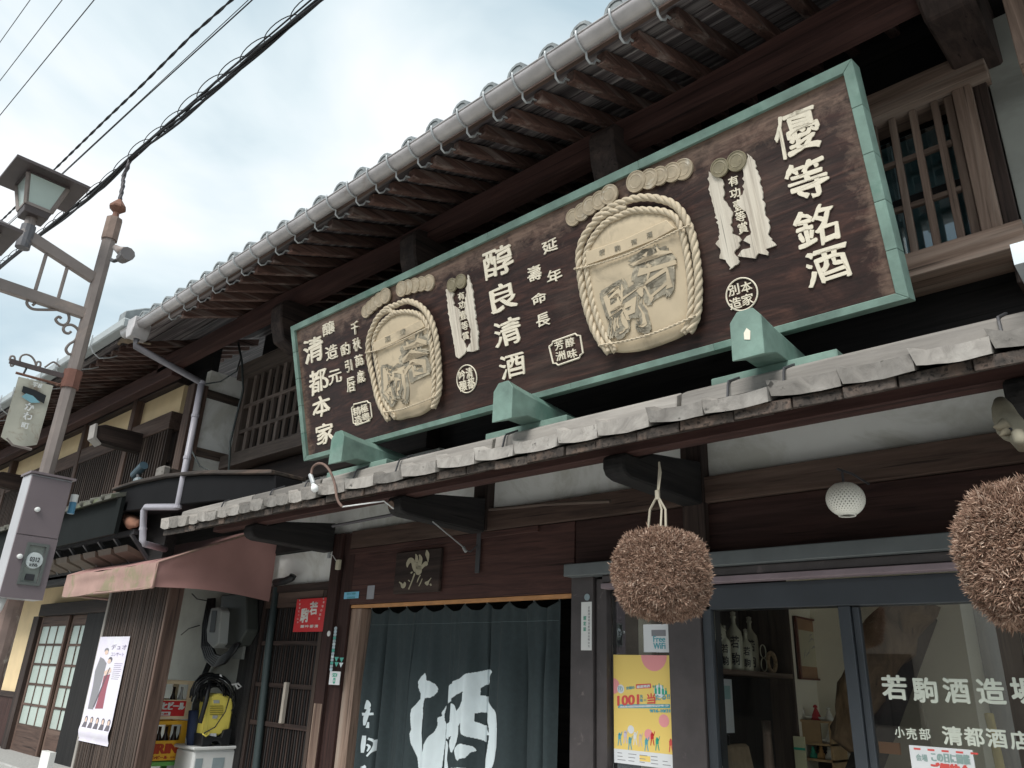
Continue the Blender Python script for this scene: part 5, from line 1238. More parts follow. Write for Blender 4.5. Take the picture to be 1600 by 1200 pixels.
single(MB().prism([(p.x, p.z) for p in q], 'y', 5.6, 5.63), 'pale_panel', plain('beige_panel', (.42, .38, .30), .8), 'pale pointed panel behind the lettering inside the shop', 'panel')
single(MB().tube([at(1545, 1116, y=4.9), at(1566, 1215, y=4.8)], .022, 12), 'bamboo_stick', flat('bamboo_yellow', (.62, .45, .12), .4), 'yellow bamboo stick leaning inside the right window', 'stick')
single(MB().box(at(1373, 1165, y=4.8).x, at(1405, 1165, y=4.8).x, 4.8, 4.82, at(1390, 1178, y=4.8).z, at(1390, 1160, y=4.8).z), 'price_card', flat('card_orange', (.5, .22, .1), .6), 'small orange and white card inside the right pane by the mullion', 'card')
# dark folding door panel behind the curtain side
# ------------------------------------------------------------------ entrance recess left of the maroon post
zd = at(455, 925, y=YF).z
SD = thing('slatted_door', 'dark sliding slatted door with red sign between the maroon post and the meters', 'door', (-6.8, YF + .05, .1))
dx0, dx1 = at(408, 1000, y=YF + .05).x, at(506, 1000, y=YF + .05).x
part(MB().box(dx0, dx1, YF + .07, YF + .09, .12, zd), 'backing', W('black_z'), SD)
part(MB().box(dx0, dx0 + .05, YF + .02, YF + .08, .12, zd), 'stile', W('dark_z'), SD); part(MB().box(dx1 - .05, dx1, YF + .02, YF + .08, .12, zd), 'stile', W('slat_z'), SD)
part(MB().box(dx0 + .051, dx1 - .051, YF + .015, YF + .08, zd - .14, zd), 'top_rail', W('brown_x'), SD)
ns = 26
for k in range(ns):
    xk = dx0 + .06 + (dx1 - dx0 - .12) * k / (ns - 1); part(MB().box(xk - .009, xk + .009, YF + .045, YF + .068, .13, zd - .145), 'slat', W('dark_z') if k % 2 else W('black_z'), SD)
for py in (1005, 1072, 1135):
    z = at(450, py, y=YF + .04).z; part(MB().box(dx0 + .052, dx1 - .052, YF + .03, YF + .044, z - .02, z + .02), 'rail', W('dark_x'), SD)
a, b_ = at(447, 1066, y=YF), at(436, 1130, y=YF); part(MB().box(a.x - .02, a.x + .02, YF - .01, YF + .03, b_.z, a.z), 'handle', plain('pale_handle', (.42, .38, .33), .6), SD, bevel=.004)
box('door_lintel', W('dark_x'), B, dx0 - .4, at(506, 1000, y=YF).x, YF - .01, YF + .12, zd + .003, zd + .07)
box('wall_panel', plaster, B, dx0 - .4, at(506, 1000, y=YF).x, YF + .04, YF + .1, zd + .073, 2.66)
box('beam', W('black_x'), B, -7.6, at(506, 1000, y=YF).x, YF - .03, YF + .12, 2.665, 2.78)
box('wall_panel', plaster, B, -7.6, xp - .001, YF + .04, YF + .1, 2.785, 3.12)
RS = thing('red_sign', 'small red enamel sign with white brushed characters on the slatted door', 'sign', at(486, 960, y=YF))
yr = YF - .005; tl, br = at(465, 935, y=yr), at(507, 986, y=yr); xl = at(461, 960, y=yr).x; xr = at(508.5, 960, y=yr).x; zt3 = at(486, 935, y=yr).z; zb3 = at(486, 987, y=yr).z
part(MB().box(xl, xr, yr, yr + .008, zb3, zt3), 'plate', red_p, RS, bevel=.002)
cw = xr - xl; chh = zt3 - zb3; mb = MB()
rp = lambda u, v: (lambda a, b, d: (xl + u * cw + a, yr - .0015, zb3 + v * chh + b))
glyph_mb(mb, '若', .26 * cw, .38 * chh, rp(.60, .70), 0, .035, .08); glyph_mb(mb, '駒', .26 * cw, .42 * chh, rp(.33, .50), 0, .035, .08)
for k, ch in enumerate('清都吟醸'): glyph_mb(mb, ch, .12 * cw, .09 * chh, rp(.76 - k * .15, .16), 0, .03)
for k, ch in enumerate('本場の銘酒'): glyph_mb(mb, ch, .06 * cw, .07 * chh, rp(.90 - k * .02, .86 - k * .12), 0, .01)
for k, ch in enumerate('酒造元小山市'): glyph_mb(mb, ch, .05 * cw, .06 * chh, rp(.12 + (k % 2) * .01, .84 - k * .11), 0, .01)
part(mb, 'white_writing', flat('enamel_white', (.72, .70, .66), .4), RS)
for u, v in ((.1, .96), (.88, .97)): c = rp(u, v)(0, 0, 0); part(MB().disc((c[0], yr - .003, c[2]), .008, .008, .003, 10), 'screw', bracketm, RS)
# dark side wall with ribbed panel, meters, hose and crates
xk0, xk1 = at(378, 1000, y=YF + .04).x, dx0 - .01
RP = thing('ribbed_panel', 'black ribbed wooden wall panel between the meters and the slatted door', 'panel', (xk0, YF, .1))
part(MB().box(xk0, xk1, YF + .07, YF + .1, .12, zd), 'backing', W('black_z'), RP)
for k in range(12): xk = xk0 + .02 + (xk1 - xk0 - .08) * k / 11; part(MB().box(xk - .011, xk + .011, YF + .045, YF + .069, .12, zd), 'slat', W('black_z'), RP)
part(MB().tube([at(432, 918, y=YF), at(420, 1010, y=YF), at(400, 1200, y=YF), at(396, 1230, y=YF)], .035, 10), 'drain_pipe', plain('dark_teal_pipe', (.035, .05, .052), .45), RP, smooth=True)
box('wall_panel', plaster_grey, B, -9.6, xk0 - .01, YF + .05, YF + .1, .1, 2.66)
ym = YF - .12
MTb = thing('meter_box', 'grey and dark green electricity meter box under the awning with hanging cables', 'meter', at(345, 975, y=ym))
def facepanel(n_, m_, p, pts, y0, y1, **k):
    q = [at(a, b, y=y0) for a, b in pts]; return part(MB().prism([(v.x, v.z) for v in q], 'y', y0, y1), n_, m_, p, **k)
facepanel('housing', dkgreen_p, MTb, [(345, 930), (385, 925), (385, 985), (372, 1008), (352, 1012), (340, 1005)], ym + .02, YF + .04, bevel=.012)
facepanel('cover', grey_p, MTb, [(329, 950), (341, 948), (345, 955), (341, 1005), (332, 1013), (323, 1003), (322, 985)], ym - .08, ym + .08, bevel=.012)
facepanel('window', rubber, MTb, [(331, 954), (339, 954), (335, 988), (327, 988)], ym - .085, ym - .082)
part(MB().box(at(372, 1000, y=YF + .03).x, at(386, 1000, y=YF + .03).x, YF + .0, YF + .03, at(375, 1030, y=YF).z, at(375, 925, y=YF).z), 'back_board', plain('grey_board', (.20, .21, .20), .7), MTb)
mb = MB()
for k in range(6):
    o = k * 3; mb.tube([at(326 + o * .6, 935, y=ym + .1), at(318 + o, 975, y=ym + .1), at(316 + o, 1010, y=ym + .08), at(322 + o, 1030 - o * .4, y=ym + .05), at(335 + o * .7, 1042 - o, y=ym), at(352 + o * .3, 1035 - o, y=ym), at(366, 1018 - o * .7, y=ym), at(374, 1006, y=ym + .02)], .017, 7)
mb.tube([at(330, 1030, y=ym + .12), at(312, 1070, y=ym + .12), at(305, 1078, y=ym + .12)], .03, 8)
mb.tube([at(300, 928, y=YF), at(308, 936, y=YF), at(325, 939, y=YF)], .007, 6); mb.tube([at(283, 992, y=YF), at(295, 982, y=YF), at(312, 977, y=YF)], .006, 6)
part(mb, 'cable', rubber, MTb, smooth=True)
part(MB().tube([at(430, 910, y=YF - .06), at(445, 908, y=YF - .06), at(456, 903, y=YF - .06), at(458, 899, y=YF - .06)], .035, 10), 'black_funnel', rubber, MTb, smooth=True)
# cool box and pressure washer
XWm = -7.45
yw = 0
def atw(px, py, y=0): return at(px, py, x=XWm - y)
q0, q1 = atw(299, 1180), atw(370, 1180); zbx = atw(340, 1166).z
WB = thing('white_box', 'white plastic storage box under the yellow pressure washer', 'box', (XWm - .2, (q0.y + q1.y) / 2, .1))
part(MB().box(XWm - .36, XWm, q0.y + .02, q1.y, .1, zbx - .03), 'body', white_p, WB, bevel=.02); part(MB().box(XWm - .38, XWm + .02, q0.y, q1.y + .02, zbx - .028, zbx), 'lid', white_p, WB, bevel=.008)
part(MB().box(XWm + .001, XWm + .004, q0.y + .05, q0.y + .12, zbx - .22, zbx - .10), 'label', plain('grey_label', (.30, .36, .38), .5), WB)
part(MB().box(XWm + .001, XWm + .004, q0.y + .22, q0.y + .34, zbx - .26, zbx - .10), 'label', bpy.data.materials['grey_label'], WB)
PW = thing('pressure_washer', 'yellow and black pressure washer with coiled hose standing on the white box', 'machine', (XWm - .12, atw(345, 1160).y, zbx))
def fp(n_, m_, pts, y0, y1, bev=.02):
    q = [atw(a, b) for a, b in pts]; return part(MB().prism([(v.y, v.z) for v in q], 'x', XWm - y0, XWm - y1), n_, m_, PW, bevel=bev)
fp('body', yellow_p, [(333, 1086), (346, 1083), (366, 1090), (367, 1105), (361, 1142), (345, 1150), (319, 1152), (325, 1115), (329, 1092)], yw + .02, yw + .22)
fp('base', rubber, [(316, 1146), (330, 1150), (345, 1152), (349, 1141), (362, 1138), (358, 1163), (345, 1164), (341, 1158), (332, 1158), (328, 1165), (314, 1166)], yw - .01, yw + .26, .006)
fp('label', paper, [(328, 1146), (338, 1146), (338, 1154), (328, 1154)], yw + .0, yw + .015, 0)
for k in range(5): fp('vent', plain('vent_dark', (.30, .24, .04), .6) if k == 0 else bpy.data.materials['vent_dark'], [(329.5, 1103 + k * 3.3), (350, 1102.6 + k * 3.3), (350, 1103.8 + k * 3.3), (329.5, 1104.2 + k * 3.3)], yw + .014, yw + .019, 0)
fp('badge', grey_p, [(335, 1094), (344, 1094), (344, 1099), (335, 1099)], yw + .014, yw + .019, 0); fp('badge', grey_p, [(334, 1118), (342, 1118), (340, 1123), (333, 1123)], yw + .014, yw + .019, 0)
part(MB().tube([atw(317, 1146, y=yw - .01), atw(322, 1150, y=yw - .01), atw(327, 1146, y=yw - .01), atw(326, 1142, y=yw - .01)], .010, 8), 'hook', yellow_p, PW, smooth=True)
mb = MB()
for k in range(14):
    cxp, cyp = 332 + R_.uniform(-7, 6), 1085 + R_.uniform(-6, 4); rx_, ry_ = R_.uniform(18, 33), R_.uniform(16, 30)
    mb.tube([atw(cxp + rx_ * math.cos(q * .35), cyp - abs(ry_ * math.sin(q * .35)) + (6 if math.sin(q * .35) < 0 else 0) * 0 + (8 * (1 - abs(math.sin(q * .35)))), y=yw - .02 + k * .012) for q in range(0, 19)], .009, 6)
for k in range(6): mb.tube([atw(312 + k * 1.5, 1075, y=yw + .2), atw(302 + k * 1.6, 1100, y=yw + .2), atw(300 + k * 2, 1130, y=yw + .2), atw(305 + k * 2, 1155, y=yw + .2)], .009, 6)
mb.tube([atw(360, 1085, y=yw + .0), atw(352, 1112, y=yw - .02), atw(336, 1136, y=yw - .02), atw(318, 1146, y=yw - .02)], .006, 6); mb.tube([atw(362, 1090, y=yw), atw(367, 1102, y=yw), atw(362, 1110, y=yw), atw(368, 1120, y=yw + .05)], .006, 6)
part(mb, 'hose', rubber, PW, smooth=True)
part(MB().tube([atw(330, 1055, y=yw + .05), atw(322, 1095, y=yw + .0), atw(312, 1130, y=yw + .0)], .022, 8), 'lance', rubber, PW, smooth=True)
mb = MB(); mb.tube([atw(344, 1054, y=yw), atw(348, 1063, y=yw), atw(360, 1070, y=yw), atw(372, 1068, y=yw), atw(377, 1073, y=yw), atw(371, 1076, y=yw), atw(368, 1069, y=yw)], .009, 6); mb.tube([atw(343, 1060, y=yw), atw(352, 1068, y=yw)], .009, 6); part(mb, 'white_tie', white_p, PW, smooth=True)
part(MB().tube([atw(303, 1110, y=yw + .2), atw(299, 1150, y=yw + .2), atw(301, 1175, y=yw + .2)], .05, 8), 'blue_bag', flat('dark_blue', (.02, .03, .07), .7), PW, smooth=True)
# beer crates
XCR = -7.85
def crate(px1, pyt, pyb, label, mat, writing):
    """crate with its long printed side turned to +x (local -y)"""
    e1, e0 = at(px1, pyt, x=XCR), at(px1, pyb, x=XCR); hh = e1.z - e0.z; x0, x1, y, zb_c, zt_c = -.45, 0.0, 0.0, 0.0, hh
    t = thing('bottle_crate', label, 'crate', (XCR, e1.y, e0.z), group='stacked plastic bottle crates', rot=(0, 0, math.pi / 2)); K = dict(local=True)
    Dp = .36; th = .022; zs_ = hh * .50
    for q in ((x0, x1, y, y + th), (x0, x1, y + Dp - th, y + Dp), (x0, x0 + th, y + th, y + Dp - th), (x1 - th, x1, y + th, y + Dp - th)):
        part(MB().box(q[0], q[1], q[2], q[3], .002, zs_), 'lower_wall', mat, t, **K); part(MB().box(q[0], q[1], q[2], q[3], zt_c - .035, zt_c - .001), 'rim', mat, t, **K)
    for xx in (x0, x1 - .06):
        for yy in (y + .001, y + Dp - th): part(MB().box(xx + .001, xx + .059, yy, yy + th - .001, zs_, zt_c - .036), 'corner_post', mat, t, **K)
    part(MB().box(x0 + .02, x1 - .02, y + .02, y + Dp - .02, .004, .02), 'bottom', mat, t, **K)
    writing(t, x0, x1, y, 0, zt_c, zs_)
def wr1(t, x0, x1, y, zb, zt, zs_):
    part(MB().box(x1 - .38, x1 - .06, y - .002, y - .0005, .03, zs_ - .01), 'red_label', red_p, t, local=True)
    mb = MB(); glyph_mb(mb, 'アサヒビール', .34, .07, lambda a, b, d: (x1 - .24 + a, y - .0035, zs_ - .055 + b), 0, .03)
    mb.box(x1 - .37, x1 - .20, y - .0032, y - .003, .035, .07); part(mb, 'white_writing', white_p, t, local=True)
    mb = MB(); glyph_mb(mb, '633ml・20本', .13, .022, lambda a, b, d: (x1 - .285 + a, y - .0045, .052 + b), 0, .02); part(mb, 'red_writing', red_p, t, local=True)
    for k, (u, mt) in enumerate(((.12, white_p), (.30, rubber), (.40, white_p))): part(MB().lathe([(0, 0), (.032, 0), (.032, .14), (.014, .20), (.014, .26), (0, .26)], (x0 + u + .02, y + .12 + .04 * k, zb + .03), 14), 'bottle', glass_b if mt is rubber else mt, t, smooth=True, local=True)
def wr2(t, x0, x1, y, zb, zt, zs_):
    mb = MB(); glyph_mb(mb, 'KIRIN', .33, .085, lambda a, b, d: (x1 - .225 + a, y - .002, zb + .105 + b), 0, .035); glyph_mb(mb, 'キリンビール', .22, .03, lambda a, b, d: (x1 - .26 + a, y - .002, zb + .03 + b), 0, .02); glyph_mb(mb, '20本', .05, .018, lambda a, b, d: (x1 - .10 + a, y - .002, zb + .028 + b), 0, .01)
    part(mb, 'red_writing', flat('crate_red', (.42, .05, .02), .5), t, local=True)
    for k in range(6): part(MB().lathe([(0, 0), (.034, 0), (.034, .15), (.015, .21), (.015, .27), (0, .27)], (x0 + .06 + .075 * k, y + .07 + .02 * (k % 2), zb + .025), 12), 'bottle', glass_b, t, smooth=True, local=True)
def wr3(t, *a): pass
glass_b = flat('brown_bottle_glass', (.03, .018, .012), .15)
crate(306, 1064, 1124, 'cream beer crate with red and white label on top of the crate stack', cratec, wr1)
crate(295, 1126, 1187, 'yellow beer crate full of brown bottles below the cream one', cratey, wr2)
crate(288, 1189, 1249, 'green beer crate at the bottom edge under the yellow one', crateg, wr3)
# tall slatted screen with side board
yS = 3.30
sx0, sx1 = at(175, 930, y=yS).x, at(263, 930, y=yS).x
SC = thing('slatted_screen', 'tall dark brown slatted timber screen holding a concert poster under the awning', 'screen', ((sx0 + sx1) / 2, yS, .1))
part(MB().box(sx0, sx1, yS + .04, yS + .06, .12, 2.32), 'backing', W('dark_z'), SC)
nsl = 46
for k in range(nsl):
    xk = sx0 + (sx1 - sx0) * (k + .5) / nsl; wk = (sx1 - sx0) / nsl * .36
    part(MB().box(xk - wk, xk + wk, yS + R_.uniform(-.003, .003), yS + .038, .13, 2.31), 'slat', W('slat_z'), SC)
for z in (.55, 1.12, 1.70): part(MB().box(sx0, sx1, yS + .016, yS + .0385, z - .02, z + .02), 'rail', W('slat_x'), SC)
part(MB().box(sx1 + .001, sx1 + .04, yS - .01, yS + .13, .11, 2.33), 'side_board', W('brown_z'), SC, bevel=.004)
part(MB().box(sx0 - .05, sx0 - .001, yS - .01, yS + .10, .11, 2.33), 'side_board', W('grey_z'), SC, bevel=.004)
# concert poster
yP2 = yS - .016
tl, tr, bl, br_ = [at(*p, y=yP2) for p in ((160, 995), (205.5, 992.5), (118, 1156), (166, 1163))]
CP = thing('concert_poster', 'long pale lilac poster of a musician couple pinned on the slatted screen', 'poster', (tl.x, yP2, bl.z))
w_, h_ = (tr.x - tl.x + br_.x - bl.x) / 2, tl.z - bl.z; X0 = (tl.x + bl.x) / 2
cp = lambda u, v, d=0: (X0 + u * w_, yP2 - .0005 - d - .012 * math.exp(-((v - .10) / .05) ** 2) + .010 * math.exp(-((v - .02) / .03) ** 2), bl.z + v * h_)
vs = []; fs = []
for i in range(9):
    for k in range(41): vs.append(cp(i / 8, k / 40))
for i in range(8):
    for k in range(40): fs.append((i * 41 + k, (i + 1) * 41 + k, (i + 1) * 41 + k + 1, i * 41 + k + 1))
part(MB().add(vs, fs), 'sheet', plain('lilac_paper', (.66, .63, .74), .7, .06, 2, 0, stain=(1.2, .5, (.72, .72, .76))), CP, smooth=True)
def cpoly(mb, P, d=.001):
    mb.add([cp(u, v, d) for u, v in P], [tuple(range(len(P)))])
def cell(mb, u, v, ru, rv, d=.0015): cpoly(mb, [(u + ru * math.cos(q * math.pi / 8), v + rv * math.sin(q * math.pi / 8)) for q in range(16)], d)
mb = MB(); cpoly(mb, [(.16, .80), (.30, .78), (.42, .74), (.40, .58), (.36, .45), (.30, .30), (.12, .30), (.12, .52), (.08, .66)]); cell(mb, .33, .865, .075, .025); part(mb, 'man_print', ink_g, CP)
mb = MB(); cpoly(mb, [(.42, .62), (.62, .64), (.60, .50), (.62, .32), (.36, .31), (.42, .50)]); part(mb, 'dress_print', flat('dark_red_print', (.30, .10, .13), .7), CP)
mb = MB(); cell(mb, .34, .845, .06, .022, .002); cell(mb, .50, .76, .06, .022, .002); cpoly(mb, [(.40, .66), (.60, .70), (.64, .66), (.45, .62)], .0018); part(mb, 'skin_print', skin_p, CP)
mb = MB(); cell(mb, .52, .775, .07, .028, .0014); cpoly(mb, [(.28, .32), (.55, .70), (.58, .70), (.32, .32)], .0025)
for k in range(5): cell(mb, .15 + k * .19, .205, .05, .03, .002); cpoly(mb, [(.07 + k * .19, .13), (.22 + k * .19, .13), (.20 + k * .19, .18), (.10 + k * .19, .18)], .0018)
part(mb, 'black_print', plain('soft_black_print', (.13, .12, .14), .7), CP)
mb = MB()
for k in range(5): cell(mb, .15 + k * .19, .20, .032, .022, .0026)
part(mb, 'face_print', skin_p, CP)
mb = MB(); glyph_mb(mb, 'デュオ', .5 * w_, .05 * h_, lambda a, b, d: (X0 + .72 * w_ + a, yP2 - .004, bl.z + .90 * h_ + b), 0, .0); glyph_mb(mb, 'コンサート', .42 * w_, .035 * h_, lambda a, b, d: (X0 + .72 * w_ + a, yP2 - .004, bl.z + .83 * h_ + b), 0, .0)
for k in range(9): cpoly(mb, [(.68, .74 - k * .018), (.95 - .02 * (k % 3), .74 - k * .018), (.95 - .02 * (k % 3), .744 - k * .018), (.68, .744 - k * .018)], .0015)
part(mb, 'writing', plain('violet_ink', (.28, .25, .36), .7), CP)

# ------------------------------------------------------------------ awning
fb, ft, fl, flt = at(235, 917, y=3.0), at(232, 880, y=3.0), at(97, 930, y=3.0), at(105, 897, y=3.0)
xa_ = -7.12; xl_ = (fl.x + flt.x) / 2; zfb, zft = 2.205, 2.425; yb_, zbt = 3.98, at(395, 830, y=3.98).z; ywall, zbb = 4.18, at(422, 940, y=4.18).z
AW = thing('shop_awning', 'faded red brown fabric awning with algae stained front edge left of the entrance', 'awning', ((xa_ + xl_) / 2, 3.5, 2.3))
def grid(P, n, m, mat, name, parent, fn=None, th=.004):
    """bilinear sheet from 4 corners, fn adds sag"""
    vs = []; fs = []
    for i in range(n + 1):
        for k in range(m + 1):
            u, v = i / n, k / m; q = P[0] * (1 - u) * (1 - v) + P[1] * u * (1 - v) + P[2] * u * v + P[3] * (1 - u) * v
            if fn: q = q + fn(u, v)
            vs.append(tuple(q))
    for i in range(n):
        for k in range(m): fs.append((i * (m + 1) + k, (i + 1) * (m + 1) + k, (i + 1) * (m + 1) + k + 1, i * (m + 1) + k + 1))
    o = part(MB().add(vs, fs), name, mat, parent, smooth=True); return o
V_ = Vector
nz_ = lambda u, v, a=.008: V_((0, noise.noise(V_((u * 5, v * 3, 1))) * a, noise.noise(V_((u * 6, v * 4, 7))) * a))
grid([V_((xl_, 3.0, zfb)), V_((xa_, 3.0, zfb)), V_((xa_, 3.0, zft)), V_((xl_, 3.0, zft))], 30, 8, algae, 'valance', AW, lambda u, v: nz_(u, v, .012) + V_((0, 0, -.012 * math.sin(u * 9) * (1 - v))))
grid([V_((xl_, 3.0, zft)), V_((xa_, 3.0, zft)), V_((xa_, yb_, zbt)), V_((xl_, yb_, zbt))], 30, 14, fabric, 'top_sheet', AW, lambda u, v: nz_(u, v) + V_((0, 0, -.03 * math.sin(math.pi * v) * math.sin(math.pi * u) ** .5)))
side = [(3.0, zfb), (3.0, zft), (yb_, zbt), (ywall, zbt - .05), (ywall, zbb)]
vs = []; fs = []; n, m = 22, 12
for i in range(n + 1):
    y = 3.0 + (ywall - 3.0) * i / n; lo = zfb + (zbb - zfb) * i / n + .035 * math.sin(math.pi * i / n) ; hi = zft + (zbt - zft) * min(1, (y - 3.0) / (yb_ - 3.0)) - (0 if y <= yb_ else (y - yb_) * .25)
    for k in range(m + 1): v = k / m; vs.append((xa_ + .03 * math.sin(math.pi * v) * math.sin(math.pi * i / n) * -1 + noise.noise(V_((y * 4, v * 3, 2))) * .012, y, lo + (hi - lo) * v))
for i in range(n):
    for k in range(m): fs.append((i * (m + 1) + k, (i + 1) * (m + 1) + k, (i + 1) * (m + 1) + k + 1, i * (m + 1) + k + 1))
part(MB().add(vs, fs), 'side_sheet', fabric, AW, smooth=True)
mb = MB(); mb.tube([(xl_, 3.01, zfb), (xa_, 3.01, zfb)], .012, 8).tube([(xa_, 3.01, zfb), (xa_, 3.01, zft), (xa_, yb_, zbt)], .011, 8).tube([(xl_, 3.02, zfb + .02), (xl_ + .3, 3.9, 2.2)], .012, 8).tube([(xl_, 3.01, zfb), (xl_, 3.01, zft), (xl_, yb_, zbt)], .011, 8)
part(mb, 'frame', algae, AW, smooth=True)
# dark boarding above the awning, between the roofs
0 and box('gable_board', W('black_x'), B, -7.55, -6.1, YF - .30, YF - .26, 2.55, 2.70)
0 and box('eave_board', W('brown_x'), B, -6.95, -5.75, 3.36, 3.40, 2.56, 2.66)
# ------------------------------------------------------------------ neighbouring house on the left
NH = thing('neighbour_house', 'adjoining timber townhouse with lattice upper windows and cream plaster at the left', 'house', (-12, YF, 0))
x0n, x1n = -22.0, -7.8
YL = 3.30
part(MB().box(x0n, xw - .12, YL + .12, YL + .2, 2.9, 5.2), 'wall', W('black_x'), NH)
# lattice bays between posts
zlt = at(270, 645, y=YL).z; zlb = 3.25; zct = zlt + .40
bay = [at(px, 660, y=YL).x for px in (272, 208, 130, 62, 8)]
bay = [-8.62, -10.25, -11.95, -13.9, -16.1, -18.6, -21.5]
bay = [at(268, 690, y=YL).x, at(202, 700, y=YL).x, at(118, 750, y=YL).x, at(4, 790, y=YL).x, -19.5]
for i in range(len(bay) - 1):
    xr_, xl2 = bay[i], bay[i + 1]
    part(MB().box(xl2 - .06, xl2 + .06, YL - .05, YL + .11, 3.2, 4.7), 'post', W('brown_z'), NH, bevel=.005)
    part(MB().box(xl2 + .062, xr_ - .062, YL + .04, YL + .11, zlt + .002, zlt + .33), 'cream_panel', cream, NH)
    part(MB().box(xl2 + .062, xr_ - .062, YL - .04, YL + .1, zlt - .20, zlt), 'lattice_head', W('brown_x'), NH, bevel=.005)
    part(MB().box(xl2 + .062, xr_ - .062, YL - .045, YL + .1, zlt + .335, zlt + .5), 'beam', W('dark_x'), NH, bevel=.005)
    nb = int((xr_ - xl2) / .075)
    lw = part(MB().box(xl2 + .062, xr_ - .062, YL + .03, YL + .05, 3.6, 3.63), 'lattice_window', W('slat_x'), NH)
    for k in range(nb):
        xk = xl2 + .09 + (xr_ - xl2 - .18) * k / (nb - 1); part(MB().box(xk - .013, xk + .013, YL - .03, YL + .02, 3.2, zlt - .205), 'lattice_bar', W('slat_z'), lw)
    part(MB().box(xl2 + .062, xr_ - .062, YL + .06, YL + .1, 3.2, zlt - .21), 'lattice_backing', W('dark_z'), NH)
# purlin, arms, rafters and tiled eave of the neighbour
vs = MB().box(x0n, -7.72, 3.0, 3.12, 4.40, 4.57); part(vs, 'eave_purlin', W('maroon_x'), NH, bevel=.008)
for px, py in ((190, 615), (30, 690)):
    x = at(px, py, y=2.95).x; part(MB().prism([(2.78, 3.86), (2.76, 3.98), (2.84, 4.02), (YL + .04, 4.02), (YL + .04, 3.80), (3.0, 3.80), (2.84, 3.81)], 'x', x - .07, x + .07), 'eave_arm', W('dark_y'), NH, bevel=.01)
    part(MB().prism([(2.745, 3.84), (2.735, 4.0), (2.757, 4.0), (2.775, 3.85), (2.84, 3.795), (2.835, 3.78)], 'x', x - .085, x + .085), 'arm_cap', plain('weathered_cap', (.30, .28, .26), .7), NH)
gzn = 4.62
for k in range(70):
    x = -7.75 - k * .2
    if x < x0n: break
    part(MB().hexa([(x - .028, 2.52, gzn - .07), (x + .028, 2.52, gzn - .07), (x + .028, 3.9, gzn + .44), (x - .028, 3.9, gzn + .44), (x - .028, 2.52, gzn), (x + .028, 2.52, gzn), (x + .028, 3.9, gzn + .52), (x - .028, 3.9, gzn + .52)]), 'rafter', W('rafter_y'), NH)
rfn = part(MB().hexa([(x0n, 2.46, gzn + .0), (XL - .06, 2.46, gzn + .0), (XL - .06, 9, 7.2), (x0n, 9, 7.2), (x0n, 2.46, gzn + .03), (XL - .06, 2.46, gzn + .03), (XL - .06, 9, 7.25), (x0n, 9, 7.25)]), 'roof', W('sheath_x'), NH)
for k in range(58):
    x = -7.72 - k * .245; o = proto.copy(); COL.objects.link(o); o.parent = rfn; o.location = wm(rfn).inverted() @ V_((x, 2.43, gzn + .10))
g2 = part(MB().box(x0n, at(205, 508, y=2.38).x, 2.30, 2.41, gzn - .03, gzn + .07), 'gutter', plain('pale_gutter', (.33, .36, .365), .4, .1, 5, .02), NH, bevel=.012)
for k in range(26):
    x = -8.1 - k * .5; part(MB().tube([(x, 2.285, gzn + .08), (x, 2.285, gzn - .03), (x, 2.33, gzn - .10), (x, 2.40, gzn - .14), (x + .01, 2.50, gzn - .10), (x + .01, 2.56, gzn - .06)], .007, 6), 'gutter_hook', bracketm, g2)
single(blob_tube([at(185, 535, y=2.42), at(205, 530, y=2.44), at(235, 540, y=2.5)], [.02, .035, .01], .03), 'moss_clump', plain('dry_moss', (.16, .12, .08), .95, .3, 14, .4), 'clump of rotten wood and dry moss under the joint of the two gutters', 'moss')
# lower tiled lean-to roof with moss, dark fascia, little trays
part(MB().hexa([(x0n, 2.86, 3.12), (-8.2, 2.86, 3.12), (-8.2, YL + .1, 3.30), (x0n, YL + .1, 3.30), (x0n, 2.86, 3.16), (-8.2, 2.86, 3.16), (-8.2, YL + .1, 3.36), (x0n, YL + .1, 3.36)]), 'lower_roof', plain('mossy_tile', (.10, .10, .085), .9, .35, 9, .6, stain=(5, .5, (.11, .13, .07))), NH)
for k in range(44):
    x = -8.4 - k * .29; part(MB().tube([(x, 2.84, 3.145), (x, YL + .08, 3.345)], .028, 8), 'roof_tile', plain('mossy_cover_tile', (.09, .09, .075), .9, .3, 9, .4) if k == 0 else bpy.data.materials['mossy_cover_tile'], NH, smooth=True)
part(MB().box(x0n, -8.1, 2.93, 2.97, 2.76, 3.13), 'fascia', plain('black_metal_fascia', (.008, .010, .010), .8, .15, 4, .03, spec=.12), NH)
part(MB().box(x0n, -7.75, YL + .0, YL + .11, 2.42, 3.29), 'soffit_wall', W('black_x'), NH)
zr1, zr2 = 2.78, 2.52
part(MB().box(x0n, -8.05, 3.10, 3.15, zr1, zr1 + .05), 'rail', steel_dk, NH); part(MB().box(x0n, -8.05, 3.30, 3.34, zr2 - .03, zr2), 'rail', steel_dk, NH)
for k in range(20):
    x = -8.1 - k * .42; part(MB().bar((x, 3.10, zr1), (x + .02, 3.34, zr2), .05, .03), 'strut', steel_dk, NH)
    part(MB().hexa([(x - .38, 3.12, zr2 + .10), (x - .06, 3.12, zr2 + .10), (x - .06, 3.34, zr2 + .02), (x - .38, 3.34, zr2 + .02), (x - .40, 3.10, zr2 + .16), (x - .04, 3.10, zr2 + .16), (x - .04, 3.36, zr2 + .06), (x - .40, 3.36, zr2 + .06)]), 'tray', plain('tan_tray', (.11, .085, .065), .7, .2, 5) if k == 0 else bpy.data.materials['tan_tray'], NH)
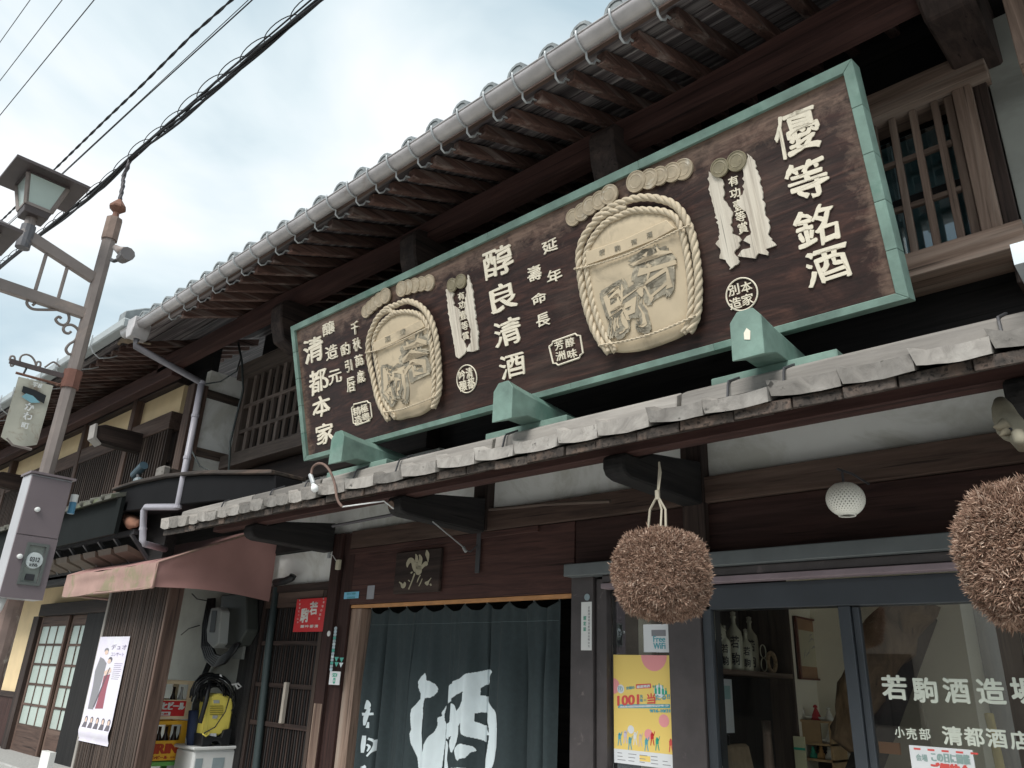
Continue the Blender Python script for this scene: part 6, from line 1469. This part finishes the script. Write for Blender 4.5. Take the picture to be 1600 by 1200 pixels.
# ground floor of the neighbour
YN = 3.9
part(MB().box(x0n, -9.7, YN + .06, YN + .12, .12, 2.75), 'cream_wall', cream, NH)
part(MB().box(x0n, at(62, 1110, y=YN).x - .0, YN + .03, YN + .058, .12, 1.05), 'dado', W('maroon_z'), NH); part(MB().box(x0n, at(62, 1110, y=YN).x, YN + .01, YN + .058, 1.05, 1.12), 'dado_rail', W('dark_x'), NH)
da, db = at(66, 1040, y=YN).x, at(150, 1040, y=YN).x
part(MB().box(da - .35, db + .9, YN - .10, YN + .05, 2.14, 2.30), 'door_head', W('dark_x'), NH, bevel=.006)
ND = thing('lattice_glass_door', 'old sliding door with frosted glass panes in a dark wooden grid', 'door', (da, YN, .3))
def door_leaf(x0, x1, y, nc, ztop, zbot, nr=6):
    f = part(MB().box(x0, x0 + .06, y, y + .035, zbot, ztop).box(x1 - .06, x1, y, y + .035, zbot, ztop), 'leaf', W('brown_z'), ND, bevel=.003)
    part(MB().box(x0 + .061, x1 - .061, y, y + .035, ztop - .12, ztop).box(x0 + .061, x1 - .061, y, y + .035, zbot, zbot + .32), 'rail', W('brown_x'), f)
    for i in range(nc + 1): xx = x0 + .06 + (x1 - x0 - .12) * i / nc; part(MB().box(xx - .011, xx + .011, y + .003, y + .03, zbot + .32, ztop - .12), 'muntin', W('brown_z'), f)
    for k in range(nr + 1): z = zbot + .32 + (ztop - zbot - .44) * k / nr; part(MB().box(x0 + .061, x1 - .061, y + .001, y + .028, z - .014, z + .014), 'muntin', W('brown_x'), f)
    for i in range(nc):
        for k in range(nr):
            a = x0 + .06 + (x1 - x0 - .12) * i / nc + .011; b = x0 + .06 + (x1 - x0 - .12) * (i + 1) / nc - .011; c = zbot + .334 + (ztop - zbot - .44) * k / nr; d = zbot + .306 + (ztop - zbot - .44) * (k + 1) / nr
            part(MB().box(a, b, y + .012, y + .018, c, d), 'pane', frost, f)
zdt, zdb = at(110, 950, y=YN).z, at(45, 1175, y=YN).z
xa1_, xa2_, xa3_ = at(22 + 23, 1075, y=YN).x, at(86, 1075, y=YN).x, at(110, 1075, y=YN).x
door_leaf(xa1_ - .05, xa2_, YN - .03, 3, 2.135, .42, 5); door_leaf(xa2_ + .01, xa3_ + .15, YN + .01, 2, 2.135, .42, 5)
part(MB().box(xa1_ - .28, xa1_ - .06, YN - .08, YN + .05, .3, 2.14), 'door_post', W('dark_z'), NH); part(MB().box(xa3_ + .17, xa3_ + .75, YN - .06, YN + .05, .3, 2.14), 'door_post', W('black_z'), NH)
part(MB().box(x0n, -8.3, 3.35, YN + .0, .11, .42), 'stone_step', stone, NH, bevel=.015)
single(MB().box(at(70, 1180, y=3.4).x, at(84, 1180, y=3.4).x, 3.36, 3.42, .42, at(78, 1174, y=3.4).z), 'white_stake', white_p, 'short white post standing on the stone step before the lattice door', 'post')
# curved black beam end between the houses
p = [at(180, 768, y=3.0), at(215, 757, y=3.0), at(262, 747, y=3.0), at(320, 742, y=3.0), at(430, 742, y=3.0)]
pb = [at(185, 800, y=3.0), at(262, 790, y=3.0), at(340, 782, y=3.0), at(430, 780, y=3.0)]
LD = thing('curved_ledge', 'long curved black metal ledge between the two houses above the plank roof', 'ledge', (-8.0, 3.0, 3.2))
part(MB().prism([(v.x, v.z) for v in p] + [(v.x, v.z) for v in reversed(pb)], 'y', 3.0, 3.25), 'body', plain('black_sheet', (.008, .008, .009), .8, .15, 4, .03, spec=.12), LD, bevel=.006)
part(MB().prism([(v.x, v.z + .035) for v in p] + [(v.x, v.z + .003) for v in reversed(p)], 'y', 2.96, 3.28), 'cap', W('greydk_x'), LD, bevel=.005)
c = at(218, 742, y=3.05)
SPt = thing('spotlight', 'small blue grey spotlight on the curved black ledge', 'spotlight', (c.x, c.y, c.z - .04))
part(MB().tube([at(210, 743, y=3.05), at(225, 727, y=3.05)], .045, 14), 'head', plain('blue_grey_paint', (.05, .085, .11), .4, .1, 6, .02), SPt); part(MB().tube([at(216, 740, y=3.05), at(216, 752, y=3.05)], .02, 8), 'stem', steel_dk, SPt); part(MB().tube([at(216, 750, y=3.05), at(216, 757, y=3.05)], .05, 12), 'base', plain('grey_blue_base', (.16, .20, .22), .5), SPt)
single(blob_tube([at(200, 808, y=3.1), at(208, 815, y=3.1), at(216, 818, y=3.1)], [.05, .075, .03], .03, 14), 'clay_pot_shard', plain('terracotta', (.24, .12, .08), .9, .2, 14, .3), 'broken orange brown clay piece wedged under the curved ledge', 'shard', smooth=True)
mb = MB().tube([at(372, 535, y=3.35), at(378, 565, y=3.35), at(380, 610, y=3.4), at(372, 640, y=3.4), at(360, 690, y=3.4), at(357, 745, y=3.35)], .012, 6).tube([at(376, 560, y=3.35), at(370, 580, y=3.2), at(345, 596, y=3.2), at(320, 600, y=3.05)], .007, 6).tube([at(300, 705, y=3.1), at(312, 728, y=3.15), at(335, 738, y=3.2), at(356, 743, y=3.3)], .007, 6)
single(mb, 'wall_cable', plain('dark_green_cable', (.04, .05, .05), .5), 'dark cables running down the white wing wall beside the downpipe', 'cable', smooth=True)

# ------------------------------------------------------------------ street lamp post
PX_, PY_ = -5.15, 1.4
LP = thing('street_lamp', 'leaning looking brown steel lamp post with square lanterns and curled ironwork', 'street lamp', (PX_, PY_, 0)) if False else thing('street_lamp', 'brown steel lamp post with square lanterns and curled ironwork at the left', 'street lamp', (PX_, PY_, 0))
ztop = at(178, 345, y=PY_).z
part(MB().tube([(PX_, PY_, 0), (PX_, PY_, 2.0), (PX_, PY_, ztop)], .043, 8), 'post', lampbrown, LP)
part(MB().tube([(PX_, PY_, ztop - .16), (PX_, PY_, ztop + .01)], .052, 8), 'cap_collar', plain('rusty_collar', (.20, .145, .12), .7, .25, 12, .1), LP)
part(MB().lathe([(.03, 0), (.022, .03), (.02, .05), (.055, .085), (.055, .10), (.02, .15), (.012, .16), (0, .16)], (PX_, PY_, ztop + .01), 8), 'finial', rust, LP)
part(MB().tube([(PX_, PY_, 1.0), (PX_, PY_, 1.98)], .062, 12), 'lower_sleeve', plain('peeling_paint', (.22, .16, .14), .7, .3, 6, .2, stain=(4, .55, (.62, .58, .5))), LP)
zA, zB = at(132, 490, x=PX_).z, at(147, 435, x=PX_).z
la = at(0, 437, x=PX_); lb = at(47, 370, x=PX_)
yE_ = la.y - .6
part(MB().bar((PX_, PY_ - .03, zA), (PX_, yE_, zA), .045, .075), 'lower_arm', lampbrown, LP, bevel=.004)
part(MB().bar((PX_, PY_ - .03, zB), (PX_, lb.y, lb.z), .04, .075), 'upper_arm', lampbrown, LP, bevel=.004)
for pa, pb_ in (((72, 398), (56, 456)), ((105, 418), (91, 470))):
    q = at(*pa, x=PX_); part(MB().tube([(PX_, q.y, zA), (PX_, q.y, q.z)], .011, 6), 'bar', lampbrown, LP)
def smooth_path(P, m=5):
    K = [P[0]] + list(P) + [P[-1]]; out = []
    for i in range(1, len(K) - 2):
        a, b, c, d = K[i - 1:i + 3]
        for j in range(m):
            t = j / m; out.append(.5 * (2 * b + (c - a) * t + (2 * a - 5 * b + 4 * c - d) * t * t + (3 * b - a - 3 * c + d) * t ** 3))
    return out + [P[-1]]
def curl(pts, r=.009, mat=None):
    q = smooth_path([at(a, b, x=PX_) for a, b in pts]); part(MB().tube(q, r, 6), 'scroll', mat or lampbrown, LP, smooth=True)
def spiral(cx_, cy_, r, a0, turns, k=.6, n=18): return [(cx_ + r * (1 - k * i / n) * math.cos(rad(a0) + turns * 2 * math.pi * i / n), cy_ + r * (1 - k * i / n) * math.sin(rad(a0) + turns * 2 * math.pi * i / n)) for i in range(n + 1)]
curl([(92, 484), (70, 484), (52, 483), (44, 478), (42, 472), (46, 468), (52, 469), (54, 474), (51, 477)])
curl([(101, 486), (106, 490), (108, 497), (106, 504), (99, 508), (91, 505), (87, 499), (92, 495), (96, 498)])
curl([(101, 516), (107, 520), (111, 520), (110, 513), (104, 508), (99, 511), (98, 520), (106, 528)] if False else [(111, 518), (107, 521), (101, 519), (99, 513), (104, 508), (113, 508), (121, 514), (123, 522), (117, 532), (108, 538), (103, 546), (107, 553), (114, 553)])
# sign bracket
q0, q1 = at(15, 564, x=PX_), at(125, 588, x=PX_)
part(MB().bar((PX_, q0.y, q0.z), (PX_, PY_, q0.z - .0), .018, .028), 'sign_arm', plain('old_iron', (.09, .07, .07), .7, .2, 10), LP)
part(MB().tube([(PX_, PY_, q0.z - .07), (PX_, PY_, q0.z + .05)], .055, 8), 'clamp', plain('red_rust', (.18, .085, .065), .8, .25, 10, .1), LP)
curl([(34, 571), (31, 563), (34, 556), (42, 554), (50, 558), (55, 566), (56, 573)], .006); curl([(56, 573), (58, 566), (63, 566), (63, 572), (60, 573)], .006); curl([(15, 563), (17, 557), (22, 557), (23, 562), (19, 562)], .006); curl([(17, 566), (17, 572), (21, 571), (19, 568)], .005)
curl([(70, 574), (82, 566), (88, 568), (94, 573)], .006); curl([(88, 585), (98, 590), (102, 596), (94, 600), (86, 601)], .008, rust)
c = at(97, 598, x=PX_); 
# right side loudspeaker/camera
q = [at(a, b, y=PY_) for a, b in ((181, 387), (188, 392), (196, 393))]
part(MB().tube(q, [.02, .028, .03], 10), 'sensor_arm', lampbrown, LP, smooth=True); part(MB().tube([at(200, 396, y=PY_), at(190, 404, y=PY_)], [.045, .035], 10), 'sensor_head', plain('sensor_grey', (.13, .12, .12), .5), LP, smooth=False); part(MB().tube([at(184, 406, y=PY_), at(178, 408, y=PY_), at(174, 406, y=PY_)], .012, 8), 'sensor_arm', steel_dk, LP, smooth=True)
def lantern(c, s, lab=None):
    """square lantern tapering down, wide flat roof; c is the centre of its bottom plate"""
    f = part(MB().hexa([tuple(c + V_((a * s * .55, b * s * .55, -.02))) for a, b in ((-1, -1), (1, -1), (1, 1), (-1, 1))] + [tuple(c + V_((a * s * .62, b * s * .62, .03))) for a, b in ((-1, -1), (1, -1), (1, 1), (-1, 1))]), 'lantern', plain('lantern_iron', (.07, .055, .055), .5, .15, 6) if 'lantern_iron' not in bpy.data.materials else bpy.data.materials['lantern_iron'], LP, bevel=.004)
    h = s * 1.75; C4 = ((-1, -1), (1, -1), (1, 1), (-1, 1)); iron = bpy.data.materials['lantern_iron']; lf = lampbrown
    for a, b in C4: part(MB().bar(c + V_((a * s * .58, b * s * .58, .03)), c + V_((a * s * .93, b * s * .93, h)), .02, .02), 'corner_bar', lf, f)
    for i in range(4):
        (a, b), (a2, b2) = C4[i], C4[(i + 1) % 4]; k0, k1 = s * .565, s * .91
        part(MB().add([tuple(c + V_((a * k0, b * k0, .03))), tuple(c + V_((a2 * k0, b2 * k0, .03))), tuple(c + V_((a2 * k1, b2 * k1, h))), tuple(c + V_((a * k1, b * k1, h)))], [(0, 1, 2, 3)]), 'pane', frost, f)
        part(MB().bar(c + V_((a * s * .58, b * s * .58, .035)), c + V_((a2 * s * .58, b2 * s * .58, .035)), .016, .02), 'bottom_rail', lf, f)
    part(MB().hexa([tuple(c + V_((a * s * 1.0, b * s * 1.0, h - .0))) for a, b in C4] + [tuple(c + V_((a * s * 1.0, b * s * 1.0, h + .04))) for a, b in C4]), 'neck', iron, f)
    R2 = s * 1.72; part(MB().add([tuple(c + V_((a * R2, b * R2, h + .012))) for a, b in C4] + [tuple(c + V_((a * R2, b * R2, h + .03))) for a, b in C4] + [tuple(c + V_((0, 0, h + .16)))], [(3, 2, 1, 0), (0, 1, 5, 4), (1, 2, 6, 5), (2, 3, 7, 6), (3, 0, 4, 7), (4, 5, 8), (5, 6, 8), (6, 7, 8), (7, 4, 8)]), 'lantern_roof', iron, f)
cL = at(52, 338, x=PX_)
lantern(cL, .125)
jb, jt = at(36, 388, x=PX_), at(48, 345, x=PX_)
part(MB().tube([(PX_, jt.y, jb.z), (PX_, jt.y, jb.z + .16)], .042, 12), 'lantern_socket', plain('blotchy_paint', (.10, .10, .11), .5, .2, 6, .05, stain=(8, .55, (.28, .24, .22))), LP); part(MB().tube([(PX_, jt.y, jb.z + .16), (PX_, jt.y, jt.z + .02)], .032, 12), 'lantern_socket', lampbrown, LP)
cR = cL + V_((0, (cL.y - PY_) * 1.05, -.0)) if False else at(-62, 412, x=PX_)
lantern(V_((PX_, cR.y, cR.z)), .125)
part(MB().tube([(PX_, cR.y, zA), (PX_, cR.y, cR.z)], .035, 12), 'lantern_socket', lampbrown, LP)
# hanging plaque
t0, t1, b0_, b1 = at(27, 588, x=PX_), at(82, 603, x=PX_), at(3, 684, x=PX_), at(58, 695, x=PX_)
HS = thing('hanging_sign', 'rusty pale metal sign with worn characters hanging from the lamp post bracket', 'sign', (PX_, (t0.y + t1.y) / 2, b0_.z))
ya_, yb3 = (t0.y + b0_.y) / 2, (t1.y + b1.y) / 2
sgm = plain('worn_sign', (.40, .39, .33), .7, .15, 5, .1, stain=(7, .56, (.20, .14, .10)))
vs = []; fs = []; n = 12
zt4, zb4 = t1.z + .0, b1.z
for i in range(n + 1):
    yy = ya_ + (yb3 - ya_) * i / n
    for k in range(9):
        xx = PX_ + .012 * noise.noise(V_((yy * 9, k * .7, 3))); zz_ = zb4 + (zt4 - zb4) * k / 8 - (.03 * math.sin(math.pi * i / n) if k == 0 else 0); vs.append((xx, yy, zz_))
for i in range(n):
    for k in range(8): fs.append((i * 9 + k, (i + 1) * 9 + k, (i + 1) * 9 + k + 1, i * 9 + k + 1))
nv = len(vs); vs += [(x + .008, y, z) for x, y, z in vs]; fs += [tuple(nv + q for q in reversed(f)) for f in fs]
part(MB().add(vs, fs), 'plate', sgm, HS, smooth=True)
part(MB().tube([(PX_, ya_ - .02, zt4 + .02), (PX_, yb3 + .04, zt4 + .02)], .008, 6), 'top_rod', rust, HS)
part(MB().tube([(PX_, ya_ + .02, zt4 + .02), (PX_, ya_ + .03, q0.z)], .006, 6), 'chain', steel_dk, HS)
part(MB().tube([(PX_, ya_ + .03, zb4), (PX_, ya_ + .07, zb4 - .03), (PX_, yb3 - .02, zb4 - .035)], .009, 6), 'bottom_curl', lampbrown, HS)
xf = PX_ + .024
def ip(u, v): return lambda a, b, d: (xf, ya_ + u * (yb3 - ya_) + a, zb4 + v * (zt4 - zb4) + b)
mb = MB(); glyph_mb(mb, '学校', .055, .03, ip(.55, .93), 0, .03, .1); glyph_mb(mb, 'か', .05, .045, ip(.5, .55), 0, .04, .1); glyph_mb(mb, 'わ', .05, .045, ip(.52, .40), 0, .04, .1); glyph_mb(mb, '町', .04, .035, ip(.52, .24), 0, .03, .1); part(mb, 'writing', white_p, HS)
mb = MB(); hh = zt4 - zb4; ww_ = yb3 - ya_
mb.add([(xf - .002, ya_ + .17 * ww_, zb4 + .76 * hh), (xf - .002, ya_ + .35 * ww_, zb4 + .72 * hh), (xf - .002, ya_ + .6 * ww_, zb4 + .70 * hh), (xf - .002, ya_ + .86 * ww_, zb4 + .66 * hh), (xf - .002, ya_ + .86 * ww_, zb4 + .80 * hh), (xf - .002, ya_ + .55 * ww_, zb4 + .84 * hh), (xf - .002, ya_ + .17 * ww_, zb4 + .86 * hh)], [tuple(range(7))]); part(mb, 'dark_print', rubber, HS)
mb = MB(); mb.add([(xf - .001, ya_ + .2 * ww_, zb4 + .68 * hh), (xf - .001, ya_ + .5 * ww_, zb4 + .62 * hh), (xf - .001, ya_ + .75 * ww_, zb4 + .66 * hh), (xf - .001, ya_ + .5 * ww_, zb4 + .74 * hh), (xf - .001, ya_ + .3 * ww_, zb4 + .75 * hh)], [tuple(range(5))]); part(mb, 'blue_print', plain('faded_blue', (.18, .36, .42), .7), HS)
# cabinet on the post
XC = -4.93
a, b_ = at(50, 738, x=XC), at(115, 752, x=XC); c_, d_ = at(0, 925, x=XC), at(65, 945, x=XC)
y0c, y1c = (a.y + c_.y) / 2, (b_.y + d_.y) / 2; zt5, zb5 = (a.z + b_.z) / 2, (c_.z + d_.z) / 2
CBt = thing('meter_cabinet', 'tall brown steel meter cabinet with small window strapped to the lamp post', 'cabinet', (XC - .1, (y0c + y1c) / 2, zb5))
zm = (at(22, 833, x=XC).z + at(90, 844, x=XC).z) / 2; zw0 = at(45, 893, x=XC).z; zw1 = at(53, 852, x=XC).z
part(MB().box(XC - .16, XC - .012, y0c, y1c, zb5, zt5 - .0), 'case', cabinet_side, CBt, bevel=.004)
part(MB().box(XC - .012, XC, y0c + .004, y1c - .002, zm + .003, zt5 - .012), 'door', cabinetm, CBt, bevel=.003)
ywa, ywb = at(34, 890, x=XC).y, at(57, 890, x=XC).y
ywa, ywb = y0c + .38 * (y1c - y0c), y0c + .76 * (y1c - y0c); zw1 = zm - .05; zw0 = zw1 - .20
part(MB().box(XC - .012, XC, y0c + .004, ywa, zb5, zm).box(XC - .012, XC, ywb, y1c - .002, zb5, zm).box(XC - .012, XC, ywa, ywb, zb5, zw0).box(XC - .012, XC, ywa, ywb, zw1, zm), 'door', cabinetm, CBt)
part(MB().box(XC - .17, XC + .012, y0c - .01, y1c + .012, zt5, zt5 + .012), 'top_cover', cabinetm, CBt)
part(MB().box(XC - .001, XC + .008, ywa - .015, ywa, zw0 - .015, zw1 + .015).box(XC - .001, XC + .008, ywb, ywb + .015, zw0 - .015, zw1 + .015).box(XC - .001, XC + .008, ywa, ywb, zw0 - .015, zw0).box(XC - .001, XC + .008, ywa, ywb, zw1, zw1 + .015), 'window_frame', plain('grey_green_frame', (.10, .11, .105), .5), CBt)
part(MB().box(XC - .011, XC - .008, ywa, ywb, zw0, zw1), 'meter_back', plain('meter_green', (.20, .22, .20), .5), CBt)
part(MB().lathe([(0, 0), (.045, 0), (.047, .0), (.044, .012), (.0, .014)], (XC - .008, (ywa + ywb) / 2, (zw0 + zw1) / 2 + .02), 18, (1, 0, 0)), 'meter', plain('meter_white', (.50, .54, .54), .25), CBt)
mb = MB(); glyph_mb(mb, '0312', .05, .025, lambda a, b, d: (XC + .0075, (ywa + ywb) / 2 + a, (zw0 + zw1) / 2 + .025 + b), 0, .02); glyph_mb(mb, 'kWh', .04, .018, lambda a, b, d: (XC + .0075, (ywa + ywb) / 2 + a, (zw0 + zw1) / 2 - .005 + b), 0, .02); part(mb, 'dial_print', ink, CBt, kind='stuff')
part(MB().box(XC - .008, XC + .002, ywa + .02, ywb - .02, zw0 + .012, zw0 + .045), 'meter_plate', ink, CBt)
for yy, zz_ in (((y0c + .33 * (y1c - y0c)), zt5 - .20), ((y0c + .22 * (y1c - y0c)), zb5 + .22)): part(MB().lathe([(.014, 0), (.014, .012), (.006, .016), (0, .016)], (XC - .0, yy, zz_), 14, (1, 0, 0)), 'lock', white_p, CBt)
part(MB().tube([(XC - .10, y0c + .05, zb5), (XC - .10, y0c + .04, zb5 - .06), (XC - .14, y0c + .02, zb5 - .12)], .022, 8), 'conduit', white_p, CBt, smooth=True)
c0 = at(112, 792, x=XC - .12)
SPc = thing('spray_can', 'small blue can with white cap tucked beside the meter cabinet', 'can', (XC - .12, c0.y, at(112, 800, x=XC - .12).z))
zc5 = at(112, 803, x=XC - .12).z; zc6 = at(114, 785, x=XC - .12).z; zc7 = at(116, 773, x=XC - .12).z
part(MB().tube([(XC - .12, y1c + .065, zc5), (XC - .12, y1c + .065, zc6)], .020, 14), 'can', plain('blue_can', (.08, .22, .34), .35), SPc); part(MB().tube([(XC - .12, y1c + .065, zc6 + .001), (XC - .12, y1c + .065, zc7)], .021, 14), 'cap', white_p, SPc)

# ------------------------------------------------------------------ wires
def wire(name, label, cat, px0, px1, y, r, sag=0.0, mat=None, wob=0, n=40, ext=(3.0, -7.0), group=None):
    a, b = at(*px0, y=y), at(*px1, y=y)        # b is the far left one
    d = (b - a); A = a - d * (max(0, ext[0]) / abs(d.x)) ; Bq = b + d * (abs(ext[1]) / abs(d.x)); pts = []
    for i in range(n + 1):
        t = i / n; p = A.lerp(Bq, t); s = 4 * t * (1 - t); p.z -= sag * s
        if wob: p += V_((0, wob * math.sin(i * 2.4), wob * math.cos(i * 2.4)))
        pts.append(p)
    return pts
def wire_obj(name, label, cat, strands, mat, group='overhead cables'):
    mb = MB()
    for pts, r in strands: mb.tube(pts, r, 6)
    return single(mb, name, mat, label, cat, group, smooth=True)
top = V_((PX_, PY_, at(198, 258, y=PY_).z))
m1 = wire('', '', '', (500, 0), (200, 250), PY_, .015); a0 = at(500, 0, y=PY_)
def path(pxs, y, extR=3, extL=8):
    P = [at(*p, y=y) for p in pxs]; r_ = P[0] + (P[0] - P[1]).normalized() * extR; l_ = P[-1] + (P[-1] - P[-2]).normalized() * extL
    return [r_] + P + [l_]
def resample(P, step=.08):
    out = []
    for a, b in zip(P, P[1:]):
        n = max(1, int((b - a).length / step))
        for i in range(n): out.append(a.lerp(b, i / n))
    out.append(P[-1]); return out
MP = [(500, 0), (430, 58), (350, 124), (285, 180), (235, 222), (200, 252), (160, 290), (110, 330), (60, 370), (0, 418)]
main = resample(path(MP, PY_)); st = []
for k in range(5):
    ph = k * 1.3; q = [p + V_((0, .012 * math.cos(i * .23 + ph), .012 * math.sin(i * .31 + ph) + .012 * (k - 2) * .5)) for i, p in enumerate(main)]; st.append((q, .0085 if k < 3 else .005))
mes = [p + V_((0, 0, .035 + .035 * min(1, max(0, (p.x - PX_) / 3)))) for p in main]; st.append((mes, .005))
wire_obj('cable_bundle', 'thick bundle of black telephone cables with loose wire loops passing over the lamp post', 'cable', st, cable_m)
loops = []; fine = resample(main, .015); sdist = 0
for i, p in enumerate(fine):
    if i: sdist += (p - fine[i - 1]).length
    d = (fine[min(i + 1, len(fine) - 1)] - fine[max(0, i - 1)]).normalized(); th = 2 * math.pi * sdist / .27
    big_ = (.040 + .014 * noise.noise(V_((sdist * 1.3, 0, 2)))) * (1 if p.x > PX_ else .8); loops.append(p + d * (-.075 * math.sin(th)) + V_((0, .5 * big_ * math.sin(th), big_ * 1.25 - big_ * 1.35 * math.cos(th))))
wire_obj('lashing_wire', 'thin black wire coiled in loops around the thick cable bundle', 'wire', [(loops, .0030)], cable_m)
dropp = [V_((PX_, PY_, ztop + .14)), at(188, 310, y=PY_), at(192, 290, y=PY_), at(193, 275, y=PY_), at(199, 262, y=PY_), at(203, 250, y=PY_)]
wire_obj('drop_cable', 'short twisted grey cable joining the lamp post tip to the cable bundle', 'cable', [([p + V_((.008 * math.cos(i * 2 + k * 2), .008 * math.sin(i * 2 + k * 2), 0)) for i, p in enumerate(resample(dropp, .05))], .009) for k in range(3)], plain('taped_cable', (.06, .055, .06), .6, .3, 20))
YW = 1.9
w1 = resample(path([(362, 0), (300, 55), (225, 130), (160, 192), (85, 265), (30, 318)], YW)); wire_obj('power_cable', 'thick twisted black power cable left of the cable bundle', 'cable', [([p + V_((0, .007 * math.cos(i * 1.1 + k * math.pi), .007 * math.sin(i * 1.1 + k * math.pi))) for i, p in enumerate(w1)], .0085) for k in range(2)], cable_m)
wire_obj('power_cable', 'pair of thin black wires between the twisted cable and the cable bundle', 'cable', [(path([(394, 0), (210, 168), (100, 270), (20, 345)], YW + .1), .0065), (path([(388, 0), (208, 168), (100, 268), (20, 342)], YW + .1), .004)], cable_m)
wire_obj('thin_wire', 'single thin black wire crossing the upper left corner of the sky', 'wire', [(path([(47, 0), (0, 66)], 1.2, 3, 6), .0055)], cable_m)
wire_obj('thin_wire', 'single thin black wire, second from the left in the sky', 'wire', [(path([(97, 0), (0, 126)], 1.2, 3, 6), .005)], cable_m)
wire_obj('thin_wire', 'single thin black wire, third from the left in the sky', 'wire', [(path([(147, 0), (0, 180)], 1.2, 3, 6), .005)], cable_m)

# ------------------------------------------------------------------ other side of the street (seen in the glass)
OH = thing('opposite_house', 'tiled house across the street mirrored in the right window pane', 'house', (-4, -5.5, 0))
part(MB().box(-16, 8, -13.5, -9.6, 0, 4.6), 'wall', plain('opposite_wall', (.20, .16, .13), .9, .25, 1.2), OH)
orf = part(MB().hexa([(-16.5, -8.8, 4.3), (8.5, -8.8, 4.3), (8.5, -13, 6.3), (-16.5, -13, 6.3), (-16.5, -8.8, 4.4), (8.5, -8.8, 4.4), (8.5, -13, 6.4), (-16.5, -13, 6.4)]), 'roof', tile, OH)
mb = MB()
for k in range(80): mb.tube([(-16.3 + k * .31, -8.78, 4.43), (-16.3 + k * .31, -13, 6.45)], .07, 6)
o = part(mb, 'roof_ridges', tile, orf); o['kind'] = 'stuff'
for k in range(6): part(MB().box(-14 + k * 3.6, -12.4 + k * 3.6, -9.59, -9.56, 1.0, 2.4), 'window', W('dark_x'), OH)
q = at(1530, 1000, y=10.0)
UP = thing('utility_pole', 'pale concrete utility pole across the street mirrored in the right window pane', 'pole', (q.x, -1.6, 0))
part(MB().tube([(q.x, -1.6, 0), (q.x, -1.6, 9)], [.17, .12], 16), 'pole', plain('pole_concrete', (.55, .53, .48), .8, .06, 4), UP, smooth=True)
